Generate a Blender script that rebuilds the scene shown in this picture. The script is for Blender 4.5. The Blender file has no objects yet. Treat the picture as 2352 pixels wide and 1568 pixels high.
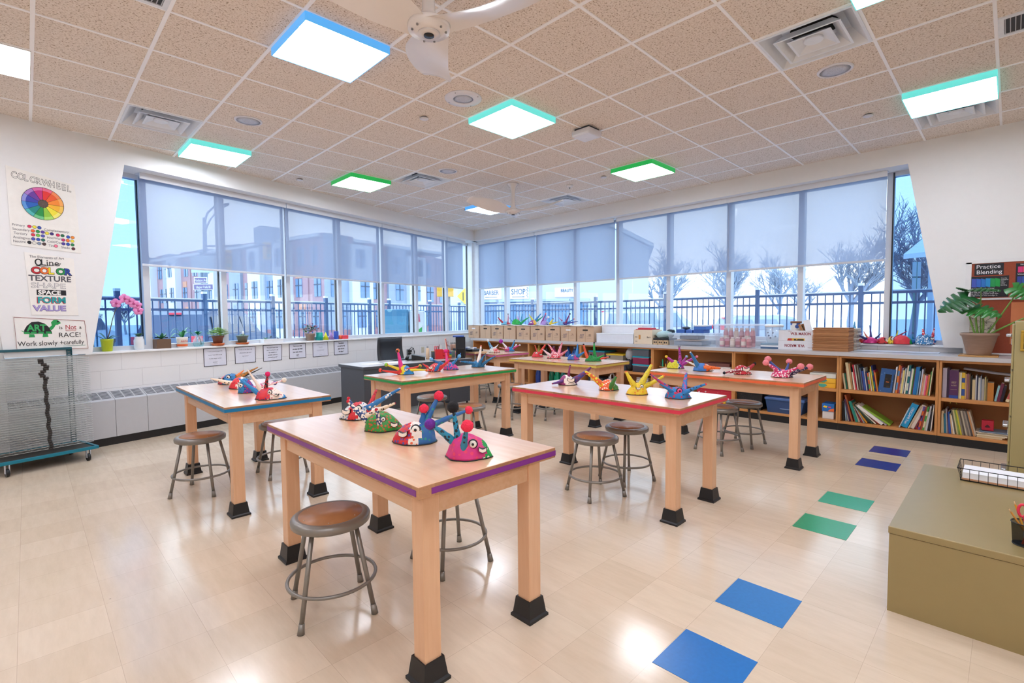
import bpy, bmesh, math, random
from mathutils import Vector, Matrix, noise
SC = bpy.context.scene
COL = SC.collection
PI = math.pi
# ------------------------------------------------------------------ camera, sky, exposure
cam = bpy.data.cameras.new('camera')
cam.sensor_width = 36.0
cam.lens = 36.0 * 1129.5 / 2352.0
cam.clip_end = 400
cam_ob = bpy.data.objects.new('camera', cam)
COL.objects.link(cam_ob)
YAW, PIT, ROL = 0.77817, -0.05, -0.00875
fwd = Vector((math.sin(YAW) * math.cos(PIT), math.cos(YAW) * math.cos(PIT), math.sin(PIT)))
rgt = Vector((math.cos(YAW), -math.sin(YAW), 0))
upv = rgt.cross(fwd)
r2 = math.cos(ROL) * rgt + math.sin(ROL) * upv
u2 = -math.sin(ROL) * rgt + math.cos(ROL) * upv
cam_ob.matrix_world = Matrix(((r2.x, u2.x, -fwd.x, -2.5475), (r2.y, u2.y, -fwd.y, -3.7908), (r2.z, u2.z, -fwd.z, 1.38), (0, 0, 0, 1)))
SC.camera = cam_ob
SC.view_settings.view_transform = 'Standard'
SC.view_settings.look = 'None'
SC.view_settings.gamma = 1.0
SC.view_settings.exposure = 1.0
try:
    SC.cycles.max_bounces = 10
    SC.cycles.transparent_max_bounces = 16
    SC.cycles.diffuse_bounces = 7
    SC.cycles.glossy_bounces = 3
    SC.cycles.caustics_reflective = False
    SC.cycles.caustics_refractive = False
    SC.cycles.sample_clamp_indirect = 6.0
except Exception:
    pass
# overcast winter sky: white near the horizon, pale blue above
w = bpy.data.worlds.new('sky')
SC.world = w
w.use_nodes = True
nt = w.node_tree
nt.nodes.clear()
tc = nt.nodes.new('ShaderNodeTexCoord')
sp = nt.nodes.new('ShaderNodeSeparateXYZ')
cr = nt.nodes.new('ShaderNodeValToRGB')
bg = nt.nodes.new('ShaderNodeBackground')
wo = nt.nodes.new('ShaderNodeOutputWorld')
nt.links.new(tc.outputs['Generated'], sp.inputs[0])
nt.links.new(sp.outputs['Z'], cr.inputs[0])
cr.color_ramp.elements[0].position = 0.0
cr.color_ramp.elements[0].color = (0.90, 0.96, 1.0, 1)
cr.color_ramp.elements[1].position = 0.45
cr.color_ramp.elements[1].color = (0.62, 0.82, 1.0, 1)
nt.links.new(cr.outputs[0], bg.inputs[0])
bg.inputs[1].default_value = 1.65
nt.links.new(bg.outputs[0], wo.inputs[0])
LIGHT_STRENGTH = 11.3

# ------------------------------------------------------------------ helpers
CH = 3.327
G = 0.61
C0 = Vector((4.75, 4.80))
LROT = math.atan2(0.2463, 0.9692)


def lin(h):
    if isinstance(h, str):
        h = h.lstrip('#')
        c = [int(h[i:i + 2], 16) / 255 for i in (0, 2, 4)]
    else:
        c = [v / 255 for v in h]
    return tuple((v / 12.92 if v <= 0.04045 else ((v + 0.055) / 1.055) ** 2.4) for v in c) + (1,)


_M = {}


def base_mat(key):
    m = bpy.data.materials.new(key)
    m.use_nodes = True
    t = m.node_tree
    return m, t, t.nodes['Principled BSDF']


def mat(h, rough=0.55, metal=0.0, noise_amt=0.06, scale=18, spec=None, bump=0.0):
    """plain painted surface with a slight procedural unevenness"""
    k = ('m', str(h), rough, metal, noise_amt, scale, bump)
    if k in _M:
        return _M[k]
    m, t, b = base_mat('paint')
    c = lin(h)
    tc = t.nodes.new('ShaderNodeTexCoord')
    n = t.nodes.new('ShaderNodeTexNoise')
    n.inputs['Scale'].default_value = scale
    n.inputs['Detail'].default_value = 3
    mx = t.nodes.new('ShaderNodeMix')
    mx.data_type = 'RGBA'
    t.links.new(tc.outputs['Object'], n.inputs['Vector'])
    t.links.new(n.outputs['Fac'], mx.inputs[0])
    mx.inputs[6].default_value = tuple(max(0, v * (1 - noise_amt)) for v in c[:3]) + (1,)
    mx.inputs[7].default_value = tuple(min(1, v * (1 + noise_amt)) for v in c[:3]) + (1,)
    t.links.new(mx.outputs[2], b.inputs['Base Color'])
    b.inputs['Roughness'].default_value = rough
    b.inputs['Metallic'].default_value = metal
    if bump:
        bp = t.nodes.new('ShaderNodeBump')
        bp.inputs['Strength'].default_value = bump
        bp.inputs['Distance'].default_value = 0.01
        t.links.new(n.outputs['Fac'], bp.inputs['Height'])
        t.links.new(bp.outputs[0], b.inputs['Normal'])
    _M[k] = m
    return m


def dots(h, d, scale=45, thr=0.32, rough=0.5):
    """painted paper with hand painted spots"""
    k = ('d', h, d, scale, thr)
    if k in _M:
        return _M[k]
    m, t, b = base_mat('dotted_paint')
    tc = t.nodes.new('ShaderNodeTexCoord')
    v = t.nodes.new('ShaderNodeTexVoronoi')
    v.inputs['Scale'].default_value = scale
    v.inputs['Randomness'].default_value = 0.75
    lt = t.nodes.new('ShaderNodeMath')
    lt.operation = 'LESS_THAN'
    lt.inputs[1].default_value = thr
    mx = t.nodes.new('ShaderNodeMix')
    mx.data_type = 'RGBA'
    mx.inputs[6].default_value = lin(h)
    mx.inputs[7].default_value = lin(d)
    t.links.new(tc.outputs['Object'], v.inputs['Vector'])
    t.links.new(v.outputs['Distance'], lt.inputs[0])
    t.links.new(lt.outputs[0], mx.inputs[0])
    t.links.new(mx.outputs[2], b.inputs['Base Color'])
    b.inputs['Roughness'].default_value = rough
    _M[k] = m
    return m


def wood(h1, h2, scale=6, stretch=(1, 14, 14), rough=0.35, blocks=None, coat=0.0):
    k = ('w', h1, h2, scale, stretch, rough, blocks)
    if k in _M:
        return _M[k]
    m, t, b = base_mat('wood')
    tc = t.nodes.new('ShaderNodeTexCoord')
    mp = t.nodes.new('ShaderNodeMapping')
    mp.inputs['Scale'].default_value = stretch
    n = t.nodes.new('ShaderNodeTexNoise')
    n.inputs['Scale'].default_value = scale
    n.inputs['Detail'].default_value = 5
    n.inputs['Distortion'].default_value = 0.6
    mx = t.nodes.new('ShaderNodeMix')
    mx.data_type = 'RGBA'
    mx.inputs[6].default_value = lin(h1)
    mx.inputs[7].default_value = lin(h2)
    t.links.new(tc.outputs['Object'], mp.inputs[0])
    t.links.new(mp.outputs[0], n.inputs['Vector'])
    src = n.outputs['Fac']
    if blocks:
        bt = t.nodes.new('ShaderNodeTexBrick')
        bt.inputs['Scale'].default_value = 1
        bt.inputs['Mortar Size'].default_value = 0.0
        bt.inputs['Brick Width'].default_value = blocks[0]
        bt.inputs['Row Height'].default_value = blocks[1]
        bt.inputs['Color1'].default_value = (0, 0, 0, 1)
        bt.inputs['Color2'].default_value = (1, 1, 1, 1)
        t.links.new(tc.outputs['Object'], bt.inputs['Vector'])
        ad = t.nodes.new('ShaderNodeMath')
        ad.operation = 'MULTIPLY_ADD'
        ad.inputs[1].default_value = 0.55
        t.links.new(bt.outputs['Color'], ad.inputs[0])
        hf = t.nodes.new('ShaderNodeMath')
        hf.operation = 'MULTIPLY'
        hf.inputs[1].default_value = 0.55
        t.links.new(n.outputs['Fac'], hf.inputs[0])
        t.links.new(hf.outputs[0], ad.inputs[2])
        src = ad.outputs[0]
    t.links.new(src, mx.inputs[0])
    t.links.new(mx.outputs[2], b.inputs['Base Color'])
    b.inputs['Roughness'].default_value = rough
    b.inputs['Coat Weight'].default_value = coat
    b.inputs['Coat Roughness'].default_value = 0.18
    b.inputs['Coat IOR'].default_value = 1.5
    _M[k] = m
    return m


def glass(tint=(1, 1, 1), gloss=0.06, name='clear_glass', rough=0.0):
    k = ('g', tint, gloss, rough)
    if k in _M:
        return _M[k]
    m = bpy.data.materials.new(name)
    m.use_nodes = True
    t = m.node_tree
    t.nodes.clear()
    o = t.nodes.new('ShaderNodeOutputMaterial')
    tr = t.nodes.new('ShaderNodeBsdfTransparent')
    tr.inputs[0].default_value = tuple(tint) + (1,)
    gl = t.nodes.new('ShaderNodeBsdfGlossy')
    gl.inputs['Roughness'].default_value = rough
    mx = t.nodes.new('ShaderNodeMixShader')
    mx.inputs[0].default_value = gloss
    t.links.new(tr.outputs[0], mx.inputs[1])
    t.links.new(gl.outputs[0], mx.inputs[2])
    t.links.new(mx.outputs[0], o.inputs[0])
    _M[k] = m
    return m


def milky(h, open_=0.3, trans=0.4, name='translucent', gloss=0.0):
    """thin translucent sheet: lets some light straight through, scatters the rest"""
    k = ('y', h, open_, trans, gloss)
    if k in _M:
        return _M[k]
    m = bpy.data.materials.new(name)
    m.use_nodes = True
    t = m.node_tree
    t.nodes.clear()
    o = t.nodes.new('ShaderNodeOutputMaterial')
    tp = t.nodes.new('ShaderNodeBsdfTransparent')
    tl = t.nodes.new('ShaderNodeBsdfTranslucent')
    df = t.nodes.new('ShaderNodeBsdfDiffuse')
    tl.inputs[0].default_value = lin(h)
    df.inputs[0].default_value = lin(h)
    a = t.nodes.new('ShaderNodeMixShader')
    a.inputs[0].default_value = trans
    t.links.new(df.outputs[0], a.inputs[1])
    t.links.new(tl.outputs[0], a.inputs[2])
    c = t.nodes.new('ShaderNodeMixShader')
    c.inputs[0].default_value = open_
    t.links.new(a.outputs[0], c.inputs[1])
    t.links.new(tp.outputs[0], c.inputs[2])
    last = c
    if gloss:
        gl = t.nodes.new('ShaderNodeBsdfGlossy')
        gl.inputs['Roughness'].default_value = 0.15
        g2 = t.nodes.new('ShaderNodeMixShader')
        g2.inputs[0].default_value = gloss
        t.links.new(c.outputs[0], g2.inputs[1])
        t.links.new(gl.outputs[0], g2.inputs[2])
        last = g2
    t.links.new(last.outputs[0], o.inputs[0])
    _M[k] = m
    return m


def band(h, s=0.42):
    """edge-lit coloured acrylic"""
    m, t, b = base_mat('acrylic_band')
    b.inputs['Base Color'].default_value = lin(h)
    b.inputs['Emission Color'].default_value = lin(h)
    b.inputs['Emission Strength'].default_value = s
    b.inputs['Roughness'].default_value = 0.3
    return m


def emit(h, s):
    k = ('e', h, s)
    if k in _M:
        return _M[k]
    m, t, b = base_mat('lamp_diffuser')
    b.inputs['Base Color'].default_value = (0.8, 0.8, 0.8, 1)
    b.inputs['Emission Color'].default_value = lin(h)
    b.inputs['Emission Strength'].default_value = s
    _M[k] = m
    return m


class MB:
    """collects shapes and links them as one mesh object"""

    def __init__(s):
        s.v = []
        s.f = []
        s.mi = []
        s.sm = []

    def add(s, vs, fs, mi=0, smooth=False):
        o = len(s.v)
        s.v += [tuple(v) for v in vs]
        for f in fs:
            s.f.append(tuple(o + i for i in f))
            s.mi.append(mi)
            s.sm.append(smooth)
        return s

    def box(s, x0, x1, y0, y1, z0, z1, mi=0, M=None):
        if x0 > x1: x0, x1 = x1, x0
        if y0 > y1: y0, y1 = y1, y0
        if z0 > z1: z0, z1 = z1, z0
        vs = [Vector((x, y, z)) for z in (z0, z1) for y in (y0, y1) for x in (x0, x1)]
        if M: vs = [M @ v for v in vs]
        return s.add(vs, [(0, 2, 3, 1), (4, 5, 7, 6), (0, 1, 5, 4), (2, 6, 7, 3), (0, 4, 6, 2), (1, 3, 7, 5)], mi)

    def bev(s, x0, x1, y0, y1, z0, z1, b=0.01, mi=0, M=None):
        """box with chamfered edges"""
        bm = bmesh.new()
        bmesh.ops.create_cube(bm, size=1)
        for v in bm.verts:
            v.co = Vector(((x0 + x1) / 2 + v.co.x * abs(x1 - x0), (y0 + y1) / 2 + v.co.y * abs(y1 - y0), (z0 + z1) / 2 + v.co.z * abs(z1 - z0)))
        b = min(b, 0.45 * min(abs(x1 - x0), abs(y1 - y0), abs(z1 - z0)))
        bmesh.ops.bevel(bm, geom=bm.edges[:], offset=b, segments=2, affect='EDGES', profile=0.5)
        bm.verts.index_update()
        vs = [v.co.copy() for v in bm.verts]
        if M: vs = [M @ v for v in vs]
        s.add(vs, [[v.index for v in f.verts] for f in bm.faces], mi, False)
        bm.free()
        return s

    def cyl(s, p0, p1, r0, r1=None, n=12, mi=0, caps=True, smooth=True):
        r1 = r0 if r1 is None else r1
        p0 = Vector(p0)
        p1 = Vector(p1)
        d = (p1 - p0).normalized()
        a = d.orthogonal().normalized()
        b = d.cross(a)
        vs = []
        for p, r in ((p0, r0), (p1, r1)):
            for i in range(n):
                t = 2 * PI * i / n
                vs.append(p + (a * math.cos(t) + b * math.sin(t)) * r)
        s.add(vs, [(i, (i + 1) % n, n + (i + 1) % n, n + i) for i in range(n)], mi, smooth)
        if caps:
            o = len(s.v) - 2 * n
            s.f.append(tuple(o + n - 1 - i for i in range(n))); s.mi.append(mi); s.sm.append(False)
            s.f.append(tuple(o + n + i for i in range(n))); s.mi.append(mi); s.sm.append(False)
        return s

    def tube(s, pts, r, n=8, mi=0, closed=False, caps=True):
        pts = [Vector(p) for p in pts]
        rs = r if isinstance(r, (list, tuple)) else [r] * len(pts)
        L = len(pts)
        rings = []
        a = None
        for i, p in enumerate(pts):
            q0 = pts[i - 1] if (i or closed) else pts[0]
            q1 = pts[(i + 1) % L] if (i < L - 1 or closed) else pts[-1]
            d = (q1 - q0)
            d = d.normalized() if d.length > 1e-9 else Vector((0, 0, 1))
            if a is None:
                a = d.orthogonal().normalized()
            a = (a - d * a.dot(d))
            a = a.normalized() if a.length > 1e-6 else d.orthogonal().normalized()
            b = d.cross(a)
            rings.append([p + (a * math.cos(2 * PI * k / n) + b * math.sin(2 * PI * k / n)) * rs[i] for k in range(n)])
        vs = [v for ring in rings for v in ring]
        fs = []
        for i in range(L if closed else L - 1):
            j = (i + 1) % L
            for k in range(n):
                fs.append((i * n + k, i * n + (k + 1) % n, j * n + (k + 1) % n, j * n + k))
        if caps and not closed:
            fs.append(tuple(range(n - 1, -1, -1)))
            fs.append(tuple((L - 1) * n + k for k in range(n)))
        return s.add(vs, fs, mi, True)

    def lathe(s, prof, c=(0, 0, 0), n=24, mi=0, smooth=True, sx=1, sy=1):
        vs = []
        fs = []
        for r, z in prof:
            for i in range(n):
                t = 2 * PI * i / n
                vs.append((c[0] + r * math.cos(t) * sx, c[1] + r * math.sin(t) * sy, c[2] + z))
        for j in range(len(prof) - 1):
            for i in range(n):
                fs.append((j * n + i, j * n + (i + 1) % n, (j + 1) * n + (i + 1) % n, (j + 1) * n + i))
        if prof[0][0] > 1e-5: fs.append(tuple(range(n - 1, -1, -1)))
        if prof[-1][0] > 1e-5: fs.append(tuple((len(prof) - 1) * n + i for i in range(n)))
        return s.add(vs, fs, mi, smooth)

    def ball(s, c, r, seg=14, rings=9, mi=0, sc=(1, 1, 1), fuzz=0.0):
        vs = []
        fs = []
        for j in range(rings + 1):
            ph = PI * j / rings
            for i in range(seg):
                t = 2 * PI * i / seg
                d = Vector((math.sin(ph) * math.cos(t), math.sin(ph) * math.sin(t), math.cos(ph)))
                k = 1 + (fuzz * noise.noise(d * 4.0 + Vector(c) * 20) if fuzz else 0)
                vs.append((c[0] + d.x * r * sc[0] * k, c[1] + d.y * r * sc[1] * k, c[2] + d.z * r * sc[2] * k))
        for j in range(rings):
            for i in range(seg):
                fs.append((j * seg + i, (j + 1) * seg + i, (j + 1) * seg + (i + 1) % seg, j * seg + (i + 1) % seg))
        return s.add(vs, fs, mi, True)

    def prism(s, poly, a0, a1, axis='z', mi=0, M=None):
        """extrude a 2-D outline; axis z: (x,y), y: (x,z), x: (y,z)"""
        def P(u, v, a):
            q = Vector((u, v, a)) if axis == 'z' else Vector((u, a, v)) if axis == 'y' else Vector((a, u, v))
            return M @ q if M else q
        n = len(poly)
        area = sum(poly[i][0] * poly[(i + 1) % n][1] - poly[(i + 1) % n][0] * poly[i][1] for i in range(n))
        if (area < 0) != (axis == 'y'):
            poly = poly[::-1]
        vs = [P(u, v, min(a0, a1)) for u, v in poly] + [P(u, v, max(a0, a1)) for u, v in poly]
        fs = [tuple(range(n - 1, -1, -1)), tuple(range(n, 2 * n))] + [(i, (i + 1) % n, n + (i + 1) % n, n + i) for i in range(n)]
        return s.add(vs, fs, mi)

    def build(s, name, mats, parent=None, loc=None, rz=None):
        me = bpy.data.meshes.new(name)
        me.from_pydata(s.v, [], s.f)
        if not isinstance(mats, (list, tuple)): mats = [mats]
        for m in mats: me.materials.append(m)
        me.polygons.foreach_set('material_index', s.mi)
        me.polygons.foreach_set('use_smooth', s.sm)
        me.update()
        o = bpy.data.objects.new(name, me)
        COL.objects.link(o)
        if parent: o.parent = parent
        if loc is not None: o.location = loc
        if rz is not None: o.rotation_euler = (0, 0, rz)
        return o


def tag(o, label, cat, group=None):
    o['label'] = label
    o['category'] = cat
    if group: o['group'] = group
    return o


def thing(name, label, cat, loc=(0, 0, 0), rz=0.0, group=None):
    o = bpy.data.objects.new(name, None)
    o.empty_display_size = 0.05
    COL.objects.link(o)
    o.location = loc
    o.rotation_euler = (0, 0, rz)
    return tag(o, label, cat, group)


def struct(o):
    o['kind'] = 'structure'
    return o


def dup(src, loc, rz, label=None, group=None):
    r = src.copy()
    COL.objects.link(r)
    r.location = loc
    r.rotation_euler = (0, 0, rz)
    if label: r['label'] = label
    if group: r['group'] = group
    for ch in list(src.children):
        c = ch.copy(); COL.objects.link(c); c.parent = r
        for g in list(ch.children):
            d = g.copy(); COL.objects.link(d); d.parent = c
    return r


def L(s, o, z):
    """left wall coordinates: s to the left of the room corner, o outwards, z up"""
    return Vector((C0.x - 0.9692 * s - 0.2463 * o, C0.y - 0.2463 * s + 0.9692 * o, z))


def text(name, body, size, m, parent=None, loc=(0, 0, 0), face='left', depth=0.0008, align='LEFT', bold=0.0, sx=1.0, rot=0.0, space=1.0):
    """lettering as a thin mesh; face: which wall it stands on"""
    cu = bpy.data.curves.new(name, 'FONT')
    cu.body = body
    cu.size = size
    cu.align_x = align
    cu.extrude = depth
    cu.offset = bold
    cu.resolution_u = 3
    cu.space_character = space
    tmp = bpy.data.objects.new(name, cu)
    COL.objects.link(tmp)
    dg = bpy.context.evaluated_depsgraph_get()
    me = bpy.data.meshes.new_from_object(tmp.evaluated_get(dg))
    bpy.data.objects.remove(tmp)
    bpy.data.curves.remove(cu)
    me.materials.clear()
    me.materials.append(m)
    R = Matrix.Rotation(rot, 4, 'Z')
    for v in me.vertices:
        q = R @ Vector((v.co.x * sx, v.co.y, v.co.z))
        if face == 'left' or face == 'y':   # text in local x,z plane facing -y
            v.co = Vector((q.x, -q.z, q.y))
        elif face == 'x':                   # facing -x, reading towards -y
            v.co = Vector((-q.z, -q.x, q.y))
        else:
            v.co = q
    o = bpy.data.objects.new(name, me)
    COL.objects.link(o)
    if parent: o.parent = parent
    o.location = loc
    return o


BLACK = mat('#141416', 0.45)
# ------------------------------------------------------------------ the room shell
def floor_mat():
    m, t, b = base_mat('vinyl_tile')
    N = t.nodes.new
    tc = N('ShaderNodeTexCoord')
    mp = N('ShaderNodeMapping')
    mp.inputs['Location'].default_value = (-0.055, 2.822, 0)
    t.links.new(tc.outputs['Object'], mp.inputs[0])
    br = N('ShaderNodeTexBrick')
    br.offset = 0.0
    br.inputs['Scale'].default_value = 1
    br.inputs['Brick Width'].default_value = 0.2985
    br.inputs['Row Height'].default_value = 0.2985
    br.inputs['Mortar Size'].default_value = 0.0011
    br.inputs['Mortar Smooth'].default_value = 0.1
    br.inputs['Color1'].default_value = lin('#dccab4')
    br.inputs['Color2'].default_value = lin('#d3c0a9')
    br.inputs['Mortar'].default_value = lin('#c4b09b')
    t.links.new(mp.outputs[0], br.inputs['Vector'])
    m2 = N('ShaderNodeMapping')
    m2.inputs['Scale'].default_value = (6, 1.0, 1)
    t.links.new(tc.outputs['Object'], m2.inputs[0])
    n = N('ShaderNodeTexNoise')
    n.inputs['Scale'].default_value = 4
    n.inputs['Detail'].default_value = 6
    n.inputs['Roughness'].default_value = 0.65
    t.links.new(m2.outputs[0], n.inputs['Vector'])
    rp = N('ShaderNodeValToRGB')
    rp.color_ramp.elements[0].position = 0.35
    rp.color_ramp.elements[0].color = (0.93, 0.92, 0.905, 1)
    rp.color_ramp.elements[1].position = 0.62
    rp.color_ramp.elements[1].color = (1.0, 1.0, 1.0, 1)
    t.links.new(n.outputs['Fac'], rp.inputs[0])
    mx = N('ShaderNodeMix')
    mx.data_type = 'RGBA'
    mx.blend_type = 'MULTIPLY'
    mx.inputs[0].default_value = 1
    t.links.new(br.outputs['Color'], mx.inputs[6])
    t.links.new(rp.outputs[0], mx.inputs[7])
    # small scuffs
    v = N('ShaderNodeTexNoise')
    v.inputs['Scale'].default_value = 14
    v.inputs['Detail'].default_value = 8
    t.links.new(tc.outputs['Object'], v.inputs['Vector'])
    sc = N('ShaderNodeValToRGB')
    sc.color_ramp.elements[0].position = 0.735
    sc.color_ramp.elements[0].color = (0, 0, 0, 1)
    sc.color_ramp.elements[1].position = 0.78
    sc.color_ramp.elements[1].color = (0.6, 0.6, 0.6, 1)
    t.links.new(v.outputs['Fac'], sc.inputs[0])
    m3 = N('ShaderNodeMix')
    m3.data_type = 'RGBA'
    m3.inputs[7].default_value = lin('#7d6c5c')
    t.links.new(sc.outputs[0], m3.inputs[0])
    t.links.new(mx.outputs[2], m3.inputs[6])
    t.links.new(m3.outputs[2], b.inputs['Base Color'])
    rr = N('ShaderNodeMapRange')
    rr.inputs['To Min'].default_value = 0.10
    rr.inputs['To Max'].default_value = 0.20
    t.links.new(n.outputs['Fac'], rr.inputs[0])
    t.links.new(rr.outputs[0], b.inputs['Roughness'])
    bp = N('ShaderNodeBump')
    bp.inputs['Strength'].default_value = 0.04
    bp.inputs['Distance'].default_value = 0.01
    t.links.new(n.outputs['Fac'], bp.inputs['Height'])
    t.links.new(bp.outputs[0], b.inputs['Normal'])
    return m


def ceiling_mat():
    m, t, b = base_mat('ceiling_tile')
    N = t.nodes.new
    tc = N('ShaderNodeTexCoord')
    n = N('ShaderNodeTexNoise')
    n.inputs['Scale'].default_value = 88
    n.inputs['Detail'].default_value = 2.5
    n.inputs['Roughness'].default_value = 0.6
    t.links.new(tc.outputs['Object'], n.inputs['Vector'])
    r = N('ShaderNodeValToRGB')
    e = r.color_ramp.elements
    e[0].position = 0.32
    e[0].color = lin('#97836f')
    e[1].position = 0.42
    e[1].color = lin('#dccfc3')
    x = e.new(0.62)
    x.color = lin('#e9dfd6')
    t.links.new(n.outputs['Fac'], r.inputs[0])
    t.links.new(r.outputs[0], b.inputs['Base Color'])
    b.inputs['Roughness'].default_value = 0.9
    bp = N('ShaderNodeBump')
    bp.inputs['Strength'].default_value = 0.35
    bp.inputs['Distance'].default_value = 0.004
    t.links.new(n.outputs['Fac'], bp.inputs['Height'])
    t.links.new(bp.outputs[0], b.inputs['Normal'])
    return m


def cmu_mat(h='#e3e3e4', hm='#cdccce'):
    m, t, b = base_mat('painted_block')
    N = t.nodes.new
    tc = N('ShaderNodeTexCoord')
    s = N('ShaderNodeSeparateXYZ')
    c = N('ShaderNodeCombineXYZ')
    t.links.new(tc.outputs['Object'], s.inputs[0])
    t.links.new(s.outputs['X'], c.inputs[0])
    t.links.new(s.outputs['Z'], c.inputs[1])
    br = N('ShaderNodeTexBrick')
    br.inputs['Scale'].default_value = 1
    br.inputs['Brick Width'].default_value = 0.405
    br.inputs['Row Height'].default_value = 0.203
    br.inputs['Mortar Size'].default_value = 0.003
    br.inputs['Mortar Smooth'].default_value = 0.4
    br.inputs['Color1'].default_value = lin(h)
    br.inputs['Color2'].default_value = lin(h)
    br.inputs['Mortar'].default_value = lin(hm)
    t.links.new(c.outputs[0], br.inputs['Vector'])
    t.links.new(br.outputs['Color'], b.inputs['Base Color'])
    bp = N('ShaderNodeBump')
    bp.inputs['Strength'].default_value = 0.3
    bp.inputs['Distance'].default_value = 0.004
    bp.invert = True
    t.links.new(br.outputs['Fac'], bp.inputs['Height'])
    t.links.new(bp.outputs[0], b.inputs['Normal'])
    b.inputs['Roughness'].default_value = 0.45
    return m


CMU = cmu_mat()
DRY = mat('#e6e6e6', 0.6, noise_amt=0.02)
ALU = mat('#c9cdd4', 0.35, 0.25, 0.03)
XB, YB = -6.0, -7.6
ly = lambda x, o=0.0: 4.80 + (x - 4.75) * 0.25413 + o / 0.9692
b = MB()
b.prism([(5.4, YB - .1), (5.4, ly(5.4, .6)), (XB - .1, ly(XB, .6)), (XB - .1, YB - .1)], -0.12, 0.0)
struct(b.build('floor', floor_mat()))
b = MB()
VENTS = [(2, -5), (-3, 3), (2, 3), (6, 2), (6, -6)]
for ia in range(-10, 9):
    for ib in range(-13, 9):
        cx_, cy_ = (ia + .5) * G, (ib + .5) * G
        if (ia, ib) in VENTS or not (XB - .4 < cx_ < 5.15 and YB - .4 < cy_ < ly(cx_, .45)): continue
        x0, x1, y0, y1 = ia * G, ia * G + G, ib * G, ib * G + G
        b.add([(x0, y0, CH), (x0, y1, CH), (x1, y1, CH), (x1, y0, CH)], [(0, 1, 2, 3)])
b.prism([(5.4, YB - .1), (5.4, ly(5.4, .6)), (XB - .1, ly(XB, .6)), (XB - .1, YB - .1)], CH + .25, CH + 0.35)
struct(b.build('ceiling', ceiling_mat()))
# white tee-bar grid of the suspended ceiling, joints on a 61 cm pitch
b = MB()
k = -9
for k in range(-9, 8):
    x = k * G
    if XB < x < 4.75: b.box(x - .012, x + .012, YB, ly(x), CH - .006, CH + .002)
for k in range(-12, 8):
    y = k * G
    x0 = XB if y < ly(XB) else 4.75 + (y - 4.80) / 0.25413
    if y > YB: b.box(x0, 4.75, y - .010, y + .010, CH - .005, CH + .002)
struct(b.build('trim_1', mat('#f7f7fa', 0.4, noise_amt=.01)))


# left wall: thick furred drywall with a slanted edge beside the window, block wall below


b = MB()
b.prism([(0.30, 3.10), (-6.66, 3.10), (-7.03, 1.03), (-7.70, 1.03), (-7.86, 3.40), (0.30, 3.40)], 0.0, 0.46, axis='y')
struct(b.build('wall_left', DRY, loc=(C0.x, C0.y, 0), rz=LROT))
b = MB()
b.box(-11.3, 0.40, 0.25, 0.46, 0, 1.005)
b.box(-11.3, -7.69, 0.03, 0.46, 0, 3.4)
struct(b.build('wall_left_lower', CMU, loc=(C0.x, C0.y, 0), rz=LROT))
b = MB()
b.bev(-7.02, 0.37, 0.215, 0.42, 1.005, 1.03, .004)
struct(b.build('trim_2', mat('#eef0f2', 0.3), loc=(C0.x, C0.y, 0), rz=LROT))
# right wall
b = MB()
b.prism([(4.9, 3.10), (-2.905, 3.10), (-3.27, 0.995), (-3.44, 0.995), (-3.44, 0.0), (YB, 0.0), (YB, 3.40), (4.9, 3.40)], 4.75, 5.20, axis='x')
struct(b.build('wall_right', DRY))
b = MB()
b.box(-5.1, 3.44, 0, .22, 0, .985)
struct(b.build('wall_right_lower', CMU, loc=(4.98, 0, 0), rz=-PI / 2))
b = MB()
b.bev(4.94, 5.19, -3.43, 5.0, .985, 1.01, .004)
struct(b.build('trim_3', mat('#eef0f2', 0.3)))
# the two walls behind the camera
b = MB()
b.box(XB - .12, XB, YB - .1, ly(XB, .5), 0, 3.4)
struct(b.build('wall_back', mat('#e6e2dc', 0.6)))
b = MB()
b.box(XB, 5.3, YB - .12, YB, 0, 3.4)
struct(b.build('wall_front', mat('#e6e2dc', 0.6)))

# ------------------------------------------------------------------ windows
FR = mat('#ced2d9', 0.4, 0.15, 0.03)
SASH = mat('#23272d', 0.4)
PANE = glass((0.97, 0.985, 1.0), 0.05)
TINT = glass((0.47, 0.61, 0.75), 0.07, 'blue_tinted_glass')
wn = [0]


def window(loc, rz, x0, x1, z0, z1, pane, sash=True, slant=None):
    """one bay; local x along the wall to the right, y outwards"""
    wn[0] += 1
    r = bpy.data.objects.new('window_%d' % wn[0], None)
    COL.objects.link(r)
    r.location = loc
    r.rotation_euler = (0, 0, rz)
    struct(r)
    b = MB()
    b.box(x0, x0 + .035, 0, .11, z0, z1)
    b.box(x1 - .035, x1, 0, .11, z0, z1)
    b.box(x0 + .035, x1 - .035, 0, .11, z0, z0 + .05)
    b.box(x0 + .035, x1 - .035, 0, .11, z1 - .05, z1)
    b.build('window_frame', FR, r)
    if sash:
        b = MB()
        b.box(x1 - .047, x1 - .035, .055, .085, z0 + .05, z1 - .05)
        b.build('sash_bar', SASH, r)
    b = MB()
    b.box(x0 + .035, x1 - .035, .05, .056, z0 + .05, z1 - .05)
    b.build('pane', pane, r)
    return r


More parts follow.
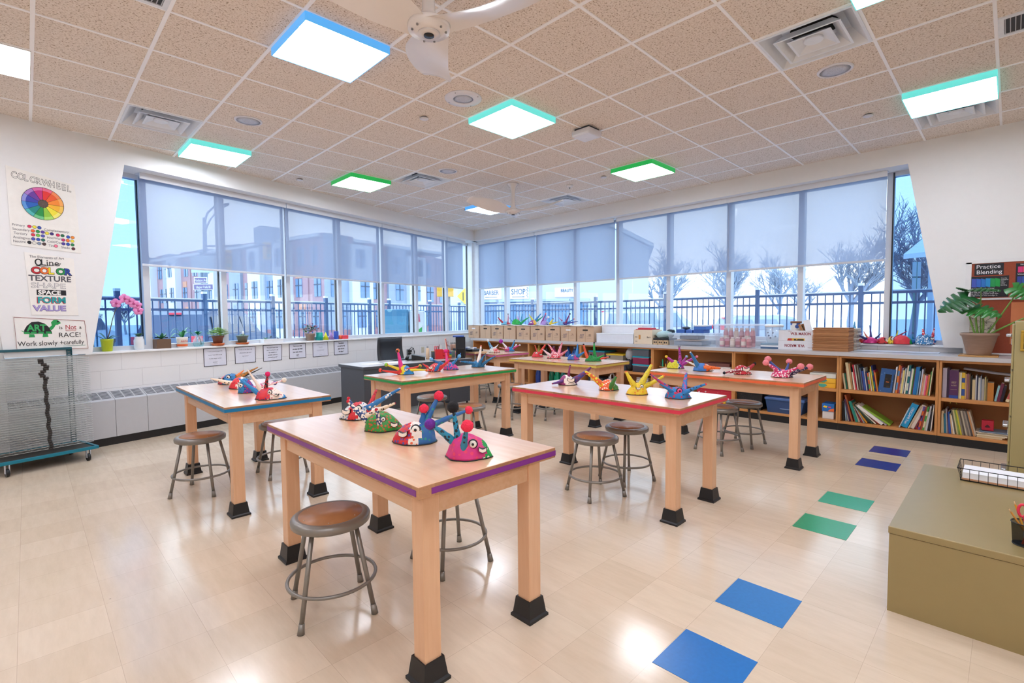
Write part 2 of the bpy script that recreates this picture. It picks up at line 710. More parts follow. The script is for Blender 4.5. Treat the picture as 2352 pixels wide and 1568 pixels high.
LS = [6.36, 5.44, 4.47, 3.495, 2.51, 1.575, 0.595, -0.275]
lo = 0.33
for i in range(len(LS) - 1):
    window(L(0, lo, 0), LROT, -LS[i], -LS[i + 1], 1.03, 3.10, PANE)
window(L(0, lo, 0), LROT, -7.10, -LS[0], 1.03, 3.10, TINT)
RY = [4.98, 4.114, 3.145, 2.162, 1.193, .213, -.77, -1.74, -2.709]
for i in range(len(RY) - 1):
    window((5.05, 0, 0), -PI / 2, -RY[i], -RY[i + 1], 1.01, 3.10, PANE, sash=False)
window((5.05, 0, 0), -PI / 2, 2.709, 3.42, 1.01, 3.10, TINT, sash=False)
# corner post between the two window walls
b = MB()
b.prism([(4.90, 4.98), (5.05, 4.98), (5.20, 5.02), (5.20, ly(5.2, .44)), (4.92, ly(4.92, .44)), (4.86, ly(4.86, .33)), (4.84, 5.0)], 1.005, 3.2)
struct(b.build('trim_4', mat('#e4e7ea', 0.4)))
b = MB()
b.box(5.035, 5.06, -2.75, -2.735, 1.03, 3.09)
struct(b.build('trim_5', SASH))

# ------------------------------------------------------------------ roller blinds
FAB = milky('#aeb7cb', 0.36, 0.62, 'blind_fabric')
HEM = mat('#c8cdd6', 0.45)
VAL = mat('#d9dbe0', 0.5, noise_amt=.02)


def blind(loc, rz, x0, x1, label, grp):
    r = thing('roller_blind', label, 'blind', loc, rz, grp)
    b = MB()
    b.box(x0 + .005, x1 - .005, 0.0, 0.0016, 2.045, 3.06)
    b.build('fabric', FAB, r)
    b = MB()
    b.bev(x0 + .005, x1 - .005, -.006, .008, 2.02, 2.048, .004)
    b.build('hem_bar', HEM, r)
    b = MB()
    b.bev(x0 - .008, x1 + .008, -.07, -.055, 3.03, 3.10, .004)
    b.box(x0 - .008, x1 + .008, -.055, .05, 3.09, 3.10)
    b.build('headrail', VAL, r)


gl, gr = 'roller blinds on the left window wall', 'roller blinds on the right window wall'
lo2 = 0.24
blind(L(0, lo2, 0), LROT, -6.44, -4.585, 'half-lowered pale roller blind nearest the orchid on the left window wall', gl)
blind(L(0, lo2, 0), LROT, -4.555, -2.665, 'half-lowered pale roller blind above the colourful geometric solids on the sill', gl)
blind(L(0, lo2, 0), LROT, -2.635, -.79, 'half-lowered pale roller blind above the black office chair', gl)
blind(L(0, lo2, 0), LROT, -.75, -.12, 'narrowest roller blind, on the left window wall next to the room corner', gl)
blind((4.96, 0, 0), -PI / 2, -4.90, -3.10, 'half-lowered roller blind on the right window wall next to the room corner', gr)
blind((4.96, 0, 0), -PI / 2, -3.07, -1.19, 'half-lowered roller blind above the row of cardboard file boxes with hats', gr)
blind((4.96, 0, 0), -PI / 2, -1.12, .785, 'half-lowered roller blind above the clear plastic storage bins', gr)
blind((4.96, 0, 0), -PI / 2, .80, 2.69, 'half-lowered roller blind above the stack of brown folders', gr)

# ------------------------------------------------------------------ convector heaters under the left windows
RAD = mat('#b9bbc0', 0.4, 0.1, 0.03)
RADD = mat('#4a4e55', 0.5)


def heater(s0, s1, label):
    r = thing('wall_heater', label, 'heater', L((s0 + s1) / 2, 0, 0), LROT, 'convector heaters along the left wall')
    h = abs(s1 - s0) / 2
    b = MB()
    b.prism([(.055, .09), (.055, .50), (.075, .515), (.215, .585), (.245, .585), (.245, .09)], -h + .002, h - .002, axis='x')
    b.build('cover', RAD, r)
    b = MB()
    n = max(2, int(round(2 * h / .10)))
    for i in range(n):
        a0 = -h + .012 + i * (2 * h - .024) / n
        a1 = a0 + (2 * h - .024) / n - .012
        for j in range(6):
            t0 = (j + .15) / 6
            t1 = (j + .72) / 6
            y0, y1 = .078 + .13 * t0, .078 + .13 * t1
            z0, z1 = .5165 + .065 * t0, .5165 + .065 * t1
            b.add([(a0, y0, z0 + .0012), (a1, y0, z0 + .0012), (a1, y1, z1 + .0012), (a0, y1, z1 + .0012)], [(0, 1, 2, 3)])
    b.build('grille', RADD, r)
    b = MB()
    b.box(-h, h, .075, .24, 0, .09)
    b.build('toe_kick', BLACK, r)


heater(9.2, 7.80, 'grey wall heater section at the far left behind the drying rack')
heater(7.80, 6.83, 'grey wall heater section behind the right side of the drying rack')
heater(6.83, 6.52, 'narrow grey wall heater section just right of the drying rack')
heater(6.52, 4.90, 'long grey wall heater section behind the blue striped table')
heater(4.90, 3.37, 'long grey wall heater section between the blue striped table and the desk')
heater(3.37, 1.30, 'grey wall heater section mostly hidden behind the desk')
# ------------------------------------------------------------------ ceiling fixtures
LAMP = emit('#eef3ff', LIGHT_STRENGTH)


def light(a, b_, colour, label, drop=.06):
    r = thing('ceiling_light', label, 'light', ((a + .5) * G, (b_ + .5) * G, CH), 0, 'square ceiling light panels')
    h = .302
    bt = .0
    fm = band(colour) if drop > .02 else mat(colour, .4)
    b = MB()
    for x0, x1, y0, y1 in ((-h, h, -h, -h + .006), (-h, h, h - .006, h), (-h, -h + .006, -h + .006, h - .006), (h - .006, h, -h + .006, h - .006)):
        b.box(x0, x1, y0, y1, -drop, .0)
    b.build('frame', fm, r)
    b = MB()
    b.box(-h + .008, h - .008, -h + .008, h - .008, -drop + .003, -drop + .012)
    b.build('diffuser', LAMP, r)


light(-2, -1, '#4f9fe0', 'largest ceiling light panel, blue sided, left of the near ceiling fan')
light(1, -1, '#63cfca', 'aqua sided ceiling light panel in the middle of the ceiling')
light(-2, 4, '#63cfca', 'aqua sided ceiling light panel above the left window wall')
light(1, 4, '#1e9a48', 'green sided ceiling light panel on the left, beside a square air vent')
light(5, -1, '#1e9a48', 'green sided ceiling light panel on the right half of the ceiling')
light(5, 4, '#4f9fe0', 'small far ceiling light panel with blue sides behind the far fan')
light(5, -6, '#63cfca', 'aqua sided ceiling light panel at the far right above the bulletin board wall')
light(1, -6, '#63cfca', 'ceiling light panel cut by the top edge beside the large air vent')
light(-5, 2, '#e6e6e6', 'flush white ceiling light panel cut by the left edge above the posters', drop=.012)

for a, c, n in ((-2, '#63cfca', 'nearest'), (-5, '#1e9a48', 'second'), (-8, '#4f9fe0', 'farthest')):  # unseen panels continuing the grid pattern, added to brighten the interior
    light(a, -6, c, '%s added ceiling light panel of the unseen row above and beside the camera' % n)
    light(a, -11, c, '%s added ceiling light panel of the unseen rear row behind the camera' % n)
light(-7, -1, '#4f9fe0', 'added unseen ceiling light panel to the left of the camera above the poster wall')  # one more panel out of view, added for extra light

VW = mat('#dfe3ea', 0.35)


def vent(a, b_, label):
    r = thing('air_vent', label, 'vent', ((a + .5) * G, (b_ + .5) * G, CH), 0, 'square ceiling air vents')
    b = MB()
    h = .296

    def ringsq(h0, z0, h1, z1, mi=0):
        c0 = [(-h0, -h0, z0), (h0, -h0, z0), (h0, h0, z0), (-h0, h0, z0)]
        c1 = [(-h1, -h1, z1), (h1, -h1, z1), (h1, h1, z1), (-h1, h1, z1)]
        b.add(c0 + c1, [(i, (i + 1) % 4, 4 + (i + 1) % 4, 4 + i) for i in range(4)], mi)
    ringsq(h, -.012, h - .018, -.012)
    ringsq(h, -.012, h, 0)
    ringsq(h - .018, -.012, .19, .09)
    ringsq(.19, .09, .0, .09)
    b.build('outer_cone', VW, r)
    b = MB()
    ringsq(.205, -.022, .19, -.022)
    ringsq(.19, -.022, .13, .035)
    ringsq(.205, -.022, .145, .04)
    b.build('middle_cone', VW, r)
    b = MB()
    ringsq(.135, -.018, .12, -.018)
    ringsq(.12, -.018, .055, .012)
    ringsq(.055, .012, 0, .012)
    ringsq(.135, -.018, .06, .03)
    b.cyl((0, 0, -.004), (0, 0, .013), .06, .06, 20)
    b.build('inner_cone', VW, r)
    b = MB()
    b.cyl((.0, .0, .078), (.0, .0, .0885), .15, .15, 28)
    b.build('duct_opening', mat('#0c0d0f', .8), r)


vent(2, -5, 'largest square air vent, at the upper right of the ceiling')
vent(-3, 3, 'square air vent on the left of the ceiling above the colour wheel wall')
vent(2, 3, 'square air vent beside the left green sided light panel')
vent(6, 2, 'square air vent to the right of the far ceiling fan')
vent(6, -6, 'square air vent directly behind the far right aqua light panel')


def grille(x0, x1, y0, y1, label, along):
    r = thing('return_grille', label, 'vent', ((x0 + x1) / 2, (y0 + y1) / 2, CH))
    hx, hy = (x1 - x0) / 2, (y1 - y0) / 2
    b = MB()
    b.box(-hx, hx, -hy, -hy + .03, -.01, 0); b.box(-hx, hx, hy - .03, hy, -.01, 0)
    b.box(-hx, -hx + .03, -hy + .03, hy - .03, -.01, 0); b.box(hx - .03, hx, -hy + .03, hy - .03, -.01, 0)
    b.build('frame', VW, r)
    b = MB()
    n = 22
    for i in range(n):
        if along == 'x':
            y = -hy + .035 + (2 * hy - .07) * i / (n - 1)
            b.box(-hx + .03, hx - .03, y - .0025, y + .0025, -.009, 0)
        else:
            x = -hx + .035 + (2 * hx - .07) * i / (n - 1)
            b.box(x - .0025, x + .0025, -hy + .03, hy - .03, -.009, 0)
    b.build('louvre', mat('#b3b4bb', .4), r)
    b = MB()
    b.box(-hx + .03, hx - .03, -hy + .03, hy - .03, -.003, 0)
    b.build('backing', mat('#3a3c42', .7), r)


grille(-4 * G + .01, -3 * G - .01, -1 * G + .01, 0 * G - .01, 'slatted white return grille at the top left edge of the ceiling', 'y')
grille(3.47 * G, 4 * G - .01, -7 * G + .01, -6 * G - .01, 'small slatted grille at the right edge of the ceiling', 'x')


def speaker(x, y, label, big=False):
    r = thing('ceiling_speaker', label, 'speaker', (x, y, CH), 0, 'round ceiling speakers')
    R = .165 if big else .125
    ri = .088 if big else .105
    b = MB()
    b.lathe([(ri, 0), (ri, -.010), (ri + .01, -.012), (R - .006, -.010), (R, -.004), (R, 0)], n=36)
    b.build('bezel', mat('#dfe0ea', .4), r)
    b = MB()
    b.lathe([(ri, -.006), (ri * .5, -.009), (0, -.010)], n=28)
    b.build('mesh_cover', dots('#c4c8d6', '#8d93a6', 160, .3), r)
    if big:
        for t in (.4, 1.97, 3.54, 5.11):
            b = MB()
            b.cyl((.145 * math.cos(t), .145 * math.sin(t), -.0125), (.145 * math.cos(t), .145 * math.sin(t), -.010), .005, n=8)
            b.build('screw', mat('#55585e', .4), r)


speaker(.5 * G, -.5 * G, 'large round ceiling speaker with screws beside the aqua middle light', True)
speaker(-1.5 * G, 2.5 * G, 'round ceiling speaker to the right of the left air vent')
speaker(3.5 * G, -4.5 * G, 'round ceiling speaker just below the largest air vent')
speaker(2.5 * G, 2.5 * G, 'small far round ceiling speaker near the left green light')
for x, y, lab in ((.29, .28, 'small round sprinkler cap left of the aqua middle light'), (.25, 3.24, 'small round sprinkler cap left of the left green light'),
                  (3.27, .26, 'small round sprinkler cap left of the right green light'), (3.4, -2.75, 'small round sprinkler cap on the right side of the ceiling'),
                  (3.2, 3.2, 'small round sprinkler cap left of the far blue light')):
    r = thing('sprinkler_cap', lab, 'sprinkler', (x, y, CH), 0, 'sprinkler caps on the ceiling')
    b = MB(); b.cyl((0, 0, -.012), (0, 0, 0), .026, .03, 16, caps=True); b.build('collar', mat('#55585f', .5), r)
    b = MB(); b.lathe([(.041, -.010), (.042, -.018), (.03, -.022), (0, -.023)], n=22); b.build('cap', mat('#d9d9e2', .4), r)
r = thing('smoke_detector', 'tiny white detector on the ceiling to the left of the right far air vent', 'detector', (3.29, .88, CH))
b = MB(); b.lathe([(.05, 0), (.05, -.012), (.03, -.03), (0, -.034)], n=20); b.build('housing', mat('#dcdde3', .4), r)
b = MB(); b.cyl((0, 0, -.055), (0, 0, -.03), .008, .012, 10); b.build('sensor_tip', mat('#9a9ca3', .4), r)
r = thing('ceiling_sensor', 'white box shaped device hanging under the ceiling grid right of the aqua light', 'sensor', (1.70, -.62, CH))
b = MB(); b.box(-.09, .09, -.09, .09, -.018, 0); b.build('mount_plate', mat('#3d3d42', .6), r)
b = MB(); b.bev(-.115, .115, -.115, .115, -.085, -.018, .02); b.build('housing', mat('#dcdce3', .35), r)
b = MB(); b.cyl((0.02, .02, -.088), (0.02, .02, -.083), .008, n=10); b.build('indicator_lens', mat('#f4f4f6', .2), r)


# ------------------------------------------------------------------ ceiling fans
def fan(x, y, label):
    r = thing('ceiling_fan', label, 'fan', (x, y, CH), 0, 'white three bladed ceiling fans')
    W = mat('#e4dedb', 0.22, noise_amt=.02)
    b = MB()
    b.lathe([(.085, 0), (.08, -.012), (.045, -.05), (.034, -.11), (.032, -.25), (.036, -.33), (.07, -.372), (.085, -.38)], n=26)
    b.build('downrod', W, r)
    b = MB()
    b.lathe([(.0, -.375), (.085, -.378), (.115, -.395), (.11, -.425), (.06, -.438), (.0, -.440)], n=30)
    b.build('hub', W, r)
    b = MB(); b.lathe([(.058, -.4375), (.060, -.446), (.030, -.448), (0, -.448)], n=26); b.build('centre_cap', mat('#dcd5d1', .25), r)
    b = MB(); b.lathe([(.028, -.447), (.027, -.453), (0, -.455)], n=18); b.build('lens', mat('#121317', .15), r)
    for ang in (-64, 52, 174):
        sec = 22
        prof = 8
        vs = []
        fs = []
        for i in range(sec):
            t = i / (sec - 1)
            rad = .03 + t * .72
            wd = .19 + .08 * math.sin(min(1, t * 1.2) * PI * .75) - .07 * max(0, (t - .80) / .20) ** 2
            wd *= (0.90 + .10 * min(1, t / .35))
            pit = math.radians(26 * math.sin(min(1, t * 1.6) * PI / 2) * (1 - .5 * t))
            off = .05 * math.sin(t * PI) - .02
            zc = -.415 + .095 * t ** 1.3
            for sgn in (1, -1):
                for j in range(prof):
                    u = j / (prof - 1) - .5
                    cy = u * wd
                    th = .011 * (1 - (2 * u) ** 2) * (1 - .5 * t)
                    cz = .02 * (1 - (2 * u) ** 2) + sgn * th
                    yy = cy * math.cos(pit) - cz * math.sin(pit) + off
                    zz = cy * math.sin(pit) + cz * math.cos(pit) + zc
                    vs.append((rad, yy, zz))
        m2 = 2 * prof
        for i in range(sec - 1):
            for s_ in (0, 1):
                for j in range(prof - 1):
                    a = i * m2 + s_ * prof + j
                    q = (a, a + 1, a + m2 + 1, a + m2)
                    fs.append(q if s_ == 0 else q[::-1])
        e = (sec - 1) * m2
        for j in range(prof - 1):
            fs.append((e + j, e + j + 1, e + prof + j + 1, e + prof + j))
        R = Matrix.Rotation(math.radians(ang), 4, 'Z')
        b = MB()
        b.add([R @ Vector(v) for v in vs], fs, 0, True)
        bl = b.build('blade', W, r)
        for d in (-.025, .03):
            p = R @ Vector((.085, d, -.437))
            b = MB(); b.cyl(p, p + Vector((0, 0, .012)), .006, n=8); b.build('bolt', mat('#8c8987', .35, .4), bl)


fan(-.96, -1.571, 'large near white ceiling fan cut off by the top edge of the photo')
fan(2.611, 1.396, 'small far white ceiling fan near the room corner')

# ------------------------------------------------------------------ work tables
TW = wood('#d0a07a', '#e4bf9d', 3.0, (14, 1.2, 14), 0.22, blocks=None)
TOPW = wood('#dba981', '#efcaa6', 2.5, (12, 0.8, 12), 0.25, blocks=None, coat=0.7)
EDGE = wood('#84583a', '#c29068', 8, (9, 9, 14), 0.35, blocks=(0.10, 0.06))
LEGW = wood('#d3a07a', '#e6be9a', 3.0, (14, 14, 1.2), 0.35)
BOOT = mat('#17181b', 0.4)


def table(x, y, rz, tape, label, gap=False):
    r = thing('work_table', label, 'table', (x, y, 0), rz, 'wooden art room work tables')
    hx, hy, zt = .37, .76, .785
    b = MB()
    b.bev(-hx, hx, -hy, hy, .738, zt, .003)
    top = b.build('tabletop', [TOPW, EDGE], r)
    for p in top.data.polygons:
        if abs(p.normal.z) < .5: p.material_index = 1
    tm = mat(tape, .35)
    g = .028 if gap else 0
    for i, (x0, x1, y0, y1) in enumerate(((-hx - .0012, -hx + .001, -hy + g * .5, hy), (hx - .001, hx + .0012, -hy, hy), (-hx + g * 2, hx, -hy - .0012, -hy + .001), (-hx, hx, hy - .001, hy + .0012))):
        b = MB(); b.box(x0, x1, y0, y1, .748, .771)
        b.build('edge_tape', tm, r)
    ins = .05
    lw = .075
    for x0, x1, y0, y1 in ((-hx + ins + .008, -hx + ins + .03, -hy + ins + lw, hy - ins - lw), (hx - ins - .03, hx - ins - .008, -hy + ins + lw, hy - ins - lw),
                           (-hx + ins + lw, hx - ins - lw, -hy + ins + .008, -hy + ins + .03), (-hx + ins + lw, hx - ins - lw, hy - ins - .03, hy - ins - .008)):
        b = MB(); b.bev(x0, x1, y0, y1, .645, .738, .002)
        b.build('apron', TW, r)
    for sx in (-1, 1):
        for sy in (-1, 1):
            cx, cy = sx * (hx - ins - lw / 2), sy * (hy - ins - lw / 2)
            b = MB(); b.bev(cx - lw / 2, cx + lw / 2, cy - lw / 2, cy + lw / 2, .02, .738, .004)
            lg = b.build('leg', LEGW, r)
            b = MB()
            pr_ = [(.049, .0), (.0615, .0), (.0605, .013), (.053, .018), (.045, .092), (.0385, .092), (.0385, .03)]
            vs = []
            fs = []
            P = [(.062, 0), (.062, .012), (.054, .019), (.0445, .092), (.0385, .092), (.0385, .06)]
            for q, z in P:
                vs += [(cx - q, cy - q, z), (cx + q, cy - q, z), (cx + q, cy + q, z), (cx - q, cy + q, z)]
            for j in range(len(P) - 1):
                fs += [(j * 4 + i, j * 4 + (i + 1) % 4, j * 4 + 4 + (i + 1) % 4, j * 4 + 4 + i) for i in range(4)]
            fs.append((3, 2, 1, 0))
            b.add(vs, fs)
            b.build('rubber_boot', BOOT, lg)
    return r


table(-1.225, -1.590, 0, '#7d2a86', 'nearest work table, purple striped edge, four painted paper hats on it', True)
table(-1.250, .68, 0, '#0a79ad', 'blue striped work table on the left in front of the heaters')
table(.765, -1.565, 0, '#dc3a52', 'red striped work table in the middle of the room')
table(.705, .585, PI / 2, '#0d9748', 'green striped work table in front of the dark desk')
table(2.74, .50, 0, '#d9bf57', 'yellow striped work table in front of the shelves of paint jugs')
table(2.60, -1.785, 0, '#ee6a3e', 'orange striped work table on the right in front of the bookcases')
table(3.105, 2.68, 0, '#d56a9c', 'pink striped work table farthest back near the room corner')

# ------------------------------------------------------------------ stools
STEEL = mat('#8a857f', 0.35, 0.55, 0.04)
PAD = mat('#a9744c', 0.35, noise_amt=.10, scale=30)


def make_stool(label):
    r = thing('metal_stool', label, 'stool', (0, 0, 0), 0, 'round metal stools with brown seats')
    b = MB()
    b.lathe([(.145, .4545), (.152, .456), (.166, .454), (.1775, .446), (.180, .437), (.178, .418), (.170, .412), (0, .414)], n=40)
    b.build('seat_rim', STEEL, r)
    b = MB()
    b.lathe([(.1455, .452), (.1445, .4555), (0, .4565)], n=40)
    pad = b.build('seat_pad', PAD, r)
    for i in range(6):
        t = i * PI / 3 + .3
        b = MB(); b.lathe([(.0032, .4560), (.002, .4574), (0, .4576)], c=(.128 * math.cos(t), .128 * math.sin(t), 0), n=7)
        b.build('rivet', mat('#cfcac2', .3, .5), pad)
    for i in range(4):
        t = PI / 4 + i * PI / 2
        c, s = math.cos(t), math.sin(t)
        b = MB()
        b.tube([(.135 * c, .135 * s, .415), (.222 * c, .222 * s, .028)], .0112, 10)
        lg = b.build('leg', STEEL, r)
        b = MB()
        b.cyl((.218 * c, .218 * s, .045), (.2265 * c, .2265 * s, .0), .0128, .0165, 10)
        b.build('foot_cap', STEEL, lg)
    b = MB()
    b.tube([(.1995 * math.cos(2 * PI * i / 40), .1995 * math.sin(2 * PI * i / 40), .150) for i in range(40)], .0085, 8, closed=True)
    b.build('foot_ring', STEEL, r)
    return r


stool0 = None
for x, y, rot, lab in ((-1.552, -1.540, -16, 'nearest metal stool, on the left side of the purple striped table'),
                       (-.875, -1.585, -5, 'metal stool tucked under the right side of the purple striped table'),
                       (-1.59, .762, -38, 'metal stool on the left side of the blue striped table'),
                       (-.96, .78, 0, 'metal stool under the right side of the blue striped table'),
                       (.835, 1.00, 10, 'metal stool behind the green striped table beside the desk front'),
                       (.735, .20, 25, 'metal stool at the near side of the green striped table'),
                       (2.50, .60, -20, 'metal stool mostly hidden behind the red striped table'),
                       (.562, -1.548, -20, 'front one of two metal stools under the red striped table'),
                       (1.03, -1.535, -18, 'rear one of two metal stools under the red striped table'),
                       (2.435, -1.73, -15, 'left one of two metal stools under the orange striped table'),
                       (2.875, -1.812, -4, 'right one of two metal stools under the orange striped table'),
                       (3.05, 2.75, 12, 'left far metal stool below the pink striped table'),
                       (3.60, 2.62, 30, 'right far metal stool below the pink striped table'),
                       (2.16, 1.02, 5, 'metal stool at the left end of the yellow striped table')):
    if stool0 is None:
        stool0 = make_stool(lab)
        stool0.location = (x, y, 0)
        stool0.rotation_euler = (0, 0, math.radians(rot))
    else:
        dup(stool0, (x, y, 0), math.radians(rot), lab)

# ------------------------------------------------------------------ coloured floor tiles
for x0, x1, c, lab in ((-.828, -.534, '#1d6fb9', 'blue floor tile nearest the camera'), (-.236, .055, '#2a74b8', 'blue floor tile second from the camera'),
                       (.957, 1.252, '#0f9a6d', 'green floor tile nearer to the flat file cabinet'), (1.560, 1.848, '#0c9d78', 'green floor tile farther from the camera'),
                       (2.803, 3.103, '#173a8f', 'navy blue floor tile nearer to the camera'), (3.418, 3.720, '#23348f', 'navy blue floor tile closest to the bookcase')):
    b = MB(); b.box(x0, x1, -3.124, -2.826, 0, .0016)
    tag(b.build('floor_tile', mat(c, .28, noise_amt=.12, scale=60)), lab, 'floor tile', 'coloured floor tiles in a row')
# ------------------------------------------------------------------ flat file cabinet and what stands on it
OLV = mat('#97855a', 0.33, 0.15, 0.03)
r = thing('flat_file_cabinet', 'low olive metal flat file cabinet in the right foreground', 'cabinet', (.25, -3.42, 0))
b = MB(); b.box(0.004, 1.325, -1.06, -.004, .0, .365); b.build('body', OLV, r)
b = MB(); b.bev(0, 1.333, -1.065, 0, .3665, .40, .004); b.build('top_cap', OLV, r)
for i in range(5):
    b = MB(); b.box(1.326, 1.334, -1.03, -.03, .02 + i * .068, .082 + i * .068)
    d = b.build('drawer', OLV, r)
    b = MB(); b.box(1.334, 1.345, -.60, -.46, .04 + i * .068, .055 + i * .068); b.build('handle', ALU, d)

r = thing('letter_tray', 'black wire letter tray holding white paper on the olive flat file', 'tray', (1.30, -3.595, .40))
b = MB()
for z, e in ((.0045, .015), (.075, 0)):
    b.tube([(e, -e, z), (.25 - e, -e, z), (.25 - e, -.34 + e, z), (e, -.34 + e, z)], .0026, 6, closed=True)
for i in range(9):
    y = -.015 - i * .31 / 8
    b.tube([(0, y, .075), (.015, y, .0045), (.235, y, .0045), (.25, y, .075)], .0014, 5)
for i in range(7):
    x = .02 + i * .21 / 6
    b.tube([(x, 0, .075), (x, -.015, .0045), (x, -.325, .0045), (x, -.34, .075)], .0014, 5)
b.build('wire_basket', mat('#131316', .4, .3), r)
b = MB(); b.box(.018, .23, -.32, -.02, .007, .016); b.build('cardboard_sheet', mat('#c2906b', .7), r)
tag(MB().box(1.322, 1.528, -3.913, -3.617, .4165, .449).build('paper_stack', mat('#eef0f5', .6)), 'stack of white paper lying in the black wire letter tray', 'paper')

r = thing('pencil_cup', 'black mesh cup of pencils at the right edge of the olive flat file', 'cup', (.415, -3.862, .40))
MESHB = milky('#17181b', .35, .2, 'wire_mesh')
b = MB(); b.lathe([(.040, .004), (.043, .05), (.046, .094)], n=28); b.f = [f for f in b.f if len(f) == 4]; b.mi = b.mi[:len(b.f)]; b.sm = b.sm[:len(b.f)]
b.build('mesh_wall', MESHB, r)
b = MB(); b.lathe([(0, .0), (.041, .0), (.042, .004), (0, .005)], n=28); b.build('base', BLACK, r)
b = MB(); b.tube([(.046 * math.cos(2 * PI * i / 28), .046 * math.sin(2 * PI * i / 28), .094) for i in range(28)], .0028, 6, closed=True); b.build('rim', BLACK, r)


def pencil(p, q, col, label):
    r = thing('pencil', label, 'pencil', p, 0, 'pencils in the mesh cup')
    d = Vector(q) - Vector(p)
    ln = d.length
    u = d / ln
    b = MB(); b.cyl((0, 0, 0), u * (ln - .018), .0036, .0036, 6, smooth=False); b.build('shaft', mat(col, .4), r)
    b = MB(); b.cyl(u * (ln - .018), u * (ln - .003), .0036, .0011, 6); b.build('sharpened_tip', mat('#d7b183', .6), r)
    b = MB(); b.cyl(u * (ln - .003), u * ln, .0011, .0003, 6); b.build('lead', BLACK, r)


pencil((.400, -3.875, .406), (.438, -3.822, .575), '#d99a2b', 'yellow pencil sticking up highest in the mesh cup')
pencil((.425, -3.885, .406), (.412, -3.806, .545), '#c98a3a', 'yellow pencil leaning farthest left in the mesh cup')
pencil((.40, -3.852, .406), (.43, -3.890, .55), '#e2552c', 'orange red pencil leaning right in the mesh cup')
r = thing('scissors', 'red handled scissors standing in the black mesh cup', 'scissors', (.415, -3.866, .406))
b = MB(); b.box(-.004, .004, -.012, -.004, 0, .10); b.box(-.004, .004, .004, .012, 0, .10); b.build('blade', mat('#b9bcc2', .3, .8), r)
for s_ in (-1, 1):
    b = MB(); b.tube([(0, s_ * .017 + .013 * math.cos(2 * PI * i / 16), .138 + .026 * math.sin(2 * PI * i / 16)) for i in range(16)], .0052, 7, closed=True)
    b.tube([(0, s_ * .008, .09), (0, s_ * .012, .115)], .005, 7)
    b.build('handle', mat('#d92b4b', .35), r)

# ------------------------------------------------------------------ tall filing cabinet at the right edge
r = thing('filing_cabinet', 'tall olive filing cabinet at the right edge in front of the bulletin board', 'cabinet', (2.2, -3.80, 0))
b = MB(); b.bev(0, .46, -.70, -.012, 0, 1.32, .006); b.build('body', mat('#a89a6c', .35, .1, .03), r)
for i in range(4):
    b = MB(); b.bev(.01, .45, -.012, 0.0, .04 + i * .318, .345 + i * .318, .004); d = b.build('drawer', mat('#a89a6c', .35, .1, .03), r)
    b = MB(); b.bev(.14, .32, 0, .03, .255 + i * .318, .275 + i * .318, .006); b.build('handle', mat('#c7c9cd', .25, .8), d)
    b = MB(); b.box(.18, .28, 0, .004, .20 + i * .318, .24 + i * .318); b.build('label_holder', mat('#e6e3dc', .4), d)
r = thing('framed_picture', 'small gold framed picture stuck to the side of the tall filing cabinet', 'picture', (2.194, -3.84, 1.12))
b = MB()
for y0, y1, z0, z1 in ((-.13, 0, 0, .015), (-.13, 0, .125, .14), (-.015, 0, .015, .125), (-.13, -.115, .015, .125)): b.bev(-.012, .005, y0, y1, z0, z1, .003)
b.build('frame', mat('#b8963c', .35, .6), r)
b = MB(); b.box(-.004, .004, -.115, -.015, .015, .125); b.build('picture', dots('#4d4630', '#a99a5b', 60, .35), r)

# ------------------------------------------------------------------ drying rack on casters at the left
TEAL = mat('#12788f', .35, .15)
TEALD = mat('#1d5560', .45)
WIRE = mat('#cdd3d2', .4, .2)
r = thing('drying_rack', 'tall wire art drying rack on teal casters frame at the left edge', 'rack', (-2.725, 2.427, 0), LROT)
b = MB()
b.bev(-.06, .66, -.012, .012, .105, .135, .003); b.bev(-.06, .66, .43, .454, .105, .135, .003)
b.bev(-.06, -.035, .012, .43, .105, .135, .003); b.bev(.635, .66, .012, .43, .105, .135, .003)
b.build('base_frame', TEAL, r)
b = MB()
b.box(-.03, .63, .02, .42, .118, .128); b.build('base_panel', mat('#3c3a36', .6), r)
for x, y in ((0, 0), (.575, 0), (0, .44), (.575, .44)):
    b = MB(); b.cyl((x - .011, y, .036), (x + .011, y, .036), .036, n=20); cs = b.build('caster_wheel', BLACK, r)
    b = MB(); b.box(x - .016, x - .012, y - .016, y + .016, .03, .105); b.box(x + .012, x + .016, y - .016, y + .016, .03, .105); b.build('caster_fork', ALU, cs)
for x in (-.06, .585):
    b = MB()
    b.box(x, x + .004, .43, .462, .13, 1.10); b.box(x + .036, x + .04, .43, .462, .13, 1.10)
    for i in range(37): b.box(x + .004, x + .036, .44, .446, .15 + i * .0255, .163 + i * .0255)
    b.build('upright', TEALD, r)
b = MB(); b.bev(-.06, .625, .43, .462, 1.085, 1.11, .003); b.build('top_bar', TEALD, r)
tray_me = None
rnd = random.Random(4)
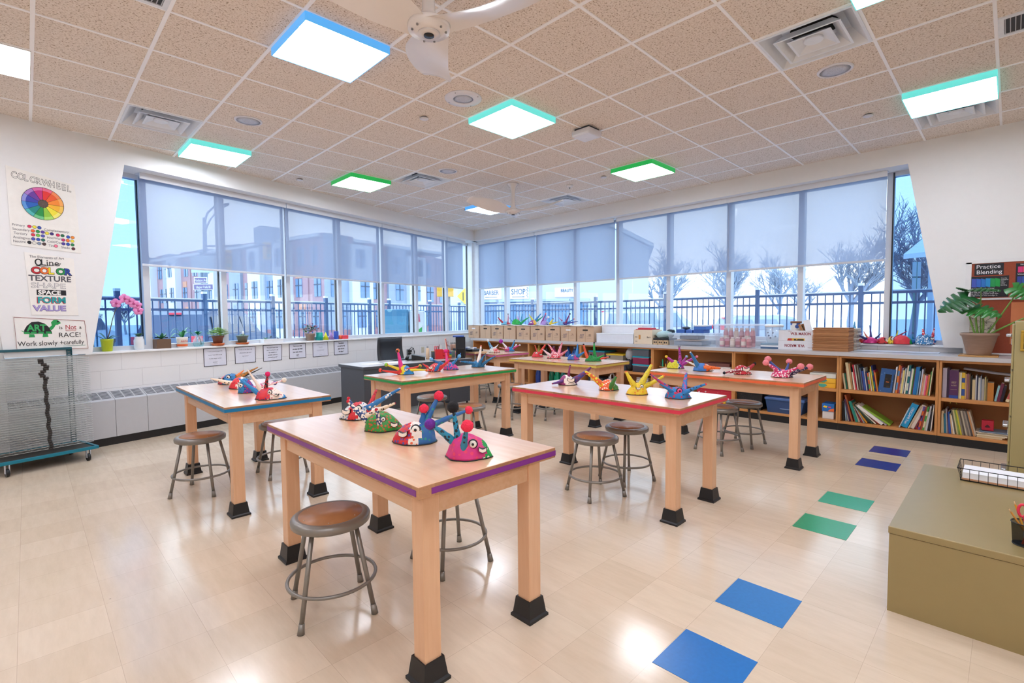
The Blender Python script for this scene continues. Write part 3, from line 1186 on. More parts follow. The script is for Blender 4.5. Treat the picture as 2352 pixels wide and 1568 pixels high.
for i in range(40):
    z = .185 + i * .0214
    if tray_me is None:
        b = MB()
        b.tube([(-.05, 0, 0), (.625, 0, 0), (.625, .43, 0), (-.05, .43, 0)], .0022, 4, closed=True)
        for k in range(5): b.tube([(-.05, .07 + k * .072, 0), (.625, .07 + k * .072, 0)], .0011, 3, caps=False)
        for k in range(5): b.tube([(.06 + k * .112, 0, .002), (.06 + k * .112, .43, .002)], .0011, 3, caps=False)
        o = b.build('wire_tray', WIRE, r)
        tray_me = o.data
    else:
        o = bpy.data.objects.new('wire_tray', tray_me); COL.objects.link(o); o.parent = r
    o.location = (0, 0, z)
    o.rotation_euler = (math.radians(-2.2 + .06 * i), 0, 0)
    b = MB()
    dx = .02 * math.sin(i * 1.1) * (1 if i > 30 else .25)
    w_ = .026 if i < 31 else .036
    b.cyl((.30 + dx - w_ / 2 - .022 * (i / 40), -.004, z), (.30 + dx + w_ / 2 - .022 * (i / 40), -.004, z), .0105 if i < 31 else .0125, n=9)
    b.build('tray_clip', mat('#2b2522', .6), r)

# ------------------------------------------------------------------ teacher's desk with its things
DSK = mat('#464a52', .42, .1, .03)
r = thing('office_desk', 'dark grey metal office desk below the left window wall', 'desk', (.56, 2.13, 0))
b = MB(); b.bev(0, 1.85, 0, .73, .70, .74, .006); o = b.build('desktop', [DSK, mat('#b9b2ae', .3)], r)
for p in o.data.polygons:
    if p.normal.z > .9: p.material_index = 1
for x in (.02, 1.42):
    b = MB(); b.bev(x, x + .40, .03, .70, .07, .70, .004); b.build('pedestal', DSK, r)
b = MB(); b.box(.42, 1.42, .035, .05, .12, .70); b.build('modesty_panel', mat('#3a3d45', .45), r)
for x in (.05, .39, 1.45, 1.79):
    for y in (.07, .66):
        b = MB(); b.cyl((x, y, 0), (x, y, .072), .02, .014, 12); b.build('foot', BLACK, r)
b = MB(); b.box(.0, 1.84, .012, .02, .60, .70); b.build('front_rail', DSK, r)

r = thing('office_chair', 'black high backed office chair behind the dark desk', 'chair', (1.76, 3.36, 0), math.radians(6))
LEA = mat('#20242b', .38)
b = MB()
nx, nz = 10, 14
vs = []
for s_ in (0, 1):
    for j in range(nz + 1):
        for i in range(nx + 1):
            u = i / nx * 2 - 1
            v = j / nz
            wd = .265 * (1 - .10 * v) * (1 - .0 * v)
            ed = (1 - abs(u) ** 8) * (1 - abs(2 * v - 1) ** 14)
            y = .04 * (1 - u * u) * .6 + .05 * math.sin(v * PI) + (-1 if s_ else 1) * (.012 + .022 * ed) + .10 * v
            vs.append((u * wd, y, .50 + v * .56))
n1 = (nx + 1) * (nz + 1)
fs = []
for s_ in (0, 1):
    for j in range(nz):
        for i in range(nx):
            a = s_ * n1 + j * (nx + 1) + i
            q = (a, a + 1, a + nx + 2, a + nx + 1)
            fs.append(q[::-1] if s_ == 0 else q)
rim = [i for i in range(nx + 1)] + [j * (nx + 1) + nx for j in range(1, nz + 1)] + [nz * (nx + 1) + i for i in range(nx - 1, -1, -1)] + [j * (nx + 1) for j in range(nz - 1, 0, -1)]
for k in range(len(rim)):
    a, c = rim[k], rim[(k + 1) % len(rim)]
    fs.append((a, c, n1 + c, n1 + a))
b.add(vs, fs, 0, True)
b.build('backrest', LEA, r)
b = MB(); b.bev(-.25, .25, -.42, .05, .44, .52, .035); b.build('seat', LEA, r)
b = MB(); b.cyl((0, -.18, .10), (0, -.18, .44), .028, n=14); b.build('gas_lift', ALU, r)
for i in range(5):
    t = i * 2 * PI / 5 + .3
    b = MB(); b.tube([(0, -.18, .10), (.28 * math.cos(t), -.18 + .28 * math.sin(t), .07)], [.024, .016], 8); a = b.build('base_arm', BLACK, r)
    b = MB(); b.cyl((.28 * math.cos(t) - .02, -.18 + .28 * math.sin(t), .028), (.28 * math.cos(t) + .02, -.18 + .28 * math.sin(t), .028), .027, n=14); b.build('caster', BLACK, a)
b = MB(); b.tube([(-.20, .05, .46), (0, .10, .46), (0, .12, .60)], .02, 8); b.build('back_bracket', BLACK, r)

ZD = .741
r = thing('desk_phone', 'black desk telephone with coiled handset on the dark desk', 'phone', (1.66, 2.50, ZD), math.radians(-35))
b = MB(); b.prism([(-.10, 0), (.10, 0), (.10, .045), (-.10, .085)], -.09, .09, axis='y'); b.build('base', BLACK, r)
b = MB(); b.tube([(-.17, -.11, .03), (-.16, -.07, .05), (-.15, 0, .055), (-.16, .07, .05), (-.17, .11, .03)], [.026, .018, .015, .018, .026], 10); b.build('handset', BLACK, r)
b = MB(); b.tube([(-.17 + .10 * t + .008 * math.cos(t * 70), -.11 - .03 * math.sin(t * PI), .014 + .008 * math.sin(t * 70)) for t in [i / 60 for i in range(61)]], .003, 5); b.build('cord', BLACK, r)
r = thing('lotion_bottle', 'tall cream bottle standing right of the desk telephone', 'bottle', (1.84, 2.52, ZD))
b = MB(); b.lathe([(0, 0), (.027, 0), (.028, .02), (.027, .155), (.014, .172)], n=20); b.build('body', mat('#e0c3a4', .4), r)
b = MB(); b.cyl((0, 0, .172), (0, 0, .20), .013, n=14); b.build('cap', mat('#8d8f95', .4), r)
r = thing('dark_canister', 'small dark canister between cream bottle and red desk organiser', 'canister', (1.89, 2.45, ZD))
b = MB(); b.cyl((0, 0, 0), (0, 0, .115), .026, n=18); b.build('body', mat('#2c3a42', .4), r)
b = MB(); b.cyl((0, 0, .115), (0, 0, .125), .027, n=18); b.build('lid', mat('#a49b6c', .4), r)
RED = mat('#d6242f', .38)
r = thing('desk_organizer', 'bright red desk organiser with compartments on the dark desk', 'organizer', (2.02, 2.44, ZD), math.radians(-25))
b = MB(); b.box(-.085, .03, -.06, .06, 0, .008); b.box(-.085, .03, -.06, -.054, .008, .15); b.box(-.085, .03, .054, .06, .008, .12)
b.box(-.085, -.079, -.054, .054, .008, .14); b.box(-.03, -.025, -.054, .054, .008, .13); b.box(.024, .03, -.054, .054, .008, .14)
b.build('holder', RED, r)
for i in range(2):
    for j in range(3):
        b = MB(); b.bev(.032 + i * .052, .082 + i * .052, -.062, .06, .004 + j * .046, .046 + j * .046, .003); b.build('drawer', RED, r)
r = thing('scissors', 'red scissors standing in the red desk organiser', 'scissors', (1.985, 2.46, ZD + .01), math.radians(-25))
b = MB(); b.box(-.008, .008, -.003, .003, 0, .12); b.build('blade', ALU, r)
for s_ in (-1, 1):
    b = MB(); b.tube([(s_ * .016 - .02 + .013 * math.cos(2 * PI * i / 14), 0, .155 + .03 * math.sin(2 * PI * i / 14)) for i in range(14)], .005, 6, closed=True); b.build('handle', mat('#d93a55', .4), r)
for i, (dx, c, h) in enumerate(((-.055, '#1b1c20', .18), (-.04, '#b03040', .20), (.0, '#e9e4da', .19))):
    r = thing('pen', ['black pen in the red desk organiser', 'dark red pen in the red desk organiser', 'white pen in the red desk organiser'][i], 'pen', (2.02 + dx, 2.425, ZD + .01), 0, 'pens in the red organiser')
    b = MB(); b.cyl((0, 0, 0), (.01, 0, h), .0045, n=8); b.build('barrel', mat(c, .4), r)
    b = MB(); b.cyl((.01, 0, h), (.0105, 0, h + .012), .0038, n=8); b.build('cap', mat(c, .3), r)
r = thing('note_blocks', 'stack of rainbow coloured note pads beside the red organiser', 'note pads', (2.155, 2.40, ZD), math.radians(-25))
for i, c in enumerate(('#d4362f', '#ef8b2c', '#f2d43a', '#4fae4b', '#2f8fd1', '#7a4aa0')):
    b = MB(); b.bev(-.038, .038, -.038, .038, i * .017, i * .017 + .016, .001); b.build('pad', mat(c, .6), r)
r = thing('sanitizer_bottle', 'clear pump bottle of hand sanitizer on the desk', 'bottle', (2.20, 2.47, ZD))
b = MB(); b.lathe([(0, 0), (.04, 0), (.042, .02), (.042, .15), (.03, .18), (.016, .19)], n=22); b.build('body', milky('#dfe8f2', .55, .4, 'clear_plastic', .06), r)
b = MB(); b.cyl((0, 0, .19), (0, 0, .215), .017, n=14); b.cyl((0, 0, .215), (0, 0, .255), .006, n=10); b.box(-.05, .012, -.008, .008, .25, .265); b.build('pump', mat('#e9edf2', .3), r)
r = thing('tissue_box', 'pale green tissue box behind the sanitizer bottle', 'tissue box', (2.30, 2.62, ZD), .2)
b = MB(); b.bev(-.06, .06, -.11, .11, 0, .10, .004); b.build('carton', mat('#a9c3bd', .5), r)
b = MB(); b.add([(-.02, -.05, .10), (.03, -.04, .10), (.02, .05, .10), (-.03, .04, .10), (.0, -.02, .17), (.015, .03, .165)], [(0, 1, 4), (1, 2, 5, 4), (2, 3, 5), (3, 0, 4, 5)]); b.build('tissue', mat('#f3f3f3', .8), r)
r = thing('desk_tower', 'black upright file tower on the right end of the dark desk', 'file sorter', (2.315, 2.30, ZD), math.radians(-40))
b = MB(); b.bev(-.075, .075, -.10, .14, 0, .33, .008); b.build('case', mat('#1c1f26', .4), r)
b = MB(); b.bev(-.06, .06, -.104, -.099, .02, .15, .003); b.build('front_panel', mat('#14161b', .25), r)
b = MB(); b.box(-.006, .006, -.1055, -.103, .06, .085); b.build('indicator', mat('#4b7ec9', .3), r)
tag(MB().bev(-.10, .07, -.12, .16, .0, .022, .002).build('binder', mat('#2f55a6', .4), loc=(2.305, 2.31, ZD + .331), rz=math.radians(-40)), 'blue binder lying on top of the black file tower', 'binder')
r = thing('picture_book', 'orange red picture book propped upright left of the black file tower', 'book', (2.255, 2.40, ZD), math.radians(-38))
b = MB(); b.prism([(-.10, 0), (-.085, 0), (-.125, .30), (-.14, .30)], -.10, .14, axis='y'); b.build('cover', mat('#e2876f', .5), r)
b = MB(); b.prism([(-.0995, .004), (-.088, .004), (-.1275, .296), (-.1375, .296)], -.104, -.0995, axis='y'); b.build('pages', mat('#efe6da', .7), r)
b = MB(); b.prism([(-.0845, 0), (-.079, 0), (-.119, .30), (-.1245, .30)], -.10, .14, axis='y'); b.build('back_cover', mat('#d5442f', .5), r)
for (x0, y0, rz, lab) in ((.86, 2.45, .15, 'loose white sheets of paper on the left of the dark desk'), (1.12, 2.40, -.1, 'white sheet of paper in the middle of the dark desk')):
    b = MB(); b.box(-.14, .14, -.11, .11, 0, .003); b.box(-.13, .16, -.10, .09, .003, .005)
    tag(b.build('paper_sheets', mat('#eceef2', .6), loc=(x0, y0, ZD), rz=rz), lab, 'paper')
tag(MB().bev(-.20, .20, -.09, .09, 0, .012, .004).build('keyboard', BLACK, loc=(1.55, 2.72, ZD), rz=-.05), 'thin black keyboard lying at the back of the dark desk', 'keyboard')

r = thing('supply_cart', 'narrow cart with chrome legs between the desk and the pink striped table', 'cart', (2.46, 2.12, 0))
b = MB(); b.bev(0, .25, 0, .64, .80, .83, .004); b.build('cart_top', wood('#d3a878', '#e6c49c', 3), r)
for x in (.015, .235):
    for y in (.02, .62):
        b = MB(); b.cyl((x, y, .012), (x, y, .80), .009, n=10); lg = b.build('leg', mat('#c3c8cf', .15, .9), r)
        b = MB(); b.cyl((x, y, 0), (x, y, .014), .014, n=12); b.build('foot_cap', BLACK, lg)
r = thing('paint_tray', 'dark tray of small paint pots on the chrome legged cart', 'tray', (2.47, 2.20, .831))
b = MB(); b.bev(0, .23, 0, .50, 0, .035, .004); b.build('tray', mat('#23262d', .4), r)
for i in range(6):
    b = MB(); b.cyl((.05 + .12 * (i % 2), .06 + .08 * i, .035), (.05 + .12 * (i % 2), .06 + .08 * i, .06), .03, n=14); b.build('pot', mat(['#e8ebf2', '#c9d3e6', '#7f8bb5'][i % 3], .5), r)
for i in range(6):
    r = thing('paint_bottle', 'small paint bottle with black cap, %s from the left on the chrome legged cart' % ['first', 'second', 'third', 'fourth', 'fifth', 'last'][i], 'bottle', (2.47 + .034 * i, 2.745 - .008 * i, .831), 0, 'paint bottles on the cart')
    b = MB(); b.lathe([(0, 0), (.019, 0), (.02, .01), (.02, .085), (.009, .105)], n=14); b.build('body', mat(['#b58a78', '#c79a83', '#d1a98f', '#a87f86', '#8a5f86', '#5d4a7d'][i], .35), r)
    b = MB(); b.cyl((0, 0, .105), (0, 0, .135), .0085, .005, 10); b.build('cap', BLACK, r)
# ------------------------------------------------------------------ bookcases along the right wall
BW = wood('#b9793f', '#d59a5f', 2.2, (1.2, 8, 1.2), 0.4)
BWI = wood('#a9713f', '#c58d57', 2.0, (1.4, 8, 1.0), 0.45)
BX = 4.27


def bookcase(ya, yb, label, shelf=True):
    """front plane x = BX, from ya (left) to yb (right)"""
    w_ = ya - yb
    r = thing('bookcase', label, 'bookcase', (BX, ya, 0), -PI / 2, 'birch bookcases along the right wall')
    d = .455
    for x0 in (0.001, w_ - .023):
        b = MB(); b.bev(x0, x0 + .022, 0, d, .085, .885, .0015); b.build('side_panel', BW, r)
    b = MB(); b.box(.023, w_ - .023, d - .012, d, .085, .885); b.build('back_panel', BWI, r)
    b = MB(); b.bev(.023, w_ - .023, 0, d - .012, .085, .112, .0015); b.build('bottom_panel', BW, r)
    b = MB(); b.bev(.023, w_ - .023, 0, .06, .862, .885, .0015); b.build('top_rail', BW, r)
    if shelf:
        b = MB(); b.bev(.023, w_ - .023, .003, d - .012, .455, .490, .0015); b.build('shelf', BW, r)
    b = MB(); b.box(0.001, w_ - .001, .004, d, 0, .085); b.build('toe_kick', BLACK, r)


bookcase(4.32, 2.68, 'bookcase at the far left behind the pink striped table')
bookcase(2.68, 1.44, 'bookcase holding the paint jugs behind the yellow striped table')
bookcase(1.44, .06, 'bookcase holding the teal lidded bins')
bookcase(.06, -1.16, 'bookcase with the wooden marker caddy and the white and red game box')
bookcase(-1.16, -2.38, 'bookcase with the blue lidded bin on its bottom shelf')
bookcase(-2.38, -3.275, 'bookcase full of picture books with blue front facing book')
bookcase(-3.275, -4.15, 'bookcase farthest right with the purple art history book')
b = MB()
b.prism([(4.235, 4.36), (4.965, 4.36), (4.965, -3.44), (4.735, -3.44), (4.735, -4.2), (4.235, -4.2)], .888, .930)
o = b.build('countertop', mat('#c3c1c3', .28, noise_amt=.02))
tag(o, 'long grey countertop running over all the bookcases', 'countertop')



def bx(name, label, cat, y0, y1, z0, z1, col, x0=4.33, dep=.28, grp=None, lidc=None, lidh=.02, rz=0, b_=.004, lid_over=.004, top=True):
    """simple box with lid: y0 left, y1 right (world), front at x0"""
    r = thing(name, label, cat, (x0, (y0 + y1) / 2, z0), -PI / 2 + rz, grp)
    h = abs(y0 - y1) / 2
    H = z1 - z0
    m = col if isinstance(col, bpy.types.Material) else mat(col, .5)
    b = MB(); b.bev(-h + .003, h - .003, 0.003, dep - .003, 0, H - (lidh if lidc else 0), b_); b.build('body', m, r)
    if lidc:
        b = MB(); b.bev(-h - lid_over + .003, h + lid_over - .003, 0, dep, H - lidh, H, b_); b.build('lid', lidc if isinstance(lidc, bpy.types.Material) else mat(lidc, .4), r)
    return r


def jug(y, z, h, col, capc, label, grp, rad=.062, x=4.40):
    r = thing('paint_jug', label, 'jug', (x, y, z), 0, grp)
    b = MB(); b.lathe([(0, 0), (rad, 0), (rad * 1.02, .01), (rad * 1.02, h * .52), (rad * .8, h * .7), (rad * .32, h * .88), (rad * .3, h * .92)], n=20); b.build('body', mat(col, .35), r)
    b = MB(); b.cyl((0, 0, h * .92), (0, 0, h), rad * .36, n=14); b.build('cap', mat(capc, .4), r)
    b = MB(); b.tube([(-rad * .3, 0, h * .86), (-rad * .75, 0, h * .8), (-rad * 1.0, 0, h * .55)], .009, 7); b.build('handle', mat(col, .35), r)


gj = 'paint jugs on the upper shelf'
for y, c, cc, lab in ((2.52, '#c9b24a', '#d9cb7a', 'yellow paint jug, leftmost on the upper shelf'), (2.33, '#2a2420', '#191512', 'black paint jug between the yellow and magenta jugs'),
                      (2.15, '#a8447c', '#b58fa8', 'left one of two magenta paint jugs on the upper shelf'), (2.01, '#b04a86', '#c9a3bb', 'right one of two magenta paint jugs on the upper shelf'),
                      (1.81, '#2159ad', '#23365e', 'left one of two blue paint jugs on the upper shelf'), (1.66, '#2763b8', '#9fb4d6', 'right one of two blue paint jugs on the upper shelf')):
    jug(y, .490, .345, c, cc, lab, gj)
gj2 = 'paint bottles on the lower shelf'
for y, c, cc, lab in ((2.54, '#2a4a9a', '#2a4a9a', 'blue paint jug, leftmost on the lower shelf'), (2.41, '#8b7fc4', '#e2e2ee', 'lilac paint jug on the lower shelf'),
                      (2.20, '#0c6b4e', '#0c6b4e', 'dark green paint jug on the lower shelf'), (2.07, '#109a72', '#0c6b4e', 'bright green paint jug on the lower shelf'),
                      (1.93, '#117a78', '#117a78', 'teal green paint jug on the lower shelf')):
    jug(y, .112, .30, c, cc, lab, gj2, .058)
# teal lidded bins
TL = '#159bb5'
gt = 'teal lidded plastic bins'
binm = lambda c: milky(c, .22, .3, 'tinted_plastic', .05)
for (y0, y1, z0, h, c, lc, lab) in ((1.30, .97, .490, .15, '#b98a92', TL, 'clear bin of pink things with teal lid, lower one of the left stack'),
                                    (1.30, .97, .641, .15, '#a98390', TL, 'clear bin with teal lid on top of the left stack'),
                                    (.935, .61, .490, .155, '#9fb1cc', TL, 'pale blue bin with teal lid in the middle below the yellow lidded bin'),
                                    (.935, .61, .646, .11, '#c9bfae', '#e8c62c', 'bin of beige things under a yellow lid'),
                                    (.435, .145, .490, .125, '#5d5a68', TL, 'bin of mixed scraps with teal lid, lowest of the right stack of three'),
                                    (.435, .145, .616, .125, '#b0476e', TL, 'bin of magenta things with teal lid, middle of the right stack of three'),
                                    (.435, .145, .742, .125, '#7d8896', TL, 'grey bin with teal lid, topmost of the right stack of three')):
    r = bx('storage_bin', lab, 'bin', y0, y1, z0, z0 + h, binm(c), 4.31, .36, gt, lc, .022, 0, .006, .008)
rnd = random.Random(9)
r = thing('plastic_bag', 'crumpled white plastic bag between the yellow lidded bin and the right stack', 'bag', (4.40, .525, .491))
b = MB(); b.ball((0, 0, .27), .085, 16, 12, 0, (1, .85, 1.15), .35); b.build('bag', milky('#e9ecf2', .1, .4, 'thin_plastic', .04), r)
b = MB(); b.ball((0, 0, .11), .10, 14, 10, 0, (.9, .78, 1.05), .25); b.build('dark_contents', mat('#20252f', .6), r)
for y, lab in ((.90, 'left one of two white handled jugs on the lower shelf'), (.74, 'right one of two white handled jugs on the lower shelf')):
    r = thing('white_jug', lab, 'jug', (4.40, y, .112), 0, 'white handled jugs')
    b = MB(); b.bev(-.07, .07, -.05, .05, 0, .22, .02); b.build('body', mat('#e2e4e8', .4), r)
    b = MB(); b.tube([(-.05, -.03, .215), (-.055, -.03, .28), (-.03, -.03, .30), (.02, -.03, .30), (.05, -.03, .27), (.05, -.03, .215)], .012, 8); b.build('handle', mat('#e2e4e8', .4), r)
    b = MB(); b.cyl((0, .02, .22), (0, .02, .255), .022, n=14); b.build('cap', mat('#cfd3d9', .4), r)
bx('dark_case', 'dark blue case left of the white handled jugs on the lower shelf', 'case', 1.33, 1.02, .112, .33, '#2b3440', 4.34, .3)
r = thing('paper_pile', 'pile of striped grey papers on the lower shelf beside the white jugs', 'papers', (4.33, .27, .112), -PI / 2)
for i in range(11):
    dx = rnd.uniform(-.008, .008)
    b = MB(); b.box(-.105 + dx, .105 + dx, rnd.uniform(0, .01), .27, i * .027, i * .027 + .020); b.build('paper_bundle', mat(['#d4d2cf', '#b9b7b6', '#e3e1dc'][i % 3], .7), r)

# unit with caddy and game box
r = thing('marker_caddy', 'round wooden caddy of markers and scissors on the upper shelf', 'caddy', (4.42, -.115, .490))
b = MB(); b.lathe([(0, .0), (.12, .0), (.12, .012), (0, .013)], n=30); b.build('base', BW, r)
b = MB(); b.lathe([(.112, .10), (.125, .10), (.125, .115), (.112, .115), (.112, .10)], n=30); b.build('ring', BW, r)
b = MB(); b.cyl((0, 0, .013), (0, 0, .20), .012, n=12); b.build('post', BW, r)
for i in range(12):
    t = i * 2 * PI / 12 + .2
    c = ['#1c8a6c', '#27305e', '#2a7f3c', '#1b6fae', '#33363c', '#16a07c', '#c98a2b', '#40434a', '#1d7d8f', '#b53a3a', '#273a7a', '#2d2f36'][i]
    b = MB(); b.cyl((.095 * math.cos(t), .095 * math.sin(t), .013), (.10 * math.cos(t), .10 * math.sin(t), .16 + .03 * (i % 3)), .009, n=8); b.build('marker', mat(c, .4), r)
for i, y in enumerate((-.20, -.165)):
    r = thing('scissors', ['orange handled scissors, right pair in the wooden caddy', 'orange handled scissors, left pair in the wooden caddy'][i], 'scissors', (4.335, y, .507), 0, 'orange handled scissors')
    b = MB(); b.box(-.002, .002, -.005, .005, 0, .10); b.build('blade', ALU, r)
    for s_ in (-1, 1):
        b = MB(); b.tube([(0, s_ * .012 + .010 * math.cos(2 * PI * k / 12), .125 + .022 * math.sin(2 * PI * k / 12)) for k in range(12)], .0035, 6, closed=True); b.build('handle', mat('#c9822b', .4), r)
r = bx('game_box', 'white and red printed game box on the upper shelf', 'box', -.65, -1.10, .490, .655, '#e3e0de', 4.33, .30, None, None)
b = MB(); b.box(-.17, .19, -.0015, .003, .03, .145); b.build('printed_label', dots('#c63a2c', '#e2b13c', 26, .42), r)
b = MB(); b.box(.03, .17, -.003, -.0015, .045, .115); b.build('blue_lettering', dots('#e2d6d4', '#2c3f94', 30, .45), r)
bx('flat_box', 'flat dark red box lying on top of the white and red game box', 'box', -.70, -1.08, .655, .70, '#7d4b46', 4.35, .27)
bx('toy_box', 'red printed box on the lower shelf behind the near corner of the red table', 'box', -.62, -1.12, .112, .345, dots('#c9283e', '#e7c9cf', 20, .25), 4.33, .3, None, '#c21f3a', .03)
tag(MB().ball((0, 0, 0), .045, 16, 10).build('yellow_ball', mat('#e0b02c', .4), loc=(4.36, -1.03, .16)), 'yellow ball partly hidden behind a stool on the lower shelf', 'ball')
# unit -1.16 .. -2.38
bx('pale_box', 'flat pale cream box at the left of the upper shelf right of the game box', 'box', -1.45, -1.86, .490, .575, '#ddd9c4', 4.34, .3, None, '#e4e0cf', .02)
for i in range(3):
    r = bx('pencil_box', ['lower yellow crayon box beside the picture books', 'upper yellow crayon box beside the picture books', 'pale box on top of the two yellow crayon boxes'][i], 'box', -2.06, -2.345, .490 + .058 * i, .546 + .058 * i, ['#efb62c', '#f0ba33', '#d9dcd2'][i], 4.31, .20, 'boxes stacked beside the picture books')
    if i < 2:
        b = MB(); b.prism([(-.02, .008), (.02, .006), (.05, .03), (.03, .046), (-.04, .046), (-.055, .03)], -.001, .004, axis='y'); b.build('teal_mark', mat('#49a594', .5), r)
r = thing('dark_basket', 'black woven basket on the bottom shelf left of the blue bin', 'basket', (4.33, -1.35, .112), -PI / 2)
b = MB(); b.prism([(-.145, 0), (.145, 0), (.165, .22), (-.165, .22)], 0, .33, axis='y'); b.build('basket', dots('#17171a', '#3a3236', 60, .3), r)
b = MB(); b.bev(-.17, .17, -.008, .338, .205, .228, .006); b.build('rim', BLACK, r)
r = thing('blue_bin', 'translucent blue lidded plastic bin on the bottom shelf', 'bin', (4.31, -1.78, .112), -PI / 2)
BB = milky('#3f6199', .08, .3, 'blue_plastic', .05)
b = MB(); b.prism([(-.195, 0), (.195, 0), (.225, .165), (-.225, .165)], 0.01, .33, axis='y'); b.build('body', BB, r)
b = MB(); b.bev(-.235, .235, 0, .345, .160, .195, .008); b.build('lid', mat('#4b6da8', .35), r)
b = MB(); b.bev(-.05, .18, .002, .012, .05, .06, .003); b.build('ridge', mat('#7f9cc9', .4), r)
r = bx('crayon_carton', 'blue and orange printed carton on a white box on the bottom shelf', 'box', -2.20, -2.335, .202, .298, '#1f6fc0', 4.31, .2)
b = MB(); b.prism([(-.055, .05), (-.04, .07), (-.005, .065), (-.015, .045)], -.001, .004, axis='y'); b.build('yellow_mark', mat('#f0cf2c', .5), r)
b = MB(); b.prism([(.0, .005), (.064, .005), (.064, .045), (.02, .03)], -.001, .004, axis='y'); b.build('orange_mark', mat('#e6713a', .5), r)
b = MB(); b.box(.002, .03, -.001, .004, .05, .06); b.build('red_mark', mat('#e0406a', .5), r)
bx('white_box', 'small white box under the blue and orange printed carton', 'box', -2.205, -2.33, .112, .2015, '#e3e1df', 4.315, .19)

# ------------------------------------------------------------------ books
ORD = ['first', 'second', 'third', 'fourth', 'fifth', 'sixth', 'seventh', 'eighth', 'ninth', 'tenth', 'eleventh', 'twelfth', 'thirteenth', 'fourteenth', 'fifteenth', 'sixteenth', 'seventeenth', 'eighteenth', 'nineteenth', 'twentieth', 'twenty first', 'twenty second', 'twenty third', 'twenty fourth', 'twenty fifth', 'twenty sixth', 'twenty seventh', 'twenty eighth', 'twenty ninth', 'thirtieth']
PAGES = mat('#efe8d8', .8)


def book(y, z, th, h, lean, col, label, grp, dep=.20, x=4.335, band=None):
    """y: world y of the foot of the spine; lean: degrees, + leans to the right"""
    o_ = thing('book', label, 'book', (x, y, z), -PI / 2, grp)
    o_.rotation_euler = (0, math.radians(lean), 0)
    o_.rotation_mode = 'XYZ'
    Rm = Matrix.Rotation(-PI / 2, 4, 'Z') @ Matrix.Rotation(math.radians(lean), 4, 'Y')
    o_.matrix_world = Matrix.Translation((x, y, z)) @ Rm
    t = th / 2
    h *= 1.09 if z > .4 else 1.05
    b = MB()
    c = min(.0022, th * .22)
    b.bev(-t, -t + c, 0, dep, 0, h, .0004); b.bev(t - c, t, 0, dep, 0, h, .0004); b.box(-t + c, t - c, 0, .002, 0, h)
    if band:
        b.box(-t, t, -.0006, .0, h * .12, h * .38, 1); b.box(-t, t, -.0006, .0, h * .62, h * .80, 1)
    b.build('cover', [mat(col, .45), mat(band or col, .5)], o_)
    b = MB(); b.box(-t + c, t - c, .003, dep - .005, .003, h - .004); b.build('pages', PAGES, o_)
    return o_


def row(y, z, items, lean, place, grp, dep=.20, x=4.335):
    for i, it in enumerate(items):
        cn, col, th, h = it[:4]
        bd = it[4] if len(it) > 4 else None
        le = lean(i) if callable(lean) else lean
        th *= .95
        step = th / math.cos(math.radians(le))
        # foot of the book: the lower corner rests on the shelf
        lift = abs(math.sin(math.radians(le))) * th / 2
        book(y - step / 2, z + lift + .0006, th - .0006, h, le, col, '%s book, %s from left, %s' % (cn, ORD[i], place), grp, dep, x + .012 * ((i * 7) % 3), bd)
        y -= step


U6L = [('cream', '#d9cfae', .018, .17), ('dark green', '#1f6f58', .016, .17), ('salmon', '#d99a78', .012, .22), ('tall ivory', '#e3d9b0', .028, .29), ('tan', '#c99a6a', .016, .28), ('black', '#2e2e2c', .009, .24),
       ('ivory', '#e8e0d0', .015, .19), ('red', '#d8344a', .013, .27), ('violet grey', '#6a5f8a', .009, .27), ('light grey', '#cfcac0', .011, .27), ('brown', '#5a3f34', .009, .27), ('grey', '#b9b3a6', .015, .27),
       ('charcoal', '#3b3b3a', .011, .27), ('steel blue', '#6f86a6', .011, .24), ('dull red', '#c2404c', .008, .2), ('blue', '#2c4f9c', .022, .21), ('white', '#e9ecf0', .009, .24), ('navy', '#1f2a66', .022, .2),
       ('orange and green', '#d9662e', .014, .19, '#5f9a4a'), ('off white', '#e6e2d8', .012, .2), ('olive', '#b9a93a', .013, .23), ('yellow', '#e6d24a', .009, .26), ('navy and teal', '#23307a', .015, .27, '#2a8a8f'), ('pink', '#e04a62', .011, .22), ('orange', '#dd8a3a', .011, .2)]
row(-2.425, .4905, U6L, -8, 'picture book case upper left cluster', 'books left on the upper picture book shelf')
o = book(-2.755, .4905, .018, .275, 6, '#2f5f9f', 'blue front facing book with dark figure on its cover, upper shelf', None, .012, 4.345)
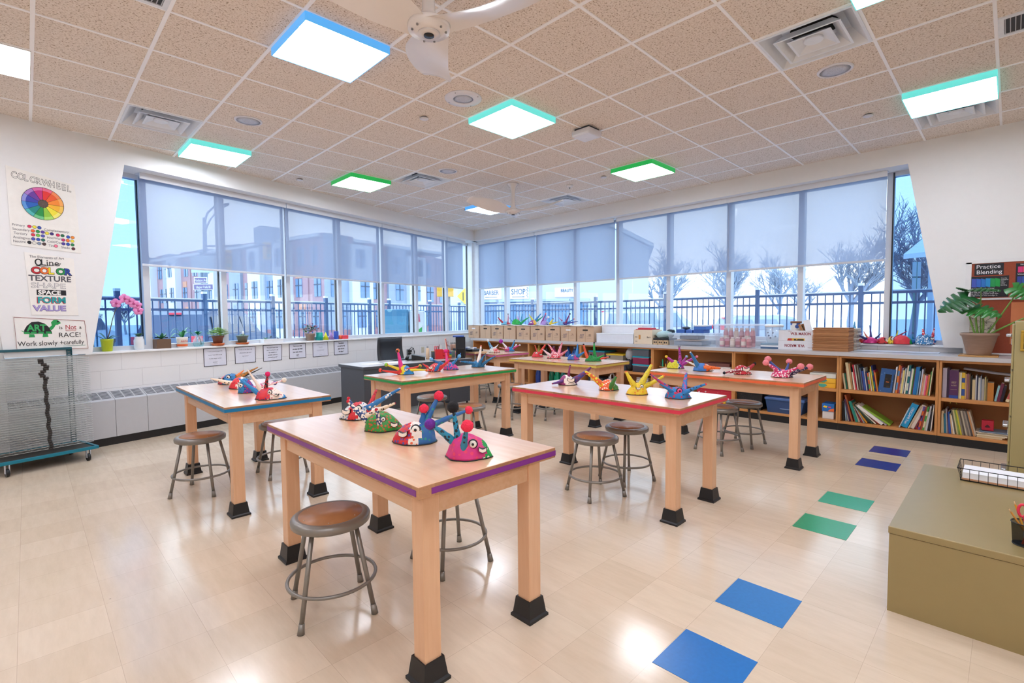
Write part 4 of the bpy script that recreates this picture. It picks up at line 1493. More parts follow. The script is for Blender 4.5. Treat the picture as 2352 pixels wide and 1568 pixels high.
# its front cover faces the room: a wide thin book
for ch in list(o.children): bpy.data.objects.remove(ch)
b = MB(); b.bev(-.01, .125, 0, .022, 0, .275, .002); b.build('cover', dots('#2f5f9f', '#5f8fc4', 38, .22), o)
b = MB(); b.box(.035, .095, -.001, .001, .06, .215); b.build('cover_picture', dots('#1a1a1f', '#3a2d22', 22, .4), o)
b = MB(); b.box(.05, .078, -.002, -.0005, .12, .132); b.build('orange_mark', mat('#c9692c', .5), o)
U6R = [('black', '#2a2a2a', .008, .19), ('white', '#e6e8ee', .017, .27), ('dark', '#1d1d20', .009, .27), ('orange and blue', '#e0833a', .016, .29, '#5f93c4'), ('brick red', '#b8463a', .013, .28), ('lavender', '#9a8fb0', .016, .26, '#c9b8d6'),
       ('pale yellow', '#e8d98a', .016, .24), ('pale blue', '#d0dde6', .011, .26), ('coal black', '#242428', .008, .2), ('tall ivory', '#e9e4d2', .013, .29), ('tall teal', '#1f7f86', .018, .29, '#d9e3d6'), ('violet blue', '#7d86b8', .012, .26),
       ('white green', '#e4e9d6', .017, .26), ('green', '#3f8f3a', .01, .26), ('magenta', '#c23a6a', .008, .26), ('wide bright blue', '#1173b8', .034, .28), ('light blue', '#8fb8d6', .012, .24), ('near black', '#1c1c20', .009, .24),
       ('blue white', '#ccd3ea', .013, .26), ('peach', '#e9b48a', .013, .21), ('cream', '#efe6d6', .018, .2), ('pink', '#e85a86', .014, .2), ('orange', '#e08a4a', .018, .21), ('slim green', '#4f9a4a', .012, .24), ('slim cream', '#e6dfc2', .009, .28)]
row(-2.872, .4905, U6R, 5, 'picture book case upper right cluster', 'books right on the upper picture book shelf')
# lower shelf of the picture book case: books slumped to the left
SL = [('black', '#16171b', .022, .22, -2), ('light blue', '#a9c6dc', .012, .21, -4), ('white and green', '#dfe9df', .012, .15, -8), ('dark purple', '#4a2a4e', .016, .25, -12), ('tall brown orange', '#b5623a', .018, .30, -14), ('red', '#c93a3a', .010, .235, -14),
      ('teal', '#1f8a7c', .026, .235, -17), ('grey tan', '#b8ac96', .020, .215, -22), ('crimson', '#c02a44', .010, .225, -29), ('grey', '#9a9aa0', .012, .19, -28), ('mustard', '#d99a2f', .018, .23, -35), ('black and grey', '#3b3d44', .013, .23, -38),
      ('dark green', '#24402f', .016, .26, -43), ('off white', '#e6e0cf', .013, .27, -46), ('scarlet', '#d04438', .013, .245, -48), ('thick white', '#e9e6e2', .030, .29, -52), ('lilac grey', '#b9aebf', .013, .27, -55), ('lime green', '#8fb83a', .020, .305, -57)]
y = -2.415
for i, (cn, col, th, h, le) in enumerate(SL):
    stp = [.026, .022, .024, .024, .030, .024, .028, .030, .026, .028, .030, .034, .034, .036, .036, .040, .040, .040][i]
    lift = abs(math.sin(math.radians(le))) * th / 2
    book(y - .012, .1126 + lift, th, h, le, col, '%s book slumped left, %s from left, picture book case lower shelf' % (cn, ORD[i]), 'slumped books on the lower shelf', .20, 4.325 + .012 * (i % 3))
    y -= stp * .86
y0r = -2.945
SR = [('pale blue', '#b8d0dd', .010, .23, 20), ('thick bright blue', '#1f9fd8', .062, .27, 20), ('thin tan', '#c9b79a', .014, .27, 22), ('wide off white', '#e4d9d0', .036, .27, 21), ('dark red', '#7d2a33', .012, .23, 20),
      ('red and navy', '#c8313f', .016, .19, 13, '#2a2f5e'), ('violet', '#6a4a9c', .016, .25, 9, '#d4652f'), ('brick', '#b5533a', .016, .25, 9), ('green', '#3f9a44', .014, .25, 9, '#e0d8b2'), ('cream', '#e6dcc0', .012, .20, 8), ('grey white', '#bcc0c9', .014, .26, 7), ('black', '#1f1c24', .024, .20, 6), ('slim white', '#e9e9e6', .008, .27, 4)]
for i, it in enumerate(SR):
    cn, col, th, h, le = it[:5]
    lift = abs(math.sin(math.radians(le))) * th / 2
    o = book(y0r - th / 2, .1126 + lift, th, h, le, col, '%s book leaning right, %s in right group, picture book case lower shelf' % (cn, ORD[i]), 'right leaning books on the lower shelf', .20, 4.325 + .01 * (i % 2), it[5] if len(it) > 5 else None)
    if i == 1:
        text('spine_title', 'ORIGAMI Fun', .034, mat('#f2f4f6', .5), o, (-.012, -.0012, .24), 'y', .0006, rot=-PI / 2)
    y0r -= th / math.cos(math.radians(le)) + .0012
# far right case, upper shelf
y0r = -3.302
UR = [('clear sleeved spiral', '#b9b2c4', .034, .285), ('dark plum', '#3a2440', .018, .28), ('thick purple', '#542a58', .072, .27), ('cream', '#ddcf9f', .010, .25), ('ivory', '#e9e0c0', .012, .25), ('striped multicolour', '#e2c23a', .026, .25, '#2f55a0'), ('tan', '#c49a6a', .012, .24), ('dusty pink', '#a8737a', .014, .24), ('brown', '#7d5a40', .012, .24),
      ('black', '#18181b', .014, .22), ('spiral bound tan', '#cdb98f', .022, .19), ('white', '#e6e6ea', .010, .23), ('navy', '#2a2f4e', .010, .22), ('thick white', '#ece9e0', .015, .21), ('grey blue', '#8a93a8', .009, .23), ('light grey spiral', '#b5b2ae', .020, .20), ('khaki', '#a89a6a', .012, .22), ('olive tan', '#8f7d52', .010, .20), ('wide orange brown', '#b8742c', .046, .17)]
for i, it in enumerate(UR):
    cn, col, th, h = it[:4]
    o = book(y0r - th / 2, .4906, th - .0006, h, 0, col, '%s book, %s from left, farthest right bookcase upper shelf' % (cn, ORD[i]), 'books on the far right upper shelf', .20, 4.32 + .01 * (i % 2), it[4] if len(it) > 4 else None)
    if i == 2:
        text('spine_title', 'ART', .022, mat('#d9c6a0', .5), o, (0, -.0012, .155), 'y', .0003, 'CENTER')
        text('spine_title', 'AGES', .018, mat('#d9c6a0', .5), o, (0, -.0012, .128), 'y', .0002, 'CENTER')
        b = MB(); b.box(-.0358, .0358, -.001, 0, .0, .03); b.build('spine_band', mat('#2a4fa8', .45), o)
        b = MB(); b.box(-.025, .025, -.001, 0, .09, .092); b.box(-.02, .02, -.001, 0, .176, .177); b.build('spine_rule', mat('#d9c6a0', .5), o)
        for s_ in (-1, 1):
            b = MB(); b.prism([(s_ * .008, 0), (s_ * .008 + .008, 0), (s_ * .026 + .008, -.055), (s_ * .026, -.055)], -.0235, -.0225, axis='y'); b.build('ribbon', mat('#cdb45c', .6), o)
    y0r -= th + .0006
for cn, col, th, h, le in (('sky blue', '#8fc0c9', .016, .145, 9), ('maroon', '#6a2440', .022, .17, 9), ('dark violet', '#241c2e', .02, .15, 9)):
    book(y0r - th / 2 - .004, .4906 + .003, th, h, le, col, 'small %s book leaning right beside the wide orange brown one' % cn, 'small leaning books', .15, 4.33)
    y0r -= th * 1.02 + .002
y0r -= .015
for i, (cn, col, bd) in enumerate((('cream and red', '#e6d6ae', '#b5504a'), ('ivory and orange', '#ead9b2', '#d98a3a'), ('buff', '#dcc79a', '#c9a05a'), ('pale patterned', '#e9e0c6', '#c05a4a'), ('beige', '#e2d2aa', '#a86a3c'))):
    book(y0r - .014, .4906 + .006, .024, .22, 17, col, '%s paperback leaning right, %s in the far right group' % (cn, ORD[i]), 'cream paperbacks leaning right', .16, 4.33, bd)
    y0r -= .0255
b = MB(); b.add([(0, .20, 0), (.0, -.33, -.055), (.22, -.33, -.05), (.22, .20, .005), (0, -.05, -.035), (.22, -.05, -.03)], [(0, 4, 5, 3), (4, 1, 2, 5)])
b.add([(0, .20, .002), (.0, -.33, -.053), (.22, -.33, -.048), (.22, .20, .007), (0, -.05, -.033), (.22, -.05, -.028)], [(3, 5, 4, 0), (5, 2, 1, 4)])
tag(b.build('paper_sheet', mat('#e9e7ea', .7), loc=(4.30, -3.66, .80)), 'large white sheet laid over the books on the far right upper shelf', 'paper')
# far right case, lower shelf
y0r = -3.302
LR = [('cream', '#d9c6a0', .024, .22, 0), ('teal blue', '#2a7fa0', .018, .20, -3), ('grey', '#a8a4a8', .010, .25, -3), ('plum', '#6a4a5e', .008, .25, -3), ('royal blue', '#2450a8', .020, .22, -5), ('beige', '#d2b48a', .014, .20, -7), ('white', '#e6e6e2', .010, .19, -8)]
for i, (cn, col, th, h, le) in enumerate(LR):
    lift = abs(math.sin(math.radians(le))) * th / 2
    book(y0r - th / 2, .1126 + lift, th - .0005, h, le, col, '%s book, %s from left, farthest right bookcase lower shelf' % (cn, ORD[i]), 'books on the far right lower shelf', .20, 4.32)
    y0r -= th / math.cos(math.radians(le)) + .001
for i, c in enumerate(('#5f5a4a', '#c9bf8a', '#7f9a4a', '#c9c23a', '#8a8276', '#5a4f45', '#b8ad9a', '#766d66', '#9a8f84', '#4e4a4a', '#c08a5a', '#b5a896')):
    le = -9 - .35 * i
    book(y0r - .007, .1126 + .0012, .0125, .245, le, c, 'worn magazine, %s from the left in the leaning magazine row' % ORD[i], 'leaning magazines on the far right lower shelf', .20, 4.32)
    y0r -= .0140
r = thing('paper_pile', 'loose pile of cream papers and magazines on the lower right shelf', 'papers', (4.32, -3.665, .113), -PI / 2)
for i, (c, w_, h) in enumerate((('#d9c9a6', .10, .012), ('#cbb78f', .105, .012), ('#e0d6be', .11, .010), ('#bfae8c', .10, .008), ('#e6dcc8', .13, .006), ('#7d93a8', .09, .006))):
    b = MB(); b.box(-w_ + .02 * (i % 2), w_ + .012 * i, .002 * i, .25, i * .0115, i * .0115 + h * .9); b.build('paper_layer', mat(c, .7), r)
r = thing('red_box', 'small red cube box standing on the pile of papers', 'box', (4.37, -3.655, .1825), -PI / 2)
b = MB(); b.bev(-.045, .045, 0, .09, 0, .10, .004); b.build('box', mat('#c2203c', .4), r)
b = MB(); b.prism([(-.022, .035), (-.012, .05), (0, .062), (.012, .05), (.022, .035), (.01, .03), (-.01, .03)], -.001, .002, axis='y'); b.build('printed_emblem', mat('#4a1420', .5), r)
# ------------------------------------------------------------------ things on the countertop
ZC = .9305
CARD = mat('#c9a98c', .7, noise_amt=.05)
INK = mat('#4b3f3c', .7)
INKB = mat('#3d4668', .7)
BXY = [(4.66, 4.29), (4.262, 3.912), (3.90, 3.54), (3.527, 3.172), (3.148, 2.777), (2.765, 2.392), (2.38, 2.018), (2.008, 1.646), (1.636, 1.258)]
BN = ['69', '', '52', '', '62', '80', '79', '71', '85']
for i, (ya, yb) in enumerate(BXY):
    lab = 'cardboard file box, %s from the left in the countertop row' % ORD[i] if i < 8 else 'cardboard file box marked 85, rightmost in the row on the countertop'
    r = thing('file_box', lab, 'box', (4.42, (ya + yb) / 2, ZC), -PI / 2, 'cardboard file boxes in a row')
    h = (ya - yb) / 2 - .004
    b = MB(); b.prism([(-h + .008, 0), (h - .008, 0), (h, .27), (-h, .27)], 0, .40, axis='y'); b.build('carton', CARD, r)
    b = MB(); b.prism([(-h - .002, .272), (-h * .5, .270), (0, .279 + .006 * (i % 2)), (h * .5, .274), (h + .002, .272), (h, .281), (0, .290 + .006 * (i % 2)), (-h, .281)], -.012, .41, axis='y'); b.build('lid_flap', mat('#dfdcd8', .6), r)
    b = MB(); b.prism([(-.045 + .012 * math.cos(t) * (1) + (.09 if c else 0), .205 + .012 * math.sin(t)) for c, rng in ((1, (-PI / 2, -PI / 4, 0, PI / 4, PI / 2)), (0, (PI / 2, 3 * PI / 4, PI, 5 * PI / 4, 3 * PI / 2))) for t in rng], -.0015, .002, axis='y')
    b.build('handle_hole', mat('#e2e2e6' if i in (0, 7) else '#14110f', .6), r)
    b = MB(); b.box(-.0015, .0015, -.0012, .0, 0, .19); b.box(-.0015, .0015, -.0012, 0, .218, .268); b.build('seam', mat('#8c7059', .7), r)
    if BN[i]:
        b = MB()
        for x0, x1, z in ((-.15, -.045, .098), (-.15, -.045, .062), (.03, .13, .098), (.03, .13, .060)): b.box(x0, x1, -.0012, 0, z, z + .0016)
        b.build('printed_line', INK, r)
        text('box_lettering', 'ART', .05, INKB, r, (-.115, -.0012, .102), 'y', .0004)
        text('box_lettering', 'DEPT', .036, INKB, r, (-.12, -.0012, .066), 'y', .0004)
        text('box_number', BN[i], .05, INK, r, (.075, -.0012, .103), 'y', .0004)
bx('archive_box', 'large white box at the back of the countertop behind the row of cardboard file boxes', 'box', 1.245, .45, ZC, 1.235, '#dfe2e8', 4.62, .32, None, '#e8eaee', .03)
r = bx('display_box', 'long low white box on the countertop right of the cardboard file boxes', 'box', 1.20, .475, ZC, 1.09, '#dde1e9', 4.40, .21, None, '#e6e9ef', .012)
r = bx('cream_carton', 'cream cardboard carton on the countertop with a red folder on top', 'box', .468, .135, ZC, 1.155, '#dccbb2', 4.40, .32)
b = MB(); b.box(-.075, -.045, -.001, .004, .075, .145); b.build('orange_label', mat('#c98a3f', .5), r)
text('box_lettering', 'Barn', .035, INK, r, (.07, -.0005, .10), 'y', .0004)
b = MB()
for z in (.115, .105, .045, .035): b.box(-.14, -.10, -.001, .004, z, z + .003)
b.build('printed_line', INK, r)
r = thing('red_folder', 'red folder lying on the cream carton', 'folder', (4.43, .32, 1.156), -PI / 2)
b = MB(); b.box(-.13, .16, .0, .24, .0, .012); b.build('cover', mat('#b8233a', .45), r)
b = MB(); b.box(-.10, .12, .02, .20, .012, .03); b.build('papers', mat('#c43a4c', .5), r)
r = thing('wooden_block_set', 'bundle of cut wooden blocks under a pale wrapped cloth on the countertop', 'blocks', (4.40, .0, ZC), -PI / 2)
for i in range(3):
    b = MB(); b.bev(-.12 + i * .085, -.045 + i * .085, .0, .2, 0, .07, .003); blk = b.build('block', mat('#c9ad88', .6), r)
    for x_ in (.012, .042):
        b = MB(); b.box(-.12 + i * .085 + x_, -.12 + i * .085 + x_ + .018, -.001, .003, .022, .05); b.build('cut_hole', mat('#1b1a1c', .7), blk)
b = MB(); b.bev(-.135, .13, .02, .3, .07, .10, .01); b.build('dark_layer', mat('#1e232c', .6), r)
b = MB(); b.ball((-.005, .15, .145), .13, 20, 12, 0, (1, 1.05, .48), .3); b.build('wrapped_cloth', mat('#a9c6c9', .45, noise_amt=.15, scale=30), r)
b = MB(); b.ball((.05, .24, .20), .06, 14, 9, 0, (1.2, 1, .5), .3); b.build('dark_glove', mat('#1b2a34', .6), r)
# low clear bin
r = thing('storage_bin', 'low clear plastic bin with grey contents below the blue boxes', 'bin', (4.38, -.50, ZC), -PI / 2)
CLR = milky('#dfe7f2', .76, .35, 'clear_plastic', .05)
b = MB(); b.prism([(-.325, 0), (.325, 0), (.36, .165), (-.36, .165)], 0, .40, axis='y'); b.build('body', CLR, r)
b = MB(); b.bev(-.37, .37, -.01, .41, .165, .185, .006); b.build('lid', milky('#e6edf5', .6, .4, 'clear_plastic', .05), r)
b = MB(); b.bev(-.28, .15, .03, .36, .01, .06, .005); b.build('grey_folders', mat('#7f8b9c', .6), r)
b = MB(); b.bev(-.26, .12, .04, .34, .075, .085, .002); b.build('board_sheet', mat('#c7ab92', .6), r)
b = MB(); b.bev(-.20, .08, .05, .3, .095, .145, .006); b.build('dark_case', mat('#5b6678', .5), r)
for i, (x0, x1, z0, z1, c, lab) in enumerate(((-.27, -.13, .0, .055, '#2f5fae', 'small dark blue box at the left end on the low clear bin'), (-.12, -.01, .0, .045, '#3563b3', 'small blue box in the middle on the low clear bin'), (.0, .16, .0, .05, '#2b57a6', 'blue carton under the tilted blue cartons on the low clear bin'), (.0, .19, .051, .12, '#3a6fc0', 'largest blue carton with white top on the low clear bin'))):
    bx('blue_box', lab, 'box', -.50 - x0, -.50 - x1, ZC + .186 + z0, ZC + .186 + z1, c, 4.45, .22, 'blue boxes on the low clear bin', '#dfe5ee' if i == 3 else None, .02)
r = thing('grey_pouch', 'small dark grey pouch lying on the small blue boxes', 'pouch', (4.52, -.36, ZC + .242), -PI / 2)
b = MB(); b.ball((0, 0, .02), .05, 14, 8, 0, (1.3, 1, .42), .2); b.build('pouch', mat('#3f4a58', .6), r)
# tall clear bin with pink bottles
r = thing('storage_bin', 'large clear plastic bin of pink paint bottles on the countertop', 'bin', (4.36, -1.14, ZC), -PI / 2)
b = MB()
b.prism([(-.255, 0), (.255, 0), (.30, .31), (-.30, .31)], 0, .42, axis='y')
b.build('body', milky('#e3e6f2', .80, .35, 'clear_plastic', .05), r)
b = MB(); b.bev(-.315, .315, -.012, .432, .30, .322, .006); b.build('rim', milky('#eef0f7', .65, .4, 'clear_plastic', .06), r)
gpk = 'pink paint bottles in the large clear bin'
for i in range(12):
    x_ = -.20 + .073 * (i % 6)
    row_ = i // 6
    c = ['#c98a9a', '#c07f92', '#d8c8ba', '#bf8a98', '#d98f95', '#d48a8e'][i % 6]
    rr = thing('paint_bottle', '%s pink bottle from the left in the %s row inside the large clear bin' % (ORD[i % 6], 'front' if row_ == 0 else 'back upper'), 'bottle', (4.36 + .06 + .13 * row_, -1.14 - x_, ZC + .006 + .0 * row_), 0, gpk)
    hh = .135 if row_ == 0 else .26
    b = MB(); b.lathe([(0, 0), (.031, 0), (.033, .01), (.033, hh * .78), (.022, hh * .86), (.022, hh * .87)], n=16); b.build('body', mat(c, .35), rr)
    b = MB(); b.cyl((0, 0, hh * .87), (0, 0, hh), .025, n=14); b.build('cap', mat('#e3d2d2', .4), rr)
    b = MB(); b.cyl((0, 0, hh * .2), (0, 0, hh * .6), .0338, n=16, caps=False); b.build('label', mat('#a8505f' if i % 2 else '#e8dcd2', .5), rr)
r = thing('plastic_tub', 'clear tub with white lid standing on books right of the pink bottle bin', 'tub', (4.55, -1.575, 1.002), 0)
b = MB(); b.lathe([(0, 0), (.085, 0), (.105, .215), (0, .216)], n=28); b.build('body', milky('#e6ebf1', .6, .4, 'clear_plastic', .05), r)
b = MB(); b.lathe([(0, .216), (.112, .214), (.114, .24), (.10, .246), (0, .247)], n=28); b.build('lid', mat('#e6e9ec', .35), r)
for i, (t, z, c) in enumerate(((2.6, .14, '#8d97ad'), (3.0, .07, '#6d7890'), (3.3, .14, '#8d97ad'), (3.6, .09, '#9aa6bb'), (2.75, .10, '#7d8aa3'))):
    b = MB(); b.ball((.098 * math.cos(t), .098 * math.sin(t), z), .011, 8, 6); b.build('sticker', mat(c, .5), r)
for i, (c, lab) in enumerate((('#3f5f84', 'dark blue book under the clear tub, lowest'), ('#dfe3e8', 'white book under the clear tub, middle'), ('#7d97ad', 'grey blue book under the clear tub, topmost'))):
    r = thing('book', lab, 'book', (4.42, -1.575, ZC + i * .0235), -PI / 2, 'books under the clear tub')
    b = MB(); b.bev(-.125, .125, 0, .26, 0, .022, .002); b.build('cover', mat(c, .5), r)
    b = MB(); b.box(-.126, .12, .004, .262, .004, .018); b.build('pages', PAGES, r)
r = thing('cereal_tin', 'round tin with a blue and white label standing behind the white cartons', 'tin', (4.72, -1.79, ZC), 0)
b = MB(); b.cyl((0, 0, 0), (0, 0, .355), .065, n=24); b.build('can', mat('#d9d2c6', .4), r)
b = MB(); b.cyl((0, 0, .22), (0, 0, .335), .0655, n=24, caps=False); b.build('label', dots('#e6e2dc', '#3a5aa0', 16, .4), r)
b = MB(); b.cyl((0, 0, .335), (0, 0, .360), .067, n=24); b.build('lid', mat('#8a5a3c', .5), r)
# W.B. Mason cartons
WC = mat('#dcdde2', .55)
NAV = mat('#8c2433', .5)
for i, (z0, z1, lab) in enumerate(((ZC, ZC + .115, 'lower white printed paper carton, its lettering upside down'), (ZC + .116, ZC + .245, 'upper white printed paper carton with the wooden frames sticking out'))):
    r = thing('paper_carton', lab, 'box', (4.41, -1.875, z0), -PI / 2, 'white printed paper cartons')
    H = z1 - z0
    b = MB()
    if i == 0:
        b.bev(-.205, .205, 0, .30, 0, H, .003)
    else:
        for a in ((-.20, .20, 0, .006), (-.20, .20, .294, .30), (-.20, -.194, .006, .294), (.194, .20, .006, .294)): b.box(a[0], a[1], a[2], a[3], 0, H)
        b.box(-.194, .194, .006, .294, 0, .004)
    b.build('carton', WC, r)
    if i == 0:
        text('carton_lettering', 'W.B. MASON', .048, NAV, r, (.10, -.001, .068), 'y', .0004, bold=.0012, rot=PI, sx=.82)
        text('carton_lettering', 'copy paper', .016, NAV, r, (.135, -.001, .028), 'y', .0004)
    else:
        text('carton_lettering', 'W.B. MASON', .048, NAV, r, (-.06, -.001, .072), 'y', .0004, bold=.0012, sx=.82)
        text('carton_lettering', 'Brand', .015, NAV, r, (-.085, -.001, .112), 'y', .0003)
        b = MB(); b.prism([(-.10, .0), (.10, .0), (.10, .03), (-.09, .03)], -.0012, .0, axis='y'); b.build('printed_band', mat('#d9a72f', .5), r)
        b = MB(); b.prism([(-.10, .0), (-.045, .0), (-.045, .026), (-.085, .026)], -.0018, -.0012, axis='y'); b.build('red_band', mat('#c03030', .5), r)
        b = MB(); b.box(-.02, .09, -.0018, -.0012, .002, .02); b.build('black_print', dots('#2a2420', '#d9a72f', 40, .3), r)
for i, (a, c, lab) in enumerate(((-28, '#a8703f', 'brown wooden picture frame tilted in the upper white carton'), (-24, '#8c5a33', 'darker wooden picture frame behind the other in the upper white carton'))):
    r = thing('framed_artwork', lab, 'frame', (4.50 + .07 * i, -1.985 - .012 * i, ZC + .125), -PI / 2)
    r.rotation_euler = (0, math.radians(a), -PI / 2)
    b = MB()
    b.box(-.012, .012, 0, .02, 0, .22); b.box(-.012, .012, .16, .18, 0, .22); b.box(-.012, .012, .02, .16, .20, .22); b.box(-.012, .012, .02, .16, 0, .02)
    b.build('frame', mat(c, .5), r)
    b = MB(); b.box(-.004, .0, .02, .16, .02, .20); b.build('backing', mat('#c9a57c', .7), r)
r = thing('paper_board', 'white board sticking up from the upper white carton', 'board', (4.52, -2.03, ZC + .125), -PI / 2)
r.rotation_euler = (0, math.radians(-14), -PI / 2)
b = MB(); b.box(-.045, .03, .0, .004, 0, .26); b.build('sheet', mat('#e3e5ea', .6), r)
b = MB(); b.box(-.045, .03, -.003, -.0005, .10, .25); b.build('top_sheet', mat('#eceef2', .6), r)
# brown folders
rnd = random.Random(12)
for i in range(18):
    z = ZC + i * .0158
    o = MB()
    dx = rnd.uniform(-.006, .006)
    o.box(-.188 + dx, .188 + dx, rnd.uniform(0, .012), .29, 0, .0062); o.box(-.186 + dx, .187 + dx, rnd.uniform(0, .01), .288, .0075, .0135)
    fb = thing('paper_folder', 'brown craft paper folder, %s from the bottom of the stack on the countertop' % ORD[i], 'folder', (4.38, -2.258, z), -PI / 2, 'brown folders in the stack')
    o.build('cover', mat(['#b67f52', '#c08a5c', '#a97348'][i % 3], .75), fb)
    o = MB(); o.box(-.180 + dx, .182 + dx, .012, .286, .0062, .0075); o.build('sheet', mat('#8d6a4e', .8), fb)
rnd = random.Random(3)
r = thing('newspaper_pile', 'ragged pile of grey newspapers behind the brown folders', 'newspapers', (4.70, -2.30, ZC), -PI / 2)
for i in range(14):
    a = rnd.uniform(-.012, .012)
    b = MB(); b.box(-.15 + a, .17 + a, 0, .20, i * .0195, i * .0195 + .0165); b.build('newspaper', mat(['#b9aea2', '#cfc6ba', '#a89c90'][i % 3], .8), r)
r = thing('foam_sheet', 'thin white panel lying on the countertop in front of the right window', 'board', (4.56, -2.78, ZC), -PI / 2)
b = MB(); b.box(-.32, .46, 0, .26, 0, .006); b.build('panel', mat('#dfe5f0', .3), r)
b = MB(); b.box(-.32, .46, -.003, 0, 0, .006); b.build('panel_edge', mat('#8d929c', .4), r)

# ------------------------------------------------------------------ bulletin board and monstera at the right
r = thing('bulletin_board', 'rust coloured bulletin board with white frame on the right wall', 'board', (4.748, -3.432, 0), -PI / 2)
b = MB(); b.box(.0, 1.9, -.018, 0, .935, 1.94); b.build('backing', mat('#c8c8c6', .6), r)
for z0, z1 in ((1.535, 1.92), (.955, 1.515)):
    b = MB(); b.box(.02, 1.88, -.022, -.018, z0, z1); b.build('cork_panel', mat('#97472f', .8, noise_amt=.12, scale=60), r)
b = MB()
for a in ((0, 1.9, 1.905, 1.94), (0, 1.9, 1.515, 1.535), (0, 1.9, .935, .955), (0, .045, .955, 1.92)): b.box(a[0], a[1], -.03, -.0225, a[2], a[3])
b.build('frame', mat('#e3e3e4', .4), r)
CHK = mat('#e6e6ea', .7)
BLK = mat('#1b1b22', .6)


def card(y0, y1, z0, z1, m, label, name='card', x=4.7245):
    o = thing(name, label, 'poster', (x, y0, 0), -PI / 2)
    b = MB(); b.box(0, abs(y1 - y0), -.0012, .0, z0, z1); b.build('sheet', m, o)
    return o


o = card(-3.50, -3.722, 1.777, 1.899, BLK, 'black card reading Practice Blending on the bulletin board')
text('lettering', 'Practice', .058, CHK, o, (.012, -.0025, 1.848), 'y', .0004)
text('lettering', 'Blending', .058, CHK, o, (.014, -.0025, 1.792), 'y', .0004)
o = card(-3.469, -3.764, 1.545, 1.765, BLK, 'black card with blue to green blended swatch on the bulletin board')
for i, c in enumerate(('#3f55b5', '#2b62c0', '#1f6fc0', '#1a8ac9', '#14954f', '#0c9a44')):
    b = MB(); b.prism([(.012 + i * .036, 1.655 + .004 * (i % 2)), (.05 + i * .036, 1.65), (.05 + i * .036, 1.742 - .005 * (i % 3)), (.012 + i * .036, 1.745)], -.0025, -.0012, axis='y'); b.build('paint_swatch', mat(c, .5), o)
for i, s_ in enumerate(('Overlap', 'analogous', 'your', 'colors', 'when', 'blending')):
    text('lettering', s_, .014, CHK, o, (.235, -.0025, 1.735 - i * .0145), 'y', .0002)
for i, s_ in enumerate(('then blend each of your', 'colors slowly with your one', 'to the next color. Drag it', 'to carry the pastel onto the', 'edge and do not smudge it.')):
    text('lettering', s_, .0185, CHK, o, (.012, -.0025, 1.632 - i * .0185), 'y', .0002)
o = card(-3.811, -4.20, 1.66, 1.884, BLK, 'black card with pink and blue value swatches cut by the right edge')
text('lettering', 'Warm', .022, CHK, o, (.03, -.0025, 1.862), 'y', .0002)
text('lettering', 'Value', .022, CHK, o, (.012, -.0025, 1.765), 'y', .0002)
for i in range(4):
    b = MB(); b.box(.015 + i * .035, .048 + i * .035, -.0025, -.0012, 1.79, 1.85); b.build('pink_swatch', mat(['#d62f7a', '#e0406a', '#e65a5a', '#ea7a5a'][i], .5), o)
    b = MB(); b.box(.012 + i * .035, .045 + i * .035, -.0025, -.0012, 1.672, 1.75); b.build('blue_swatch', mat(['#2a3f94', '#2f56ac', '#4a78c4', '#86a8dc'][i], .5), o)
o = card(-3.84, -4.1, 1.56, 1.63, BLK, 'small black card below the value swatches at the right edge')
text('lettering', 'Practice', .03, CHK, o, (.01, -.0025, 1.60), 'y', .0002)
o = card(-3.471, -3.678, 1.165, 1.353, mat('#dcd8c6', .7), 'square line drawing on cream paper behind the monstera pot', 'drawing')
rnd = random.Random(21)
for i in range(16):
    x0, z0 = rnd.uniform(.02, .17), rnd.uniform(1.18, 1.33)
    pts = [(min(.2, max(.005, x0 + .028 * k * math.cos(i) + .012 * math.sin(k * 1.7 + i))), -.0022, min(1.348, max(1.17, z0 + .02 * k * math.sin(i * 1.3) + .01 * math.cos(k * 2 + i)))) for k in range(6)]
    b = MB(); b.tube(pts, .0014, 4); b.build('ink_stroke', BLACK, o)
card(-3.788, -4.25, 1.055, 1.486, mat('#cf7d52', .75, noise_amt=.08), 'large sheet of orange paper low on the bulletin board', 'paper_sheet')
r = thing('planter_board', 'flat square wooden board under the monstera pot', 'board', (4.46, -3.565, ZC))
b = MB(); b.bev(-.14, .17, -.15, .15, 0, .014, .002); b.build('board', wood('#a9793f', '#c99a5f', 4), r)
r = thing('potted_monstera', 'monstera plant with split leaves in a weathered clay pot on the countertop', 'plant', (4.48, -3.565, ZC + .0145))
CLAY = wood('#8d7363', '#a98d7b', 5, (1.5, 1.5, 9), .75)
b = MB(); b.lathe([(0, 0), (.092, 0), (.095, .01), (.138, .195), (.150, .20), (.152, .225), (.140, .228), (.136, .205), (0, .20)], n=36); b.build('pot', CLAY, r)
b = MB(); b.lathe([(0, .206), (.134, .203)], n=24); b.build('soil', mat('#3a2d24', .9, noise_amt=.3, scale=80), r)
GRN = mat('#2f7d33', .32, noise_amt=.18, scale=14)
GRN2 = mat('#1f5a2c', .35, noise_amt=.18, scale=14)
STEM = mat('#6f9a3f', .45)


